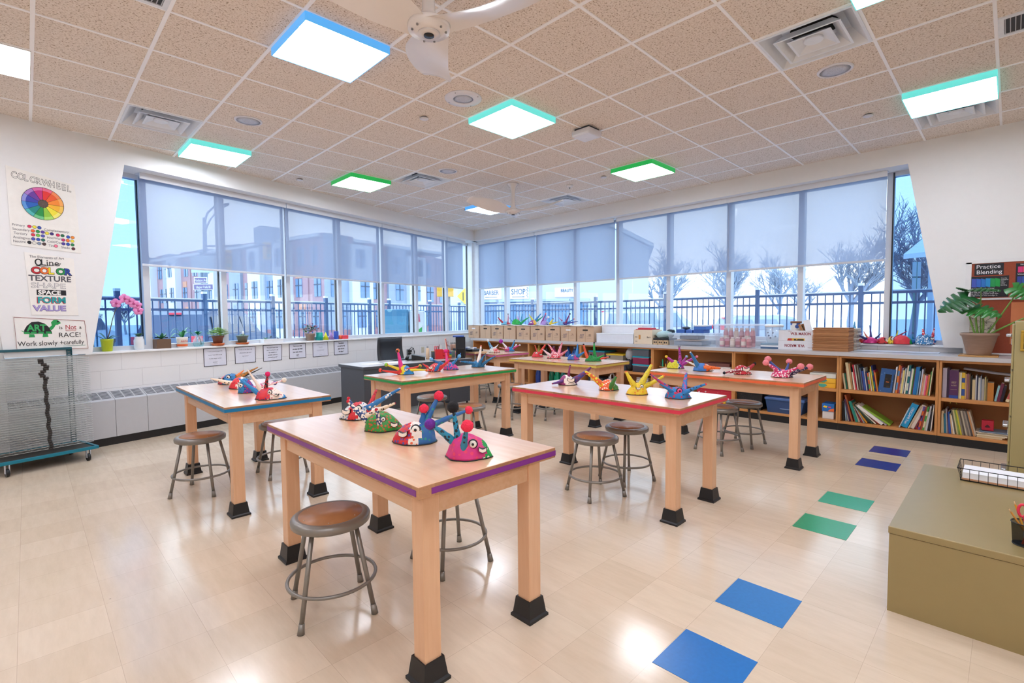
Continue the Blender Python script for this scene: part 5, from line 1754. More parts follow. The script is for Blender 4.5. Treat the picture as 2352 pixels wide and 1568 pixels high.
def monstera_leaf(base, tip, up, size, m, seed):
    base, tip, up = Vector(base), Vector(tip), Vector(up)
    yv = (tip - base).normalized()
    xv = yv.cross(up).normalized()
    zv = xv.cross(yv)
    rnd = random.Random(seed)
    b = MB()
    ln = (tip - base).length
    N = 34
    for s_ in (-1, 1):
        outer = []
        for i in range(N + 1):
            t = i / N
            wd = size * (math.sin(PI * min(1, (t * .93 + .07)) ** .72)) ** .8
            cut = 1.0
            ph = (t * 6.2 + .25 * s_) % 1.0
            if .12 < t < .93 and ph > .70: cut = .38 + .2 * rnd.random()
            outer.append((wd * cut, t))
        vs = []
        for wd, t in outer:
            for u in (0, .5, 1):
                back = -.18 * ln * (1 - t) * u * (1 - t)
                p = base + yv * (ln * t + back - .10 * ln * u * (1 if t > .1 else 1) * .3) + xv * (s_ * wd * u) + zv * (-.22 * size * u * u + .03 * math.sin(t * 9) * u * size - .25 * ln * (t - .4) ** 2)
                vs.append(p)
        fs = []
        for i in range(N):
            for k in range(2):
                a = i * 3 + k
                q = (a, a + 1, a + 4, a + 3)
                fs.append(q if s_ < 0 else q[::-1])
        b.add(vs, fs, 0, True)
    return b.build('leaf', m, r)


def stem(pts, rad=.007):
    b = MB()
    P = [Vector(p) for p in pts]
    Q = []
    for i in range(13):
        t = i / 12
        Q.append(P[0] * (1 - t) ** 2 + P[1] * 2 * t * (1 - t) + P[2] * t * t)
    b.tube(Q, [rad * (1.25 - .5 * i / 12) for i in range(13)], 8)
    return b.build('stem', STEM, r)


# local frame: x into the wall, y to the left (world +y), z up
stem([(-.02, .03, .20), (-.03, .075, .36), (-.04, .12, .575)])
stem([(.01, -.01, .20), (.01, .0, .45), (0.0, .0, .70)], .0055)
stem([(-.02, .01, .20), (-.02, .03, .32), (-.03, .035, .46)], .009)
stem([(0, -.02, .20), (-.01, -.04, .34), (-.03, -.005, .47)], .008)
stem([(0, -.05, .20), (.0, -.14, .38), (-.01, -.255, .62)])
stem([(0, -.06, .20), (.0, -.18, .30), (.02, -.42, .44)], .008)
monstera_leaf((-.05, .10, .615), (-.13, .335, .475), (-.75, .25, .75), .155, GRN2, 3)
monstera_leaf((-.03, .085, .505), (-.14, -.165, .425), (-.55, 0, .9), .13, GRN, 5)
monstera_leaf((0.0, .07, .69), (-.06, -.15, .68), (-.15, 0, 1), .10, GRN2, 8)
monstera_leaf((.02, .10, .675), (-.02, .19, .715), (-.1, .3, 1), .06, GRN2, 9)
monstera_leaf((-.02, -.235, .69), (-.05, -.40, .57), (-.7, .1, .7), .10, GRN, 11)

# ------------------------------------------------------------------ posters on the left wall
def wthing(name, label, cat, s, z, o=0.0, grp=None):
    p = L(s, o, z)
    return thing(name, label, cat, p, LROT, grp)


INKK = mat('#17171b', .6)
r = wthing('poster', 'hand drawn colour wheel poster with rows of colour dots', 'poster', 7.605, 2.11, -.003)
b = MB(); b.prism([(0, 0), (.525, -.03), (.50, .665), (-.01, .745)], -.001, .0015, axis='y'); b.build('sheet', mat('#e9e6e0', .35), r)
x = .025
for i, ch in enumerate('COLORWHEEL'):
    zz = .638 - .0052 * i
    text('title_letter', ch, .084, INKK, r, (x, -.0022, zz), 'y', .0004, bold=.0035, sx=.72)
    text('title_fill', ch, .084, mat('#f1efe9', .5), r, (x, -.0032, zz), 'y', .0004, bold=.0, sx=.72)
    x += .054 if ch in 'WH' else .0445 if ch in 'COR' else .042
cx, cz, R = .245, .43, .158
WH = ['#e0322f', '#e85a2a', '#ef8a2b', '#f0b52c', '#efe03a', '#8fc43e', '#1f8f45', '#16857f', '#1f5fb5', '#3a3fa8', '#6a3a9c', '#c02a7c']
WL = ['#e86a8a', '#ef8a5a', '#f2a85a', '#f2c45a', '#f2ea7a', '#a8d86a', '#6fc48a', '#4fb5b5', '#5a94d4', '#8a8fd4', '#a87ac4', '#d86aa8']
for i in range(12):
    a0 = PI / 2 - i * PI / 6
    a1 = a0 - PI / 6
    seg = [a0 + (a1 - a0) * k / 5 for k in range(6)]
    b = MB()
    b.prism([(cx + .03 * math.cos(a), cz + .03 * math.sin(a)) for a in seg] + [(cx + .128 * math.cos(a), cz + .128 * math.sin(a)) for a in reversed(seg)], -.0025, -.001, axis='y')
    b.prism([(cx + .128 * math.cos(a), cz + .128 * math.sin(a)) for a in seg] + [(cx + R * math.cos(a), cz + R * math.sin(a)) for a in reversed(seg)], -.0025, -.001, axis='y', mi=1)
    b.build('wheel_segment', [mat(WH[i], .5), mat(WL[i], .5)], r)
b = MB()
for i in range(12):
    a = i * PI / 6
    b.tube([(cx + .03 * math.cos(a), -.003, cz + .03 * math.sin(a)), (cx + R * math.cos(a), -.003, cz + R * math.sin(a))], .0013, 4)
b.tube([(cx + R * math.cos(2 * PI * i / 48), -.003, cz + R * math.sin(2 * PI * i / 48)) for i in range(48)], .002, 4, closed=True)
b.build('wheel_lines', INKK, r)
b = MB(); b.cyl((cx, -.003, cz), (cx, -.001, cz), .04, n=24); b.build('wheel_centre', mat('#5a4a44', .5, noise_amt=.4, scale=60), r)
GREY = mat('#6d6d74', .6)
for s_, xx, zz in (('Primary', .01, .182), ('Secondary', .012, .142), ('Tertiary', .02, .104), ('Analogous', .014, .064), ('Neutral', .012, .026), ('Complementary:', .24, .166), ('Hot/Warm', .258, .090), ('Cold/Cool', .258, .052), ('Tint', .268, .012), ('Shade', .365, .006)):
    text('row_label', s_, .034, GREY, r, (xx, -.0022, zz), 'y', .0003, sx=.86)
for cs, xx, zz in ((('#d42a5a', '#e6d83a', '#2a4fb0'), .135, .192), (('#e8622a', '#1f8f45', '#5a3a9c'), .158, .152), (('#d4324a', '#6fbf45', '#4a4fb0'), .158, .114), (('#4a4fb0', '#2a4fb0', '#176a5a'), .158, .074), (('#1c1c20', '#dedbd2', '#7f8fa5', '#4a3230'), .128, .036),
                   (('#e6d83a', '#3a2a7a'), .262, .143), (('#d42a5a', '#176a45'), .345, .136), (('#2a4fb0', '#ef8a2b'), .425, .128), (('#c02a6a', '#ef7a2b', '#e6d83a'), .385, .092), (('#4a3a9c', '#2a4fb0', '#1f7f4a'), .385, .054), (('#f07a94',), .325, .024), (('#5a1f2a',), .462, .012)):
    for k, c in enumerate(cs):
        b = MB(); b.lathe([(.0165, .0)], n=4) if False else b.prism([(xx + k * .036 + .016 * math.cos(t * PI / 8), zz + .016 * math.sin(t * PI / 8) - .001 * k) for t in range(16)], -.002, -.001, axis='y')
        b.prism([(xx + k * .036 + .0135 * math.cos(t * PI / 8), zz + .0135 * math.sin(t * PI / 8) - .001 * k) for t in range(16)], -.0028, -.002, axis='y', mi=1)
        b.build('colour_dot', [INKK, mat(c, .5)], r)

r = wthing('poster', 'elements of art lettering poster below the colour wheel', 'poster', 7.52, 1.445, -.003)
b = MB(); b.prism([(.03, -.005), (.39, -.01), (.375, .575), (.0, .605)], -.001, .0015, axis='y'); b.build('sheet', mat('#ece9e4', .35), r)
text('lettering', 'The Elements of Art', .037, GREY, r, (.035, -.0022, .555), 'y', .0003, sx=.86)
text('lettering', 'Line', .085, INKK, r, (.115, -.0022, .488), 'y', .0004, sx=1.0)
b = MB(); b.tube([(.10 + .022 * math.cos(t / 4), -.0025, .515 + .03 * math.sin(t / 4)) for t in range(26)], .005, 6); b.tube([(.115, -.0025, .495), (.08, -.0025, .48), (.13, -.0025, .478), (.20, -.0025, .49), (.27, -.0025, .515), (.255, -.0025, .49)], .003, 5); b.build('flourish', INKK, r)
x = .045
for ch, c in zip('COLOR', ('#c0202c', '#e8702a', '#e2cf2a', '#1f8f4a', '#24429a')):
    text('lettering', ch, .088, INKK, r, (x - .001, -.0018, .404), 'y', .0003, bold=.0065)
    text('lettering', ch, .088, mat(c, .5), r, (x, -.0026, .405), 'y', .0004, bold=.003)
    x += .062
text('lettering', 'TEXTURE', .078, mat('#55555c', .7), r, (.022, -.0022, .332), 'y', .0004, bold=.002, sx=.98)
text('lettering', 'SHAPE', .074, mat('#8b8b92', .6), r, (.035, -.0018, .262), 'y', .0003, bold=.0018, sx=1.25)
text('lettering', 'SHAPE', .074, mat('#efece7', .6), r, (.035, -.0026, .262), 'y', .0003, bold=-.0012, sx=1.25)
b = MB(); b.box(.075, .30, -.0022, -.001, .192, .245); b.build('black_block', INKK, r)
text('lettering', 'SPACE', .058, mat('#f1efea', .6), r, (.085, -.003, .198), 'y', .0004, bold=.002, sx=1.05)
text('lettering', 'FORM', .082, mat('#b03048', .6), r, (.072, -.0018, .113), 'y', .0003, bold=.005)
text('lettering', 'FORM', .082, mat('#159a9c', .5), r, (.077, -.0026, .116), 'y', .0004, bold=.003)
text('lettering', 'VALUE', .074, mat('#6a5a94', .6), r, (.045, -.0018, .036), 'y', .0003, bold=.0045, sx=1.12)
text('lettering', 'VALUE', .074, mat('#a99ad0', .5), r, (.046, -.0026, .038), 'y', .0004, bold=.002, sx=1.12)

r = wthing('poster', 'turtle poster about art not being a race behind the drying rack top', 'poster', 7.615, 1.085, -.003)
b = MB(); b.prism([(0, .0), (.56, -.005), (.54, .30), (-.01, .345)], -.001, .0015, axis='y'); b.build('sheet', mat('#eceae6', .35), r)
b = MB(); b.tube([(.006, -.002, .012), (.552, -.002, .004), (.532, -.002, .292), (-.004, -.002, .334)], .0028, 4, closed=True); b.build('border', mat('#8a3038', .6), r)
TG = mat('#1f9a4f', .5)
b = MB(); b.prism([(.06, .175), (.27, .165), (.265, .19), (.245, .235), (.215, .27), (.17, .29), (.12, .285), (.085, .25), (.065, .21)], -.0022, -.001, axis='y'); b.build('turtle_shell', INKK, r)
b = MB()
b.prism([(.245, .225), (.27, .25), (.265, .28), (.285, .305), (.315, .305), (.335, .285), (.34, .27), (.315, .255), (.30, .255), (.285, .225), (.265, .20)], -.002, -.0008, axis='y')
for x0 in (.10, .20): b.prism([(x0, .168), (x0 + .035, .166), (x0 + .04, .135), (x0 - .005, .135)], -.002, -.0008, axis='y')
b.prism([(.062, .185), (.04, .205), (.058, .20)], -.002, -.0008, axis='y')
for x0 in (.062, .11, .165, .22): b.prism([(x0, .170), (x0 + .045, .168), (x0 + .04, .188), (x0 + .002, .19)], -.003, -.002, axis='y')
b.build('turtle_body', TG, r)
text('lettering', 'ART', .088, mat('#37a85f', .5), r, (.085, -.003, .198), 'y', .0005, bold=.003, sx=.86)
b = MB(); b.cyl((.318, -.003, .287), (.318, -.002, .287), .008, n=10); b.build('turtle_eye', INKK, r)
text('lettering', 'is', .045, INKK, r, (.325, -.0022, .212), 'y', .0003)
text('lettering', 'Not', .066, mat('#b0303c', .5), r, (.372, -.0022, .208), 'y', .0003, sx=.82)
b = MB(); b.box(.372, .462, -.002, -.001, .198, .201); b.box(.376, .458, -.002, -.001, .191, .194); b.build('underline', mat('#b0303c', .5), r)
text('lettering', 'a', .048, INKK, r, (.485, -.0022, .212), 'y', .0003)
text('lettering', 'RACE!', .068, INKK, r, (.315, -.0022, .128), 'y', .0003, sx=.98)
text('lettering', 'Work slowly +', .068, INKK, r, (.012, -.0022, .052), 'y', .0004, sx=.82)
text('lettering', 'carefully', .062, INKK, r, (.352, -.0022, .054), 'y', .0004, sx=.80)
b = MB(); b.box(.35, .53, -.002, -.001, .036, .0395); b.build('underline', mat('#2a6f5a', .5), r)

# quotation sheets under the sill
Q = [((5.785, 5.49), (1.000, .76), ['"I want to touch people with', 'my art. I want them to say', "'he feels deeply, he feels", "tenderly.'\""], .0165, '#5a5a66', 0, 'framed quotation sheet farthest left under the sill'),
     ((5.375, 5.077), (.997, .765), ['"Color is my day-long', 'obsession, joy and', 'torment."'], .0225, '#6a6a78', 0, 'framed quotation sheet about colour, second from the left under the sill'),
     ((4.964, 4.67), (1.000, .762), ['"If people knew how', 'hard I worked to get', "my mastery, it", "wouldn't seem so", 'wonderful at all."'], .0215, '#3f3f52', .0004, 'framed quotation sheet with five lines, third from the left under the sill'),
     ((4.545, 4.258), (.998, .768), ['"Art is not what', 'you see, but what', 'you make others', 'see."'], .0235, '#15151a', .0011, 'framed quotation sheet in bold black print below the clay pot'),
     ((4.13, 3.839), (1.000, .765), ['"CREATIVITY', 'TAKES', 'COURAGE"'], .027, '#9a9aac', 0, 'framed quotation sheet in pale capitals, fifth from the left'),
     ((3.718, 3.427), (1.000, .768), ['"An artist is', 'not paid for his', 'labor but for', 'his vision."'], .0245, '#15151a', .0014, 'framed quotation sheet farthest right under the coloured solids')]
for (s0, s1), (z1, z0), lines, sz, c, bo, lab in Q:
    r = wthing('quote_sheet', lab, 'sign', s0, z0, .2475, 'framed quotation sheets under the sill')
    w_, h = s0 - s1, z1 - z0
    b = MB(); b.box(0.004, w_ - .004, -.001, .001, .004, h - .004); b.build('sheet', mat('#d9dbe8', .5), r)
    b = MB()
    for a in ((0, w_, 0, .007), (0, w_, h - .007, h), (0, .007, .007, h - .007), (w_ - .007, w_, .007, h - .007)): b.box(a[0], a[1], -.002, .001, a[2], a[3])
    b.build('border', mat('#25252d', .5), r)
    n = len(lines)
    for i, t in enumerate(lines):
        text('quotation_line', t, sz, mat(c, .6), r, (w_ / 2, -.0015, h * .80 - i * (h * .60 / max(3, n - 1))), 'y', .0002, bold=bo, align='CENTER')
    b = MB(); b.box(w_ / 2 - .025, w_ / 2 + .03, -.0015, -.001, h * .115, h * .125); b.build('author_line', mat('#8a8a98', .6), r)
# outlet with a plug and a thermostat plate on the block wall
r = wthing('wall_outlet', 'metal wall outlet with black plugs behind the office desk', 'outlet', 1.95, .70, .2495)
b = MB(); b.bev(-.045, .045, -.008, 0, -.06, .06, .003); b.build('cover_plate', mat('#9aa0a6', .35, .6), r)
b = MB(); b.bev(-.01, .06, -.05, -.008, .0, .045, .008); b.bev(-.01, .05, -.045, -.008, -.045, -.008, .008); b.build('plug', BLACK, r)
b = MB(); b.tube([(.05, -.04, .03), (.10, -.05, .08), (.13, -.05, .0), (.10, -.04, -.12), (.16, -.03, -.25)], .006, 6); b.tube([(-.005, -.04, .05), (.05, -.05, .10), (.11, -.05, .05), (.12, -.05, -.02)], .006, 6); b.build('cord', BLACK, r)
r = wthing('wall_outlet', 'beige wall outlet plate to the right of the metal outlet', 'outlet', 1.52, .72, .2495)
b = MB(); b.bev(-.045, .045, -.006, 0, -.06, .06, .003); b.build('cover_plate', mat('#cfc9b4', .4), r)
for z in (-.025, .025):
    b = MB(); b.bev(-.016, .016, -.009, -.006, z - .014, z + .014, .002); b.build('socket', mat('#bdb7a2', .4), r)

# ------------------------------------------------------------------ plants and solids on the left sill
ZS = 1.0305
LEAF = mat('#3f8a3a', .4, noise_amt=.2, scale=30)
LEAFD = mat('#2c5a34', .4, noise_amt=.2, scale=30)


def strap_leaf(b, base, ang, ln, rise, wd, droop=1.0, mi=0):
    base = Vector(base)
    d = Vector((math.cos(ang), math.sin(ang), 0))
    sd = Vector((-d.y, d.x, 0))
    vs = []
    n = 9
    for i in range(n):
        t = i / (n - 1)
        p = base + d * (ln * t) + Vector((0, 0, rise * (math.sin(t * PI * .62 * droop)) if droop > .9 else rise * t))
        w_ = wd * math.sin(PI * (.12 + .86 * t)) ** .8
        vs += [p - sd * w_, p + Vector((0, 0, -.22 * w_)), p + sd * w_]
    fs = []
    for i in range(n - 1):
        for k in range(2):
            a = i * 3 + k
            fs.append((a, a + 1, a + 4, a + 3))
    b.add(vs, fs, mi, True)


def pot(r, prof, m, n=26, name='pot'):
    b = MB(); b.lathe(prof, n=n); return b.build(name, m, r)


OS = .285
# orchid in the yellow green pot
r = wthing('potted_orchid', 'pink orchid in a yellow green pot on the sill', 'plant', 6.80, ZS, OS - .01)
pot(r, [(0, 0), (.045, 0), (.048, .01), (.058, .115), (.061, .12), (.061, .14), (.056, .14), (.053, .11), (0, .105)], mat('#b5c41f', .3))
b = MB()
for a, ln, rs in ((PI * .95, .14, .06), (PI * .8, .09, .09), (.1, .13, .05), (-.6, .08, .06)): strap_leaf(b, (0, 0, .12), a, ln, rs, .03)
b.build('leaf', LEAFD, r)
b = MB(); b.tube([(0, 0, .12), (.03, 0, .22), (.06, -.005, .36), (.09, -.01, .47), (.14, -.015, .545), (.20, -.02, .575), (.26, -.02, .55), (.31, -.02, .49)], [.005, .005, .004, .004, .0035, .003, .003, .002], 7); b.build('flower_stem', mat('#6d5a44', .6), r)
PK = mat('#e58ac0', .45, noise_amt=.1, scale=40)
PKD = mat('#b53a7a', .5)
for i, (x, z, s_) in enumerate(((.085, .545, .046), (.17, .60, .046), (.215, .575, .042), (.255, .545, .046), (.29, .525, .042), (.30, .46, .044))):
    b = MB()
    for k in range(5):
        t = PI / 2 + k * 2 * PI / 5
        n = 8
        c = Vector((x + .62 * s_ * math.cos(t), -.035 - .004 * k, z + .62 * s_ * math.sin(t)))
        b.ball(tuple(c), s_ * .62, 10, 6, 0, (1, .28, .92))
    fl_ = b.build('flower', PK, r)
    b = MB(); b.ball((x, -.055, z - .004), s_ * .26, 8, 6, 0); b.build('flower_lip', PKD, fl_)
r = wthing('glass_jar_plant', 'white milky jar with a small green plant beside the orchid', 'plant', 6.485, ZS, OS)
pot(r, [(0, 0), (.046, 0), (.052, .02), (.052, .11), (.042, .135), (.042, .155), (.038, .155), (.0, .15)], mat('#dfe2e4', .25), name='jar')
b = MB()
for k in range(7): strap_leaf(b, (0, 0, .15), k * .9 + .3, .055 + .01 * (k % 3), .035 + .01 * (k % 2), .017)
b.build('leaf', LEAFD, r)
r = wthing('boxed_succulent', 'green succulent in a square brown wooden box on the sill', 'plant', 6.245, ZS, OS + .01)
b = MB(); b.bev(-.08, .08, -.065, .065, 0, .115, .003); b.build('box', mat('#6d5340', .45), r)
b = MB(); b.box(-.07, .07, -.055, .055, .112, .117); b.build('soil', mat('#34302b', .9), r)
b = MB()
for k in range(9): strap_leaf(b, (0, 0, .117), k * .75, .06 + .012 * (k % 2), .075 - .02 * (k % 3), .019, .6)
b.build('leaf', mat('#3a7d5f', .35, noise_amt=.15), r)
r = wthing('potted_orchid', 'drooping long leaved orchid in a white pot with orange stripe', 'plant', 6.015, ZS, OS)
pot(r, [(0, 0), (.045, 0), (.055, .01), (.062, .11), (.062, .13), (.057, .13), (.053, .115), (0, .115)], mat('#e3dcd2', .35))
b = MB(); b.cyl((0, 0, .015), (0, 0, .042), .0575, .0590, n=26, caps=False); b.build('orange_stripe', mat('#e0612a', .4), r)
text('pot_lettering', 'Aloha', .036, mat('#c8353a', .5), r, (-.045, -.0615, .066), 'y', .0005, rot=.08)
b = MB()
for a, ln, rs, dr in ((PI * 1.02, .14, .06, 1.55), (PI * .92, .12, .12, 1.35), (.05, .15, .075, 1.6), (-.2, .11, .13, 1.3), (1.4, .08, .08, 1.2), (-1.3, .07, .10, 1.2)): strap_leaf(b, (0, 0, .12), a, ln, rs, .024, dr)
b.build('leaf', mat('#2f8a52', .3, noise_amt=.15), r)
r = wthing('vase_cutting', 'clear glass water jar with a green plant cutting on the sill', 'plant', 5.82, ZS, OS)
b = MB(); b.lathe([(0, 0), (.05, 0), (.062, .03), (.062, .08), (.04, .115), (.036, .14), (.042, .15)], n=26); b.build('vase', milky('#bfe3ea', .72, .5, 'clear_glass', .10), r)
b = MB(); b.lathe([(0, .004), (.048, .004), (.058, .03), (.058, .07), (0, .071)], n=22); b.build('water', glass((.75, .92, .95), .06, 'water'), r)
b = MB(); b.tube([(.03, 0, .03), (.02, 0, .09), (.0, .0, .15), (-.01, 0, .19)], .004, 6); b.tube([(.035, .01, .02), (.04, .01, .06), (.015, 0, .10)], .0035, 6); b.build('stem', LEAFD, r)
b = MB()
for k in range(11): strap_leaf(b, (-.005, 0, .15 + .006 * (k % 4)), k * .62, .05 + .012 * (k % 3), .03, .018)
b.build('leaf', mat('#2f9a62', .35, noise_amt=.15), r)


def bush(b, c, R, n, wd, seed, flat=.7):
    rnd = random.Random(seed)
    for k in range(n):
        u = rnd.uniform(0, 2 * PI)
        ph = rnd.uniform(.05, 1.5)
        q = Vector(c) + Vector((math.cos(u) * math.sin(ph), math.sin(u) * math.sin(ph), math.cos(ph) * flat)) * R * rnd.uniform(.45, 1)
        strap_leaf(b, q, u + rnd.uniform(-.5, .5), wd * 2.1, wd * rnd.uniform(-.6, .8), wd * .8)


r = wthing('potted_plant', 'bushy variegated plant in a brown clay pot on a saucer', 'plant', 5.585, ZS, OS - .02)
pot(r, [(0, 0), (.062, 0), (.075, .012), (.078, .03), (.06, .03)], mat('#c4622f', .6), name='saucer')
pot(r, [(0, .02), (.05, .02), (.066, .105), (.074, .108), (.076, .132), (.068, .132), (.064, .115), (0, .112)], mat('#7a4a3a', .6))
b = MB(); bush(b, (0, 0, .135), .115, 150, .019, 4, .85); b.build('foliage', mat('#8fc05a', .45, noise_amt=.45, scale=60), r)
b = MB(); bush(b, (0, 0, .14), .125, 60, .017, 5, .85); b.build('pale_leaves', mat('#d3e0b2', .45, noise_amt=.2), r)
r = wthing('potted_cactus', 'small pale succulent in a grey green pot on an orange saucer', 'plant', 5.245, ZS, OS - .01)
pot(r, [(0, 0), (.068, 0), (.082, .012), (.084, .024), (.06, .022)], mat('#c8662f', .6), name='saucer')
pot(r, [(0, .02), (.05, .02), (.074, .105), (.080, .108), (.081, .122), (.073, .122), (0, .11)], mat('#5f7068', .45))
b = MB(); bush(b, (0, 0, .115), .045, 26, .014, 7, .6); b.build('foliage', mat('#7fae7a', .5), r)
b = MB(); b.ball((.012, 0, .155), .02, 10, 8, 0, (.8, .8, 1.5)); b.build('white_figure', mat('#e6e9ec', .4), r)
r = wthing('succulent_tray', 'long white tray with three small succulents on the sill', 'plant', 4.80, ZS, OS)
b = MB(); b.bev(-.155, .155, -.05, .05, 0, .055, .004); b.build('tray', mat('#e3e5e8', .4), r)
for i, (x, c, R) in enumerate(((-.10, '#5f9a5a', .035), (-.01, '#37454a', .03), (.075, '#3d4450', .032))):
    b = MB(); bush(b, (x, 0, .052), R, 26, .012, 30 + i, .9 if i != 1 else 1.6); b.build('succulent', mat(c, .45), r)
r = wthing('potted_cactus', 'pink flowering christmas cactus in a grey clay pot', 'plant', 4.15, ZS, OS - .01)
pot(r, [(0, 0), (.055, 0), (.072, .095), (.077, .098), (.077, .115), (.07, .115), (0, .105)], mat('#9a8577', .7))
b = MB(); bush(b, (0, 0, .13), .12, 90, .020, 14, 1.0); b.build('foliage', mat('#3f7a3f', .45, noise_amt=.2), r)
rnd = random.Random(8)
for i in range(18):
    u = rnd.uniform(0, 2 * PI)
    p = (.13 * math.cos(u) * rnd.uniform(.3, 1.1), .05 * math.sin(u) - .03, .14 + rnd.uniform(-.02, .12))
    b = MB()
    for k in range(5): strap_leaf(b, p, k * 1.25, .030, .014, .011)
    b.build('flower', mat('#e69ac0', .5), r)
gs = 'coloured geometric solids on the sill'
for nm, lab, s_, prof, c in (('cylinder_block', 'turquoise cylinder on the sill', 3.985, [(0, 0), (.055, 0), (.055, .125), (0, .125)], '#17b0a8'), ('cone_block', 'yellow cone on the sill', 3.862, [(0, 0), (.05, 0), (0.001, .13)], '#e0e02a'),
                             ('cone_block', 'lilac cone on the sill', 3.755, [(0, 0), (.052, 0), (0.001, .135)], '#a584cc'), ('prism_block', 'blue upright prism on the sill', 3.655, [(0, 0), (.042, 0), (.042, .135), (0, .135)], '#3f5fc0')):
    b = MB(); b.lathe(prof, n=6 if nm == 'prism_block' else 28, smooth=nm != 'prism_block'); o = b.build(nm, mat(c, .35), loc=L(s_, OS - .02, ZS), rz=LROT); tag(o, lab, 'solid', gs)
tag(MB().ball((0, 0, .034), .034, 20, 14).build('ball_block', mat('#ef6a35', .35), loc=L(3.58, OS - .02, ZS), rz=LROT), 'small orange ball between the blue prism and red block', 'ball', gs)
tag(MB().bev(-.062, .062, -.04, .04, 0, .062, .003).build('box_block', mat('#ee4a5a', .35), loc=L(3.495, OS - .02, ZS), rz=LROT), 'red rectangular block, rightmost of the solids', 'solid', gs)
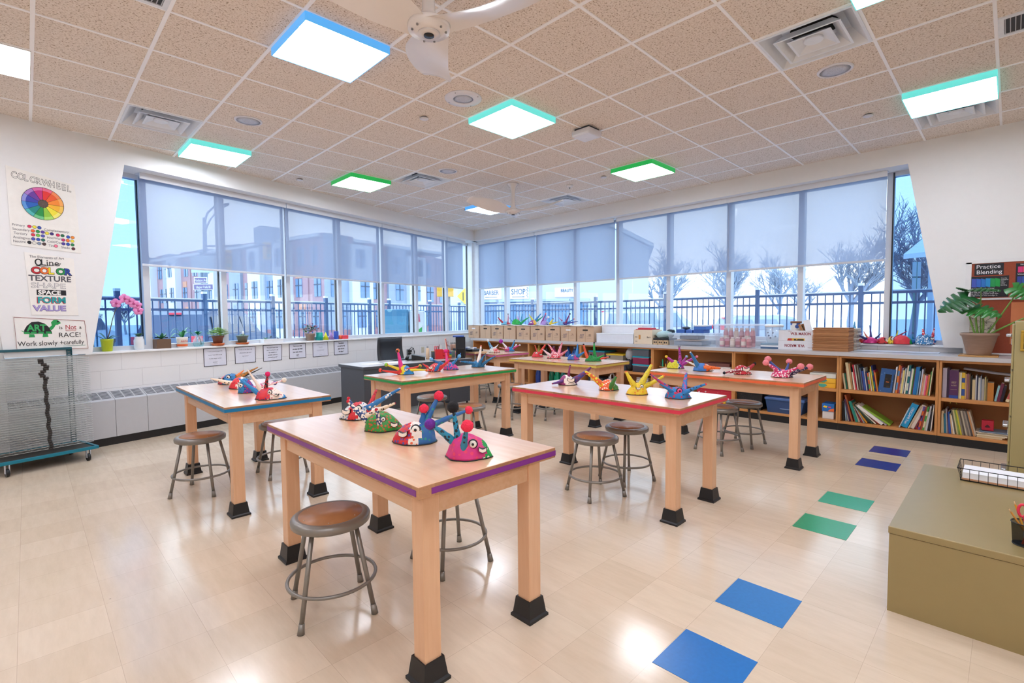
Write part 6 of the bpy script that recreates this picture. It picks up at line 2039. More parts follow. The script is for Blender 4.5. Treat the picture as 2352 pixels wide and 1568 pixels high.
HATS = [
    ('blue and red paper hat with toothy mouth, farthest back on the blue striped table', (-1.2317, 1.2789, 0.7856), 0.2085, 0.0911, [(-0.55, '#c22a38/#2a1a1c:50:.3'), (-0.2, '#d0404a'), (1, '#1f78b8/#0f2a4a:70:.34')], [(0.1197, 0.122, 0.0836, 0.0782, 0.0175, '#e8803a', None, 0.0, 0.03), (0.2304, 0.1426, 0.1197, 0.0602, 0.0216, '#b5772f/#3a5a3a:60:.3', None, 0.0, 0.06), (0.2499, 0.1323, 0.1351, 0.0551, 0.0113, '#1f2a33', None, 0.0, 0.09)], [(0.0245, 0.0679, 0.0175)], [(-0.0399, 0.0705, 0.0185)], 'A'),
    ('red paper hat with long cream spotted horn on the blue striped table', (-1.2385, 0.8691, 0.7856), 0.1997, 0.0934, [(0.0, '#e0343f/#c02432:30:.3'), (1, '#efe2d8/#d05a6a:60:.32')], [(-0.2539, 0.09, -0.0927, 0.0443, 0.0231, '#efdcc6/#1c1a1c:34:.26', None, 0.0, -0.02)], [(0.0758, 0.0683, 0.0125)], [], 'A'),
    ('blue paper hat with two white eyes and pink striped horn, blue striped table', (-1.2993, 0.5421, 0.7856), 0.1328, 0.1157, [(0.1, '#1f7fc0/#12304f:80:.36'), (1, '#5a3a9c/#d02a4a:60:.34')], [(0.2758, 0.0932, 0.0754, 0.0414, 0.0162, '#efdde2/#d02a6a:60:.42', '#efe6da', 0.0198, 0.05), (0.1857, 0.0639, 0.1204, 0.0414, 0.009, '#3a3a94', '#3a3a94', 0.0162, 0.07), (0.1407, 0.1022, 0.0934, 0.0414, 0.0153, '#ecd6dc/#d83a7a:70:.4', None, 0.0, 0.08)], [(-0.0394, 0.0999, 0.0153), (-0.0214, 0.0639, 0.0171)], [], 'A'),
    ('red paper hat with pink pompom horn, nearest on the blue striped table', (-1.2652, 0.0875, 0.7856), 0.2165, 0.0816, [(0.2, '#d52a38/#5a3a8a:50:.3'), (0.75, '#efdfd2/#c03a4a:55:.3'), (1, '#1f7fc0')], [(-0.2115, 0.1582, -0.0999, 0.0491, 0.0217, '#1f86c8', None, 0.0, -0.03), (-0.1686, 0.2178, -0.077, 0.0616, 0.0192, '#efdccb', None, 0.0, 0.0), (-0.0146, 0.1845, -0.0271, 0.0658, 0.0183, '#c22a36/#2a1a22:50:.42', '#e0246a', 0.0183, 0.0)], [(0.0229, 0.0741, 0.015)], [(0.0687, 0.0783, 0.0108)], 'A'),
    ('white spotted paper hat with red and blue horns, farthest left on the purple striped table', (-1.1698, -1.0642, 0.7856), 0.1949, 0.0947, [(-0.25, '#e9e4dc/#2f6fb0:70:.36'), (0.25, '#d22c38/#8a1c2c:70:.30'), (1, '#e9e4dc/#2f6fb0:70:.36')], [(0.1058, 0.1587, 0.0766, 0.0566, 0.0204, '#d22c38/#8a1c2c:70:.30', '#2f6fc0', 0.0042, 0.05), (0.2404, 0.1587, 0.1021, 0.0705, 0.0204, '#1f6fae/#e6e2d8:45:.36', '#eae6de', 0.0056, 0.08), (-0.0473, 0.116, 0.0093, 0.0427, 0.0121, '#1f3f7a/#efe9dc:62:.46', '#d42a3a', 0.0102, 0.02)], [(0.0316, 0.0729, 0.0158)], [(-0.0371, 0.0752, 0.0213)], 'B'),
    ('green and rust paper hat with white dotted navy horns on the purple striped table', (-1.2093, -1.4517, 0.7856), 0.2026, 0.094, [(1, '#2f8f3a/#b5562e:60:.38')], [(-0.1762, 0.1577, -0.0805, 0.0516, 0.0208, '#1f3f7a/#efe9dc:62:.46', '#d42a3a', 0.0092, -0.02), (-0.0106, 0.1257, -0.0085, 0.0266, 0.0191, '#1f3f7a/#efe9dc:62:.46', '#b5223a', 0.0083, -0.05), (0.0414, 0.1257, -0.0659, 0.0807, 0.0183, '#e6cdb2/#4a2a22:50:.3', '#9a1f38', 0.0067, 0.06)], [(0.0139, 0.0703, 0.0117)], [(0.0693, 0.0724, 0.0166)], 'B'),
    ('red, white and blue paper hat with three red pompoms on the purple striped table', (-1.2415, -1.7888, 0.7856), 0.2173, 0.0974, [(-0.02, '#d22a34/#5a4a9c:48:.32'), (0.4, '#e9e2da/#e0643a:55:.34'), (1, '#1f5f9f/#1f8a7a:50:.3')], [(0.1143, 0.2116, 0.0524, 0.0936, 0.0217, '#1f5f9f/#1f8a7a:50:.3', '#ee2f4f', 0.0247, 0.04), (0.0506, 0.1592, 0.042, 0.0936, 0.0195, '#1f5f9f/#1f8a7a:50:.3', '#ee3352', 0.0225, 0.0), (0.2577, 0.1349, 0.1011, 0.0824, 0.0172, '#1f5f9f/#1f8a7a:50:.3', '#ee3352', 0.0202, 0.06)], [(0.0206, 0.073, 0.0202)], [(-0.0375, 0.0674, 0.0187)], 'B'),
    ('magenta paper hat with green nose and teal horns, nearest on the purple striped table', (-1.2201, -2.1795, 0.7856), 0.1948, 0.0976, [(0.62, '#cf2f7f/#e0406a:40:.3'), (1, '#0f9a44/#efe9dc:50:.34')], [(-0.1624, 0.1475, -0.0774, 0.0726, 0.0206, '#1f86a8/#12202c:55:.38', '#6a2a94', 0.0233, -0.02), (-0.0674, 0.2141, -0.0481, 0.0759, 0.0173, '#1f86a8/#12202c:55:.38', '#17171a', 0.0253, 0.0), (0.0018, 0.1559, -0.0191, 0.046, 0.0193, '#1f86a8/#12202c:55:.38', '#ee2f4f', 0.0253, -0.06)], [(0.0198, 0.0686, 0.0167)], [(0.0598, 0.0743, 0.0147)], 'B'),
    ('yellow and blue paper hat with multicoloured ball tips on the green striped table', (0.2782, 0.6757, 0.7856), 0.1737, 0.095, [(-0.4, '#c8302c'), (0.0, '#e2cf2a'), (1, '#1f80c0')], [(-0.0787, 0.25, -0.0462, 0.07, 0.0275, '#d92f86', '#e8702a/#2a2430:30:.4', 0.0212, 0.0), (-0.2068, 0.1, -0.0431, 0.045, 0.0212, '#ddc92f', '#8ac43a/#e8702a:30:.45', 0.0212, 0.02), (-0.265, 0.0462, -0.0681, 0.02, 0.0187, '#cf2f2c', '#e0402c/#1c1a1c:30:.4', 0.02, 0.0), (0.1381, 0.0794, 0.0381, 0.0575, 0.0187, '#cf3a2c', '#e89a2a/#5a9a3a:30:.4', 0.0175, 0.06), (0.215, 0.0387, 0.0694, 0.0419, 0.0175, '#ddc92f', '#e2702a/#2a2430:30:.3', 0.015, 0.02)], [], [(0.0194, 0.0762, 0.0162)], 'C'),
    ('red paper hat with white dots and blue horn on the green striped table', (0.6371, 0.6695, 0.7856), 0.144, 0.0897, [(1, '#d22f34/#efe2da:55:.3')], [(-0.1244, 0.0877, -0.036, 0.034, 0.0236, '#cf2f30', None, 0.0, 0.0), (0.0851, 0.1178, 0.0295, 0.0275, 0.0262, '#1f70b8', None, 0.0, -0.03), (0.1833, 0.1355, 0.0556, 0.0209, 0.0288, '#cf2f30', None, 0.0, 0.0)], [], [(-0.0295, 0.0733, 0.0196)], 'C'),
    ('pink and blue paper hat with light blue balls on the green striped table', (0.8774, 0.6799, 0.7856), 0.1744, 0.0858, [(1, '#c8327f/#1f5fa8:40:.46')], [(-0.2224, 0.1196, -0.0939, 0.0622, 0.023, '#1f66a4/#12304f:60:.3', '#6fb4e6', 0.0216, 0.0), (-0.0615, 0.2075, -0.0385, 0.0622, 0.0243, '#d8307f', '#d8287a', 0.0243, 0.04), (0.0933, 0.15, 0.0176, 0.0689, 0.0216, '#1f7ab8/#143a5a:60:.3', '#6fb4e6', 0.0216, 0.03)], [(-0.0466, 0.0622, 0.0176)], [], 'C'),
    ('blue spotted paper hat on the right end of the green striped table', (1.2702, 0.6617, 0.7856), 0.1542, 0.0771, [(1, '#1f74a8/#10304a:75:.36')], [(-0.2115, 0.0686, -0.0417, 0.0403, 0.0241, '#1f74a8/#10304a:75:.36', '#e8704a', 0.0085, 0.0), (0.034, 0.2469, -0.0014, 0.0616, 0.0255, '#e9e2da/#d8a0a4:50:.3', '#ee8a7a', 0.0113, 0.03), (0.0821, 0.15, 0.0219, 0.0403, 0.0283, '#1f74a8/#10304a:75:.36', None, 0.0, -0.03), (0.2059, 0.1252, 0.0573, 0.0262, 0.0241, '#1f74a8/#10304a:75:.36', None, 0.0, 0.02)], [], [], 'C'),
    ('purple and white paper hat, farthest left on the red striped table', (0.7954, -1.0891, 0.7856), 0.1603, 0.0842, [(-0.4, '#8a2f6a/#c02a54:40:.3'), (0.72, '#ece4dc/#3a2a44:40:.16'), (1, '#7a2a6a')], [(-0.1378, 0.0149, -0.053, 0.0319, 0.019, '#5a2a7c', '#a82a4a', 0.0068, -0.02), (0.0204, 0.1677, 0.0081, 0.0693, 0.0149, '#8a2a5a/#3a3a8a:50:.4', '#5a2436', 0.0061, 0.0), (0.2037, 0.1419, 0.0693, 0.0489, 0.0299, '#6a2a64/#2f3f8a:40:.42', '#17171a', 0.0075, 0.03)], [], [(0.0217, 0.0591, 0.0272)], 'D'),
    ('orange dotted paper hat with green side on the red striped table', (0.7711, -1.5325, 0.7856), 0.1541, 0.084, [(0.35, '#e8602a/#f3e9dc:52:.40'), (1, '#3f7a34/#6a8a3a:50:.3')], [(-0.1911, 0.1516, -0.0551, 0.0388, 0.0288, '#e0652a/#e6cf3a:44:.45', '#e2cf2a', 0.0063, 0.0), (0.0432, 0.119, 0.0056, 0.0326, 0.0238, '#3a7a36', '#d83a2a', 0.0063, -0.04)], [], [], 'D'),
    ('yellow paper hat with coral ball tips on the red striped table', (0.7306, -1.811, 0.7856), 0.1565, 0.0874, [(1, '#e6c52a/#e88a2f:50:.32')], [(-0.083, 0.1713, -0.0251, 0.0727, 0.0272, '#e2c92f/#c9a02a:60:.3', '#ee6a44', 0.0077, 0.0), (0.1167, 0.2215, 0.031, 0.0786, 0.0272, '#dcc62f/#c0b04a:60:.3', '#ee6a44', 0.0083, 0.02), (0.2035, 0.1376, 0.0576, 0.0608, 0.0224, '#dcc62f/#c0a53a:60:.3', '#ee7050', 0.0089, 0.0)], [(0.0251, 0.0667, 0.0142)], [(-0.0032, 0.0697, 0.0142)], 'D'),
    ('blue and red paper hat with a pink flower patch on the red striped table', (0.7762, -2.1213, 0.7856), 0.1744, 0.0796, [(1, '#1f78bc/#c02a5a:34:.34')], [(-0.1826, 0.1655, -0.048, 0.0617, 0.0168, '#b52a54/#2a3f94:40:.4', '#1c1a1e', 0.0067, 0.05), (-0.1489, 0.1094, -0.0508, 0.0449, 0.0191, '#1f6fb0', None, 0.0, -0.02), (0.0782, 0.1711, 0.0418, 0.0673, 0.0236, '#2f74bc/#c03a7a:50:.36', '#ee5a4a', 0.0062, 0.05), (0.1652, 0.1094, 0.0165, 0.0365, 0.0202, '#1f78bc/#12304f:40:.28', '#ee3a44', 0.0079, -0.04)], [(-0.0087, 0.0645, 0.0191)], [], 'D'),
    ('yellow, blue and magenta paper hat, farthest left on the orange striped table', (2.6485, -1.1479, 0.7856), 0.18, 0.0913, [(0.12, '#d6d22f/#b0a82a:60:.3'), (0.55, '#23408f/#e6e6ea:40:.4'), (1, '#b02f94')], [(-0.1093, 0.1334, -0.0285, 0.0588, 0.0263, '#a82f94', '#e8bf3a', 0.0158, 0.0), (0.0329, 0.2476, 0.0391, 0.0632, 0.0228, '#b03a9a/#4a2a6a:40:.3', '#8f8f9c', 0.0158, 0.0), (0.1339, 0.1264, 0.0636, 0.0588, 0.0211, '#a83094', '#9ac4e0', 0.0158, 0.03), (0.2348, 0.129, 0.0636, 0.0369, 0.0246, '#a22f94', '#f08a94', 0.014, 0.0)], [], [], 'E'),
    ('blue paper hat with orange horn and white green side on the orange striped table', (2.599, -1.4894, 0.7856), 0.2018, 0.0817, [(0.05, '#2f74bf/#4a5aa8:50:.3'), (0.35, '#e0602a'), (1, '#ebe8e0/#1c2a22:40:.3')], [(-0.1426, 0.1968, -0.0676, 0.0509, 0.0284, '#2a72a8', '#e6ecee', 0.01, 0.0), (-0.1776, 0.1009, -0.0717, 0.0509, 0.02, '#ebe6de/#3a3a3a:50:.25', None, 0.0, 0.04), (0.1384, 0.0342, 0.0117, 0.0367, 0.03, '#e8702a/#c8501f:60:.3', '#2a3a6a', 0.0067, -0.05)], [], [], 'E'),
    ('flat red and white dotted paper hat with black balls on the orange striped table', (2.5511, -1.9154, 0.7856), 0.1733, 0.0898, [(0.45, '#c22436/#f0e8e2:48:.32'), (1, '#d9d2ca/#b02a3a:40:.44')], [(-0.2085, 0.0187, -0.0359, 0.0468, 0.0234, '#8a1f36/#e9e2e2:48:.36', '#1c2030', 0.0141, -0.02), (0.1241, 0.1031, 0.0304, 0.039, 0.0281, '#b52434/#4a1a24:50:.3', '#16161a', 0.0156, 0.02)], [], [(0.0031, 0.0703, 0.0312)], 'E'),
    ('pink dotted paper hat with five pink pompoms on the orange striped table', (2.558, -2.2754, 0.7856), 0.1875, 0.0771, [(0.45, '#d2326f/#f4e4ea:52:.40'), (1, '#2a2350/#e6dce6:60:.3')], [(-0.1619, 0.1393, -0.0545, 0.0578, 0.0237, '#d2407a/#f4e4ea:52:.40', '#f78a94', 0.0282, 0.0), (-0.1086, 0.1652, -0.0396, 0.0652, 0.0237, '#243f8a', '#f78a94', 0.0296, 0.05), (0.1049, 0.1408, 0.0345, 0.0726, 0.0163, '#2a3f8a', '#f78a94', 0.0267, 0.06), (0.1271, 0.1074, 0.0048, 0.0467, 0.0222, '#d2326f/#f4e4ea:52:.40', '#f78a94', 0.0296, -0.04), (0.2553, 0.0949, 0.0715, 0.0356, 0.0282, '#251f4a/#d6cce6:60:.3', '#f78a94', 0.0296, 0.0)], [], [], 'E'),
    ('red paper hat at the left end of the yellow striped table', (2.8142, 1.1117, 0.7856), 0.1683, 0.078, [(1, '#d63440/#b02430:40:.3')], [(-0.0386, 0.17, -0.0096, 0.0692, 0.014, '#d24a3a', '#ee6a44', 0.007, 0.0), (0.1174, 0.1788, 0.0517, 0.078, 0.0263, '#d8402f/#2a1f24:40:.3', '#2a2a30', 0.0061, 0.02)], [(-0.0184, 0.0605, 0.0158)], [(0.0429, 0.0605, 0.0158)], 'F'),
    ('pink and white spotted paper hat on the yellow striped table', (2.7912, 0.7788, 0.7856), 0.1878, 0.0888, [(1, '#d0344a/#f0d8dc:55:.42')], [(-0.1616, 0.1328, -0.0601, 0.0482, 0.0254, '#ecc8d0', None, 0.0, 0.0), (-0.0787, 0.2005, -0.0008, 0.0778, 0.022, '#e0506a/#f2e2e4:60:.4', '#ee5a44', 0.0059, 0.02), (0.1218, 0.2132, 0.0753, 0.0736, 0.0254, '#e8a0ac/#d23a4a:60:.36', '#d83a34', 0.0076, 0.02), (0.1903, 0.1159, 0.0795, 0.0398, 0.0254, '#e08a9a/#d23a4a:60:.3', '#efeae6', 0.0093, -0.02)], [], [(-0.0601, 0.0482, 0.0169)], 'F'),
    ('blue and pink paper hat with two plain blue horns on the yellow striped table', (2.7792, 0.4117, 0.7856), 0.1684, 0.0805, [(0.0, '#2a68b4/#6a3a94:40:.3'), (1, '#c02a7a/#2f5aac:50:.4')], [(0.0565, 0.2172, 0.0378, 0.0667, 0.0277, '#2a7cc0', None, 0.0, 0.02), (0.1615, 0.1155, 0.0704, 0.0545, 0.026, '#2a7cc0', None, 0.0, -0.02)], [(-0.0232, 0.0651, 0.0146)], [], 'F'),
    ('shaggy green paper hat with black ball tips on the yellow striped table', (2.7817, 0.0814, 0.7856), 0.2097, 0.0778, [(1, '#0f8a3c/#0a6a2c:60:.4')], [(-0.1261, 0.2191, -0.0758, 0.0291, 0.0251, '#e0532a/#c0401f:50:.3', '#17171a', 0.0118, 0.03), (0.0075, 0.2411, 0.0208, 0.0644, 0.0251, '#109a40/#0a6a2c:60:.36', '#17171a', 0.011, 0.0), (0.1308, 0.0856, 0.0562, 0.0369, 0.0188, '#109a40', '#202a24', 0.0063, -0.04), (0.2132, 0.0542, 0.1033, 0.033, 0.0157, '#e0503a', '#202030', 0.011, 0.0), (-0.0436, 0.0919, -0.0263, 0.0408, 0.0141, '#109a40', '#17171a', 0.011, -0.03)], [], [], 'F'),
    ('white and red dotted paper hat with a white ball on the pink striped table', (3.0113, 2.2709, 0.7856), 0.1879, 0.0875, [(-0.1, '#e2dfda/#7aa08a:50:.3'), (1, '#d4303a/#f0e4e0:55:.44')], [(-0.1061, 0.2065, -0.0428, 0.0763, 0.0316, '#1f7fb0/#d6e4ea:50:.38', '#eef0f2', 0.0205, 0.0), (0.0642, 0.1321, 0.0084, 0.0856, 0.0186, '#dfe6ea', None, 0.0, 0.05)], [], [], 'G'),
    ('magenta and blue paper hat with a purple ball on the pink striped table', (3.3957, 2.3002, 0.7856), 0.1657, 0.0761, [(-0.1, '#b52a7c/#7a2a9c:50:.3'), (1, '#2f7fc0/#5aa0d6:50:.3')], [(-0.1483, 0.1724, -0.0588, 0.0645, 0.0231, '#e6e2ea', '#a02aa8', 0.0347, 0.0), (0.0857, 0.1849, 0.0376, 0.0549, 0.0231, '#2f86c0', '#23252c', 0.0096, 0.0), (0.1772, 0.1059, 0.0665, 0.0453, 0.0193, '#cf2f7f', '#eeeef2', 0.0144, 0.0), (-0.1791, 0.0742, -0.0299, 0.0356, 0.0193, '#c02a5a/#e6dfe2:50:.4', None, 0.0, -0.02), (0.1146, 0.105, 0.0616, 0.0549, 0.0135, '#dfe2ea', '#eeeef2', 0.0173, 0.05)], [], [], 'G'),
    ('light blue and red paper hat, leftmost on top of the cardboard file boxes', (4.6, 3.628, 1.2185), 0.2005, 0.0697, [(0.2, '#6fb8d6'), (1, '#b5303c')], [(-0.1681, 0.1472, -0.0664, 0.0436, 0.0271, '#b52a3a', '#17171a', 0.0107, 0.0), (-0.1904, 0.1017, -0.0712, 0.0291, 0.0136, '#9ac4d6', '#2a3440', 0.0077, 0.02), (0.0402, 0.2199, 0.0325, 0.0775, 0.0155, '#c05a72', '#2a2a30', 0.0116, 0.0)], [], [], 'H'),
    ('green paper hat with teal spikes on top of the cardboard file boxes', (4.6, 3.317, 1.2185), 0.201, 0.1175, [(0.6, '#1f9a3c/#2fc45a:50:.4'), (1, '#5ac4a4')], [(-0.1621, 0.1536, -0.0768, 0.0493, 0.0142, '#2f86b0', None, 0.0, 0.0), (0.0209, 0.1792, 0.0322, 0.1062, 0.0114, '#d04a7a', None, 0.0, 0.03), (0.127, 0.2389, 0.1062, 0.1156, 0.0142, '#2f90b5', '#e0e8ea', 0.0076, 0.03), (0.2597, 0.1555, 0.1175, 0.0256, 0.0322, '#129a5a', None, 0.0, -0.02), (-0.0322, 0.2199, -0.0152, 0.1062, 0.0123, '#2a7fa8', None, 0.0, 0.04)], [], [], 'H'),
    ('purple and yellow paper hat with green horn on top of the cardboard file boxes', (4.6, 2.869, 1.2185), 0.1882, 0.1001, [(0.15, '#9c4a9c'), (0.7, '#e8b03a'), (1, '#a8c4d6')], [(-0.0757, 0.2102, 0.0023, 0.1074, 0.0239, '#d9cf3a', None, 0.0, 0.0), (0.1648, 0.2176, 0.0528, 0.0799, 0.0257, '#2a7fbc', '#6a3a6a', 0.0064, 0.02), (0.2134, 0.1762, 0.0711, 0.0753, 0.0239, '#128a5a', None, 0.0, 0.0)], [], [(-0.039, 0.0707, 0.0239)], 'H'),
    ('lilac paper hat with pink and white balls on top of the cardboard file boxes', (4.6, 2.54, 1.2185), 0.1989, 0.0869, [(0.1, '#a88acc'), (0.6, '#8a8ab0/#2a2a40:40:.3'), (1, '#8ab0d6')], [(0.0081, 0.2141, -0.0636, 0.06, 0.0215, '#8a3a8a', '#ee7a84', 0.0161, 0.0), (0.0618, 0.1496, -0.0367, 0.0555, 0.0215, '#a88ac8', '#e6eef2', 0.0233, 0.02), (0.1532, 0.1156, 0.1084, 0.0152, 0.0233, '#e2c82f', '#17171a', 0.0099, 0.0), (0.2589, 0.06, 0.1201, 0.0197, 0.0215, '#e0c52f', None, 0.0, -0.02)], [], [], 'H'),
    ('blue and navy paper hat, rightmost on top of the cardboard file boxes', (4.6, 2.105, 1.2185), 0.169, 0.0771, [(0.1, '#6fa8d0/#1c2c4a:30:.2'), (1, '#3a2a7a/#c03a4a:50:.3')], [(-0.0758, 0.1448, -0.0108, 0.0711, 0.0121, '#b0303c', None, 0.0, 0.0), (0.1409, 0.2072, 0.0715, 0.0624, 0.0225, '#8a2a5a/#2a3a8a:50:.4', '#17171a', 0.0147, 0.03), (0.2102, 0.1101, 0.0975, 0.0407, 0.0191, '#1f78b8', '#d83a3c', 0.0121, 0.0), (0.2752, 0.0667, 0.0758, 0.0234, 0.0173, '#3a3a8a', '#2f90a0', 0.0078, -0.02)], [], [], 'H'),
    ('blue, yellow and red paper hat beside the brown folders on the right sill', (4.985, -2.414, 1.0105), 0.1794, 0.1364, [(-0.1, '#d6cf2f/#4a8ab0:40:.3'), (1, '#d22f30/#6a1a1c:30:.2')], [(-0.0068, 0.2685, -0.0344, 0.1118, 0.0307, '#4a94bc/#dfe8ec:40:.34', None, 0.0, 0.03)], [(-0.0344, 0.0934, 0.0184)], [(0.0147, 0.075, 0.0283)], 'I'),
    ('magenta paper hat with navy spikes on the right sill', (4.985, -2.567, 1.0105), 0.1703, 0.0815, [(1, '#d42f80/#e85a9c:20:.3')], [(-0.1987, 0.125, -0.067, 0.0586, 0.0193, '#2a2f6a', None, 0.0, 0.0), (-0.0719, 0.1492, -0.0459, 0.0707, 0.0157, '#ee7a5a', None, 0.0, 0.03), (-0.0115, 0.2265, -0.0157, 0.0767, 0.0169, '#3a3a80', None, 0.0, 0.02), (0.093, 0.125, 0.0477, 0.0646, 0.0157, '#2a2a60', None, 0.0, -0.02)], [], [], 'I'),
    ('small red paper hat with white teeth on the right sill', (4.985, -2.692, 1.0105), 0.1399, 0.0792, [(1, '#d22f34/#5a1418:24:.2')], [(-0.0997, 0.0577, -0.0521, 0.0458, 0.0119, '#c82f70', None, 0.0, 0.0)], [], [(0.0193, 0.0637, 0.0357)], 'I'),
    ('yellow paper hat with a blue eye on the right sill', (4.985, -2.781, 1.0105), 0.106, 0.0907, [(0.55, '#e2c92f/#2a2622:30:.22'), (1, '#2a90cc')], [(0.0942, 0.1661, 0.0353, 0.0777, 0.0141, '#dccf2f', None, 0.0, 0.03), (0.1737, 0.1531, 0.0589, 0.0836, 0.0165, '#9a2434', None, 0.0, 0.0), (-0.0324, 0.0984, -0.0265, 0.0777, 0.0094, '#d23a54', None, 0.0, -0.02)], [(-0.0206, 0.063, 0.0212)], [], 'I'),
    ('red and green paper hat lying on the right sill', (4.985, -2.9, 1.0105), 0.2207, 0.108, [(0.15, '#d8343c'), (0.62, '#1f9a3c'), (1, '#1f6fb0')], [(0.3136, -0.0035, 0.0871, 0.0325, 0.0232, '#2462a8', None, 0.0, -0.03)], [], [], 'I'),
    ('blue patterned paper hat with red and white horns at the right end of the sill', (4.985, -3.039, 1.0105), 0.1999, 0.1296, [(0.6, '#2f78ac/#e2ecf0:60:.4'), (1, '#d8404a/#f0dada:50:.4')], [(-0.0457, 0.1867, -0.0297, 0.0839, 0.0228, '#d0303c/#f0dcdc:50:.36', '#efeae8', 0.0046, 0.0), (0.1176, 0.1981, 0.0714, 0.0697, 0.0228, '#d0303c/#f0dcdc:50:.36', None, 0.0, 0.02), (0.2284, 0.04, 0.0885, 0.0314, 0.0206, '#2170b8/#134a80:60:.3', None, 0.0, 0.03)], [], [(0.0171, 0.0982, 0.0194)], 'I'),
]
# ------------------------------------------------------------------ painted paper hats
HROT = math.atan2(-0.702, 0.712)


def spec(s):
    if '/' not in s:
        return mat(s, .45, noise_amt=.12, scale=30)
    a, c = s.split('/')
    c, sc_, th = c.split(':')
    return dots(a, c, float(sc_), float(th))


def hat(label, pos, w_, h, zones, horns, eyes, teeth, code, seed):
    r = thing('paper_hat', label, 'hat', pos, HROT, 'painted paper hats')
    a = w_ / 2
    bb = w_ * .42
    nx, ny = 36, 15
    rnd = random.Random(seed)
    ph = rnd.uniform(0, 9)

    sn = -1 if (teeth and teeth[0][0] < 0) else 1

    def prof(v):
        return .5 * math.cos(v * PI / 2) ** .72 + .5 * (1 - v ** 1.5), math.sin(v * PI / 2) ** .92

    def surf(u, v):
        """u in 0..2pi around, v 0 (rim) .. 1 (top)"""
        rr, zf = prof(v)
        d = Vector((math.cos(u), math.sin(u), v * 1.3))
        crump = 1 + .12 * noise.noise(d * 1.9 + Vector((ph, 0, 0))) + .07 * noise.noise(d * 4.0 + Vector((0, ph, 0)))
        pl = abs(math.cos(u)) ** 1.15 * (1 if math.cos(u) > 0 else -1)
        x = a * rr * (pl if sn * pl > 0 else math.cos(u)) * crump
        y = bb * rr * math.sin(u) * crump * (1 - .30 * max(0, sn * math.cos(u)))
        t = max(0, sn * x / a)
        z = h * zf * (1 - .22 * t) * (1 + .07 * noise.noise(d * 3 + Vector((0, 0, ph))) * min(1, 3 * v))
        x -= sn * a * .12 * v
        return Vector((x, y, z))
    vs = []
    for j in range(ny):
        for i in range(nx):
            vs.append(surf(2 * PI * i / nx, j / ny))
    top = len(vs)
    vs.append(Vector((-sn * a * .12, 0, h)))
    fs = []
    mi = []

    def zone(c):
        f = c.x / a + .10 * math.sin(c.z * 90 + ph) + .05 * math.sin(c.y * 70)
        for k, (lim, _) in enumerate(zones):
            if f <= lim: return k
        return len(zones) - 1
    for j in range(ny - 1):
        for i in range(nx):
            q = (j * nx + i, j * nx + (i + 1) % nx, (j + 1) * nx + (i + 1) % nx, (j + 1) * nx + i)
            fs.append(q)
    for i in range(nx): fs.append(((ny - 1) * nx + i, (ny - 1) * nx + (i + 1) % nx, top))
    fs.append(tuple(range(nx - 1, -1, -1)))
    b = MB()
    b.v = [tuple(v) for v in vs]
    for f in fs:
        c = sum((vs[i] for i in f), Vector()) / len(f)
        b.f.append(f); b.mi.append(zone(c)); b.sm.append(len(f) != nx)
    body = b.build('body', [spec(z[1]) for z in zones], r)
    b = MB()
    b.tube([Vector((p.x * 1.004, p.y * 1.004, .0022)) for p in vs[:nx]], .0026, 5, closed=True)
    b.build('rim_tape', BLACK, r)

    def front(x, z):
        """y of the hat front at x, z"""
        lo_, hi_ = 0.0, 1.0
        for _ in range(20):
            v = (lo_ + hi_) / 2
            if prof(v)[1] * h < z: lo_ = v
            else: hi_ = v
        rr = prof(v)[0]
        k = min(.97, abs(x) / max(1e-4, a * rr))
        return -bb * rr * math.sqrt(1 - k * k)
    def roof(x):
        """height of the hat above x"""
        lo_, hi_ = 0.0, 1.0
        for _ in range(20):
            v = (lo_ + hi_) / 2
            if prof(v)[0] * a > abs(x): lo_ = v
            else: hi_ = v
        return h * prof(lo_)[1] * (1 - .22 * max(0, sn * x / a))
    for tx, tz, hx, hz, hr, m, pc, prd, yo in horns:
        hx = max(-a * .93, min(a * .93, hx))
        hz = max(.008, min(h * .92, hz))
        y0 = front(hx, hz) * (.35 if yo >= 0 else .75)
        yt = y0 * .6 + yo * 1.3
        p0 = Vector((hx, y0, hz))
        p1 = Vector((tx, yt, max(tz, .006 + max(prd, hr * .4))))
        d = p1 - p0
        p0 = p0 - d.normalized() * min(.03, d.length * .25)
        if p0.z < .014: p0.z = .014
        d = p1 - p0
        side = d.cross(Vector((0, 1, .3))).normalized() * d.length * .03 * math.sin(ph * 3 + tx * 50)
        pts = [p0 + d * t + side * math.sin(t * PI) for t in [k / 9 for k in range(10)]]
        tip = hr * (.34 if pc else .20)
        b = MB()
        b.tube(pts, [max(.0025, (hr + (tip - hr) * (k / 9)) * (1 + .07 * math.sin(k * 2.1 + ph))) for k in range(10)], 12)
        hn = b.build('horn', spec(m), r)
        if pc:
            fuzzy = prd > .007
            b = MB(); b.ball(tuple(p1), max(prd, .004), 16 if fuzzy else 10, 11 if fuzzy else 7, 0, fuzz=.16 if fuzzy else 0)
            b.build('pompom', spec(pc) if '/' in pc else mat(pc, .9, noise_amt=.22, scale=150, bump=.5 if fuzzy else 0), hn)
    for x, z, er in eyes:
        z = min(z, .74 * roof(x))
        y = front(x, z)
        b = MB(); b.ball((x, y + er * .15, z), er * 1.22, 14, 8, 0, (1, .42, 1)); ey = b.build('eye_outline', mat('#15151a', .5), r)
        b = MB(); b.ball((x, y - er * .10, z), er * .95, 14, 8, 0, (1, .50, 1)); b.build('eye_white', mat('#ece8e0' if 'flower' not in label else '#dd4a86', .5), ey)
        b = MB(); b.ball((x, y - er * .50, z), er * .36, 10, 7, 0, (1, .6, 1)); b.build('pupil', mat('#15151a' if 'blue eye' not in label else '#2a78c0', .4), ey)
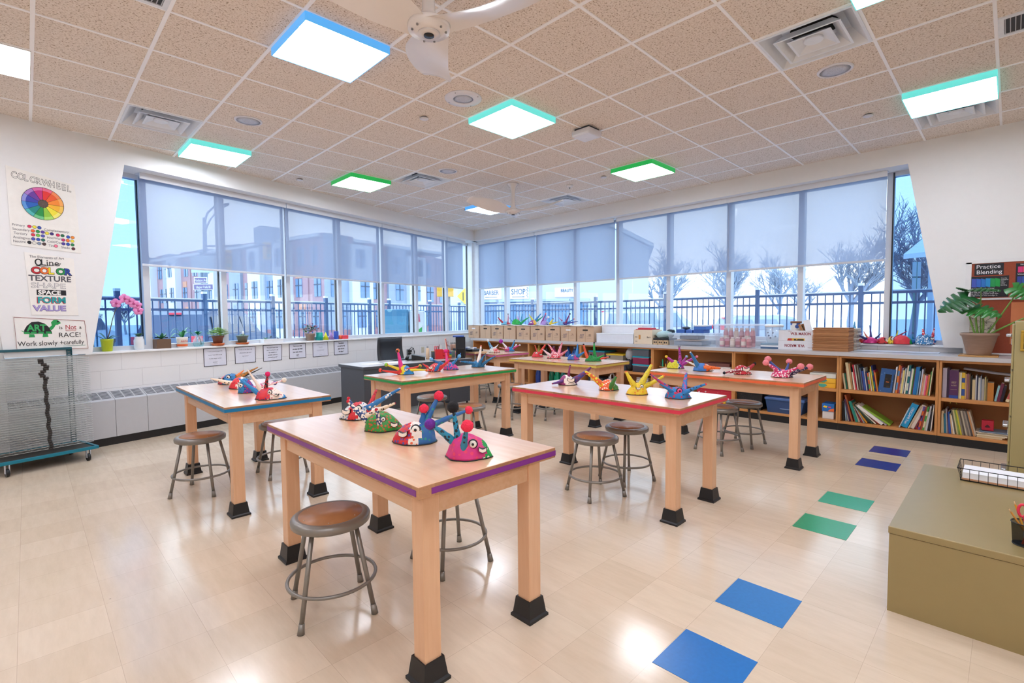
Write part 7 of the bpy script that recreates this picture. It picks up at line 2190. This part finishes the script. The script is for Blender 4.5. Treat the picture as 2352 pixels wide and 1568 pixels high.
    for x, z, tr in teeth:
        z = min(z, .62 * roof(x))
        y = front(x, z)
        tr = min(tr, .5 * roof(x))
        n = 9
        out = [(x - tr + 2 * tr * k / (n - 1), z - .25 * tr - .45 * tr * math.sin(PI * k / (n - 1))) for k in range(n)] + [(x + tr - 2 * tr * k / 4, z + tr * (.55 - .75 * math.sin(PI * k / 4) * .6)) for k in range(5)]
        b = MB(); b.prism([(x + (px - x) * 1.15, z + (pz - z) * 1.25) for px, pz in out], y - .006, y + .02, axis='y'); mo = b.build('mouth_outline', mat('#15151a', .5), r)
        b = MB(); b.prism(out, y - .009, y + .015, axis='y'); b.build('teeth', mat('#ece4da', .5), mo)


for i, (lab, pos, w_, h, zones, hs, ey, te, cd) in enumerate(HATS):
    if i == len(HATS) - 1: pos = (pos[0], pos[1] - .05, pos[2])
    if i == len(HATS) - 2: pos = (pos[0] - .02, pos[1] + .01, pos[2])
    hat(lab, pos, w_, h, zones, hs, ey, te, cd, 100 + i)
# ------------------------------------------------------------------ the street outside
SNOW = mat('#c6d0dc', .8, noise_amt=.12, scale=1.2)
b = MB()
b.box(-120, 160, -90, 190, -.40, -.13)
struct(b.build('ground', SNOW))
b = MB()
b.box(-60, 26, 7.5, 13.5, -.128, -.118)
struct(b.build('road', mat('#98a4b4', .7, noise_amt=.25, scale=2), loc=(-2, 0, 0), rz=LROT))
IRON = mat('#41608a', .5)
CAP = mat('#eef2f6', .8)


def fence(p, q, label, n):
    p, q = Vector(p), Vector(q)
    d = q - p
    ln = d.length
    r = thing('fence_panel', label, 'fence', (p.x, p.y, -.13), math.atan2(d.y, d.x), 'iron fence panels outside the windows')
    b = MB()
    for z in (.18, 1.66, 1.82): b.box(.03, ln - .03, -.018, .018, z, z + .038)
    k = int((ln - .06) / .108)
    for i in range(1, k):
        x = .03 + (ln - .06) * i / k
        b.box(x - .0085, x + .0085, -.0085, .0085, .08, 1.84)
    b.build('picket_panel', IRON, r)
    b = MB(); b.box(-.032, .032, -.032, .032, 0, 1.96); b.build('post', IRON, r)
    b = MB(); b.box(-.036, .036, -.036, .036, 1.96, 2.0); b.box(.03, ln - .03, -.02, .02, 1.858, 1.876); b.build('snow_cap', CAP, r)


LF = [9.3, 7.9, 6.5, 5.83, 4.554, 3.266, 2.009, .75, .10, -1.467, -2.82]
for i in range(len(LF) - 1):
    s = [L(LF[i], 2.6, 0), L(LF[i + 1], 2.6, 0)]
    fence(s[0], s[1], 'dark iron fence panel outside the left windows, %s from the left' % ORD[i], i)
RF = [5.11, 3.08, 1.30, -.52, -2.09, -3.9, -5.7]
for i in range(len(RF) - 1):
    fence((7.0, RF[i], 0), (7.0, RF[i + 1], 0), 'dark iron fence panel outside the right windows, %s from the room corner' % ORD[i], i)
a = L(-2.82, 2.6, 0)
fence((a.x, a.y, 0), (7.0, 5.11, 0), 'dark iron fence panel outside the corner of the room', 0)

# apartment block across the street
BR = mat('#a3858f', .8, noise_amt=.12, scale=2)
GY = mat('#939fb2', .8, noise_amt=.06, scale=2)
WT = mat('#ccd3de', .7, noise_amt=.04)
OR = mat('#c4907a', .7)
WIN = mat('#6485ab', .15, noise_amt=.15, scale=1)
r = thing('apartment_building', 'brick, grey and white apartment building across the snowy street', 'building', (0, 0, -.13))


def facade(p, q, cols, H0, H1, sgn, nm):
    p, q = Vector(p), Vector(q)
    d = (q - p)
    ln = d.length
    u = d / ln
    nrm = Vector((-u.y, u.x)) * sgn
    M = Matrix(((u.x, nrm.x, 0, p.x), (u.y, nrm.y, 0, p.y), (0, 0, 1, 0), (0, 0, 0, 1)))
    w_ = ln / len(cols)
    for i, c in enumerate(cols):
        h = H0 + (H1 - H0) * (i + .5) / len(cols)
        pop = {'b': 0, 'g': .25, 'w': .7, 'o': .1}[c]
        b = MB(); b.box(i * w_, (i + 1) * w_, -3.0, pop, 0, h - (.5 if c == 'w' else 0), 0, M)
        b.build('wall_bay', {'b': BR, 'g': GY, 'w': WT, 'o': BR}[c], r)
        for k in range(3):
            z0 = .7 + k * (h - .6) / 3
            x0 = i * w_ + w_ * (.2 if (i + k) % 2 else .38)
            b = MB(); b.box(x0, x0 + w_ * .42, pop, pop + .06, z0, z0 + 1.55, 0, M); f = b.build('window', WIN, r)
            b = MB(); b.box(x0 + w_ * .19, x0 + w_ * .23, pop + .06, pop + .10, z0, z0 + 1.55, 0, M); b.box(x0, x0 + w_ * .42, pop + .06, pop + .10, z0 + .95, z0 + 1.03, 0, M); b.build('mullion', mat('#3d4d63', .5), f)
            if c == 'o' and k < 2:
                b = MB(); b.box(x0, x0 + w_ * .42, pop, pop + .05, z0 + 1.6, z0 + 2.2, 0, M); b.build('orange_panel', OR, r)
    b = MB(); b.box(-.3, ln, -3, .3, 0, .55, 0, M); b.build('base_course', mat('#a0767e', .8), r)


facade((14.9, 35.7), (7.6, 70.0), 'bowgwbgbwgbowgbwg', 8.5, 8.9, 1, 'a')
facade((14.9, 35.7), (30.2, 38.9), 'gwbgwbo', 8.5, 7.6, -1, 'b')
b = MB(); b.box(12.0, 13.6, 41.5, 43.2, 8.0, 9.5); b.build('roof_unit', GY, r)
b = MB(); b.prism([(14.5, 36.0), (7.3, 69.8), (12, 71), (31, 45), (29.8, 39.2)], 8.2, 8.45); b.build('roof', mat('#e3e8ee', .8), r)

# barber shop with gabled front
r = thing('barber_shop', 'white barber shop building with a gabled front across the side street', 'building', (12.4, 15.87, -.13), math.atan2(-.85, .53))
SHW = mat('#c3cedb', .75, noise_amt=.03)
b = MB(); b.prism([(0, 0), (9.6, 0), (9.6, 4.6), (6.6, 6.3), (0, 4.9)], 0, 7.0, axis='y'); b.build('wall', SHW, r)
b = MB(); b.prism([(-.1, 4.88), (6.6, 6.28), (9.8, 4.55), (9.8, 4.72), (6.6, 6.48), (-.1, 5.08)], -.25, 7.2, axis='y'); b.build('roof', mat('#cdd5df', .7), r)
SGW = mat('#f0f0ee', .5)
SGT = mat('#3a5a86', .6)
for x0, x1, z0, z1, t, sz in ((1.75, 2.75, 2.36, 2.98, 'BARBER', .30), (3.10, 4.10, 2.36, 3.0, 'SHOP', .38), (5.35, 6.5, 2.42, 2.85, 'BEAUTY', .22)):
    b = MB(); b.box(x0, x1, -.10, 0, z0, z1); s = b.build('sign_board', SGW, r)
    text('sign_lettering', t, sz, SGT, s, ((x0 + x1) / 2, -.105, z0 + .22), 'y', .004, bold=.003, align='CENTER', sx=.72)
    if t != 'BEAUTY':
        b = MB(); b.box(x0 + .2, x1 - .2, -.104, -.10, z0 + .09, z0 + .12); b.build('sign_line', SGT, s)
        xs = x0 + .06 if t == 'BARBER' else x1 - .06
        b = MB(); b.tube([(xs + .04 * math.sin(k * 1.2), -.104, z0 + .06 + k * .026) for k in range(20)], .012, 5); b.build('barber_pole_mark', SGT, s)
for x0, x1 in ((.9, 2.5), (2.8, 4.4), (4.8, 6.0), (6.2, 6.9)):
    b = MB(); b.box(x0, x1, -.04, 0, .35, 2.2); f = b.build('shop_window', mat('#6f95bd', .15, noise_amt=.2, scale=1), r)
    b = MB(); b.box(x0 - .08, x1 + .08, -.5, 0, 2.22, 2.32); b.build('awning', mat('#9fb4cc', .6), f)
b = MB(); b.box(8.2, 8.28, -.02, 0, 0, 4.6); b.build('down_pipe', mat('#c3ccd8', .5), r)

# traffic light, street signs
STL = mat('#66768c', .5, .2)
r = thing('traffic_light', 'traffic light pole with long arm seen through the left blinds', 'traffic light', (4.25, 26.4, -.13), 0)
b = MB(); b.cyl((0, 0, 0), (.15, 0, 6.9), .13, .09, 12); b.build('pole', STL, r)
b = MB(); b.tube([(.15, 0, 6.7), (.25, -.2, 7.15), (.55, -.5, 7.5), (1.1, -.9, 7.62)], .05, 7); b.tube([(.15, 0, 6.2), (.35, -.25, 6.8), (.7, -.55, 7.3), (1.1, -.9, 7.6)], .04, 7); b.build('lamp_arm', STL, r)
b = MB(); b.tube([(.1, 0, 4.85), (5.0, 4.6, 6.55)], [.10, .06], 8); b.tube([(.1, 0, 5.4), (2.5, 2.3, 5.9)], .05, 6); b.build('arm', STL, r)
for f_, c in ((.28, '#d9a62a'), (.92, '#d9a62a')):
    p = Vector((.1, 0, 4.85)).lerp(Vector((5, 4.6, 6.55)), f_)
    b = MB(); b.bev(p.x - .2, p.x + .2, p.y - .2, p.y + .15, p.z - 1.0, p.z + .1, .03); h = b.build('signal_head', mat(c, .5), r)
    for k in range(3):
        b = MB(); b.cyl((p.x + .03, p.y - .28, p.z - .15 - .3 * k), (p.x + .03, p.y - .2, p.z - .15 - .3 * k), .11, n=14); b.build('lens', mat(['#6a2020', '#7a6420', '#207a5a'][k], .3), h)
r = thing('street_sign', 'pole with two white edged street name signs and a blank traffic sign', 'sign', (.145, 8.375, -.13), math.radians(-45))
b = MB(); b.cyl((0, .03, 0), (0, .03, 2.95), .027, n=10); b.build('pole', STL, r)
for x0, x1, z, t in ((-.15, .13, 2.285, 'Hudson Av'), (-.17, .26, 2.14, 'Upper Falls Bl')):
    b = MB(); b.box(x0, x1, -.01, .0, z, z + .128); s = b.build('name_plate', mat('#eef0f4', .5), r)
    b = MB(); b.box(x0 + .015, x1 - .015, -.013, -.01, z + .012, z + .116); b.build('plate_field', mat('#7a6f9a', .5), s)
    text('street_lettering', t, .078, mat('#f2f3f6', .5), s, ((x0 + x1) / 2, -.0145, z + .036), 'y', .001, 'CENTER', sx=.72)
b = MB(); b.box(-.21, .27, .0, .01, 2.51, 2.87); b.build('sign_back', mat('#b7c9d3', .5), r)
r = thing('signal_sign', 'pair of yellow signal backs between the last left windows', 'sign', (5.40, 6.78, -.13), math.radians(-40))
b = MB(); b.cyl((.10, .05, 0), (.10, .05, 2.2), .03, n=8); b.build('pole', STL, r)
for x in (-.12, .12):
    b = MB(); b.bev(x - .10, x + .10, -.04, .04, 2.06, 2.32, .015); b.build('signal_box', mat('#efb62f', .5), r)
r = thing('diamond_sign', 'yellow diamond road sign near the room corner window', 'sign', (8.92, 10.27, -.13), math.radians(-45))
b = MB(); b.cyl((0, .03, 0), (0, .03, 2.4), .03, n=8); b.build('pole', STL, r)
b = MB(); b.prism([(0, 1.98), (.30, 2.28), (0, 2.58), (-.30, 2.28)], -.01, .01, axis='y'); b.build('plate', mat('#efc94a', .5), r)
b = MB(); b.box(-.09, -.05, -.014, -.01, 2.12, 2.42); b.box(.05, .09, -.014, -.01, 2.12, 2.42); b.build('printed_arrows', mat('#6d6a4a', .5), r)
r = thing('utility_box', 'blue green painted utility box behind the left fence', 'utility box', (3.45, 6.05, -.13), math.radians(-40))
b = MB(); b.bev(-.30, .30, -.25, .25, 0, 1.70, .02); b.build('cabinet', dots('#4f8fb4', '#8fc0cf', 6, .35), r)
b = MB(); b.box(-.26, .26, -.258, -.25, .9, 1.55); b.build('door_panel', mat('#5f9fc0', .5), r)
r = thing('utility_box', 'white utility box painted with a colourful mural behind the left fence', 'utility box', (3.82, 5.74, -.13), math.radians(-40))
b = MB(); b.bev(-.16, .16, -.2, .2, 0, 1.66, .02); b.build('cabinet', mat('#e6ecef', .5), r)
b = MB(); b.prism([(-.12, 1.0), (.10, 1.0), (.12, 1.3), (.0, 1.22), (-.06, 1.36)], -.208, -.2, axis='y'); b.build('green_mural', mat('#2fae5a', .5), r)
b = MB(); b.prism([(-.05, 1.4), (.08, 1.42), (.06, 1.6), (-.02, 1.55)], -.208, -.2, axis='y'); b.build('red_mural', mat('#d24a6a', .5), r)


# vehicles
def car(label, loc, rz, col, suv=True, grp=None, snow=True):
    r = thing('car', label, 'car', loc, rz, grp)
    h = 1.08 if suv else .86
    GW = mat('#2f4560' if grp is None else '#8598ae', .1)
    body = [(-2.3, .38), (-2.36, .75), (-2.26, .98 * h), (-1.2, 1.02 * h), (1.05, 1.02 * h), (1.95, .93 * h), (2.25, .75), (2.28, .40), (1.9, .28), (-1.95, .28)]
    m = mat(col, .25, .2, .03)
    b = MB()
    n = len(body)
    vs = []
    for y, k in ((-.93, .985), (-.80, 1.0), (.80, 1.0), (.93, .985)):
        pass
    b.prism(body, -.90, .90, axis='y')
    b.build('body', m, r)
    ht = 1.74 if suv else 1.46
    cab = [(-2.24, 1.0 * h), (-2.02, ht - .10), (-1.75, ht), (.1, ht + .01), (.45, ht - .06), (1.15, 1.0 * h)]
    b = MB()
    vs = [(x, y * (.86 if z < 1.2 else .70), z) for y in (-1, 1) for x, z in cab]
    k = len(cab)
    b.add(vs, [tuple(range(k)), tuple(range(2 * k - 1, k - 1, -1))] + [(i, k + i, k + (i + 1) % k, (i + 1) % k) for i in range(k)])
    b.build('cabin', m, r)
    for y in (-1, 1):
        b = MB()
        for x0, x1 in ((-1.9, -1.15), (-1.05, -.2), (-.1, .62)):
            b.add([(x0, y * .865, 1.05 * h), (x1 + .12, y * .865, 1.05 * h), (x1 - (.16 if x1 > .5 else 0), y * .745, (ht - .14)), (x0 + (.12 if x0 < -1.5 else 0), y * .745, (ht - .14))], [(0, 1, 2, 3)])
        b.build('side_window', GW, r)
    b = MB(); b.add([(-2.205, -.68, 1.06 * h), (-2.205, .68, 1.06 * h), (-2.035, .6, (ht - .14)), (-2.035, -.6, (ht - .14))], [(0, 1, 2, 3)]); b.build('rear_window', GW, r)
    b = MB(); b.add([(1.12, -.7, 1.04 * h), (1.12, .7, 1.04 * h), (.50, .6, (ht - .10)), (.50, -.6, (ht - .10))], [(0, 1, 2, 3)]); b.build('windscreen', GW, r)
    for x in (-1.45, 1.45):
        for y in (-.82, .82):
            b = MB(); b.cyl((x, y - .11, .36), (x, y + .11, .36), .36, n=22); w_ = b.build('wheel', mat('#15181d', .6), r)
            b = MB(); b.cyl((x, y - .12, .36), (x, y + .12, .36), .22, n=16); b.build('rim', mat('#6f7c8c', .35, .5), w_)
    for y in (-.70, .70):
        b = MB(); b.bev(-2.40, -2.28, y - .18, y + .18, .90, 1.10, .02); b.build('tail_light', mat('#e0304a', .25), r)
    b = MB(); b.box(-2.40, -2.36, -.16, .16, .80, .93); b.build('number_plate', mat('#e6a54a', .5), r)
    b = MB(); b.box(-2.08, -2.0, -.16, .16, ht - .10, (ht - .05)); b.build('brake_light', mat('#e0405a', .3), r)
    if snow:
        b = MB(); b.bev(-1.72, .15, -.60, .60, ht, (ht + .05), .02); b.build('snow_layer', CAP, r)


car('dark grey sport utility car stopped on the street outside the left windows', (1.42, 12.75, -.13), math.atan2(.78, .62), '#43587a', True, None)
car('white car farther up the street behind the dark grey car', (-1.2, 22.5, -.13), math.radians(70), '#cdd6e0', True, None)
car('snow covered silver car parked behind the right fence near the trees', (13.6, 5.0, -.13), math.radians(-58), '#c3ccd8', True, 'cars parked on the side street')
car('snow covered pale blue car parked farther right behind the right fence', (19.8, 3.2, -.13), math.radians(-50), '#aebdcd', False, 'cars parked on the side street')

# trees
FROST = mat('#a8b7cb', .9, noise_amt=.15, scale=4)
BARK = mat('#8796ae', .9)


def tree(label, loc, H, seed, dense, mt, grp='snowy trees beyond the fence'):
    rnd = random.Random(seed)
    r = thing('bare_tree', label, 'tree', loc, 0, grp)
    trunk = MB()
    tw = MB()

    def grow(p, d, ln, rad, lev):
        pts = [p]
        q = Vector(p)
        dd = Vector(d)
        for k in range(3):
            dd = (dd + Vector((rnd.uniform(-.16, .16), rnd.uniform(-.16, .16), rnd.uniform(-.05, .14)))).normalized()
            q = q + dd * ln / 3
            pts.append(q.copy())
        (trunk if lev < 2 else tw).tube(pts, [rad, rad * .85, rad * .7, rad * .5], 6 if lev < 2 else 3, caps=False)
        if lev >= dense: return
        for k in range(6 if lev < 1 else 5 if lev < 2 else 4):
            a = rnd.uniform(0, 2 * PI)
            sp_ = rnd.uniform(.45, 1.0)
            nd = (dd + Vector((math.cos(a) * sp_, math.sin(a) * sp_, rnd.uniform(-.15, .35)))).normalized()
            st = pts[rnd.choice((1, 1, 2, 3))] if lev else pts[rnd.choice((2, 3))]
            grow(st, nd, ln * rnd.uniform(.55, .75), max(.008, rad * .55), lev + 1)
    grow(Vector((0, 0, 0)), Vector((0, 0, 1)), H * .36, H * .022, 0)
    trunk.build('trunk', BARK, r)
    tw.build('branches', mt, r)


tree('frosted tree at the right corner of the white barber shop', (25.5, 11.0, -.13), 7.5, 1, 5, FROST)
tree('bare snowy tree to the right of the barber shop with spreading branches', (30.5, 8.9, -.13), 7.4, 2, 5, FROST)
tree('wide frosted tree behind the middle of the right fence', (38.5, 12.2, -.13), 7.6, 3, 5, FROST)
tree('round frosted tree left of the far right window post', (42.0, 10.0, -.13), 8.0, 4, 5, FROST)
tree('frosted tree behind the clear tub in the window', (46.0, 8.8, -.13), 7.0, 5, 5, FROST)
tree('tall bare tree beside the right end of the right blinds', (31.0, 2.6, -.13), 8.6, 6, 5, mat('#9aa7ba', .9))
tree('bare dark tree seen in the tinted end pane on the right', (28.0, -.4, -.13), 8.2, 7, 5, mat('#8593aa', .9))
tree('small distant bare tree in the left tinted end pane', (4.9, 62.0, -.13), 5.0, 8, 4, mat('#5f6f80', .9))
tree('distant bushy tree at the far left edge of the left tinted pane', (2.4, 65.5, -.13), 3.8, 10, 5, mat('#4f6070', .9))
tree('frosted distant tree between the apartment block and the barber shop', (36.0, 38.0, -.13), 8.0, 11, 5, FROST)
# house at the right with siding
r = thing('siding_house', 'pale house with horizontal siding seen through the right tinted pane', 'house', (17.9, -1.72, -.13), math.radians(-20))
SDG = wood('#a9bdce', '#bccddb', 1, (.1, .1, 9), .7)
b = MB(); b.box(0, 7, -6.5, -.2, 0, 3.3); b.build('wall', SDG, r)
b = MB(); b.prism([(-.5, 3.25), (3.5, 5.3), (7.5, 3.25), (7.5, 3.4), (3.5, 5.5), (-.5, 3.4)], -6.8, .25, axis='y'); b.build('roof', mat('#dbe3ec', .8), r)
b = MB(); b.bev(-.35, -.10, -.75, -.5, 0, 3.3, .02); b.build('porch_column', mat('#d3dee8', .6), r)
for y in (-2.4, -4.2):
    b = MB(); b.box(-.04, 0, y - .5, y + .5, 1.0, 2.4); b.build('window', WIN, r)
r = thing('sign_pole', 'green pole carrying two blank sign backs near the right house', 'sign', (11.63, -2.28, -.13), math.radians(-45))
b = MB(); b.cyl((0, .02, 0), (0, .02, 2.66), .035, n=10); b.build('pole', mat('#2a6f74', .5), r)
for z in (1.98, 2.33):
    b = MB(); b.bev(-.10, .09, -.012, .0, z, z + .32, .02); b.build('sign_back', mat('#8fa8b8', .5, .3), r)
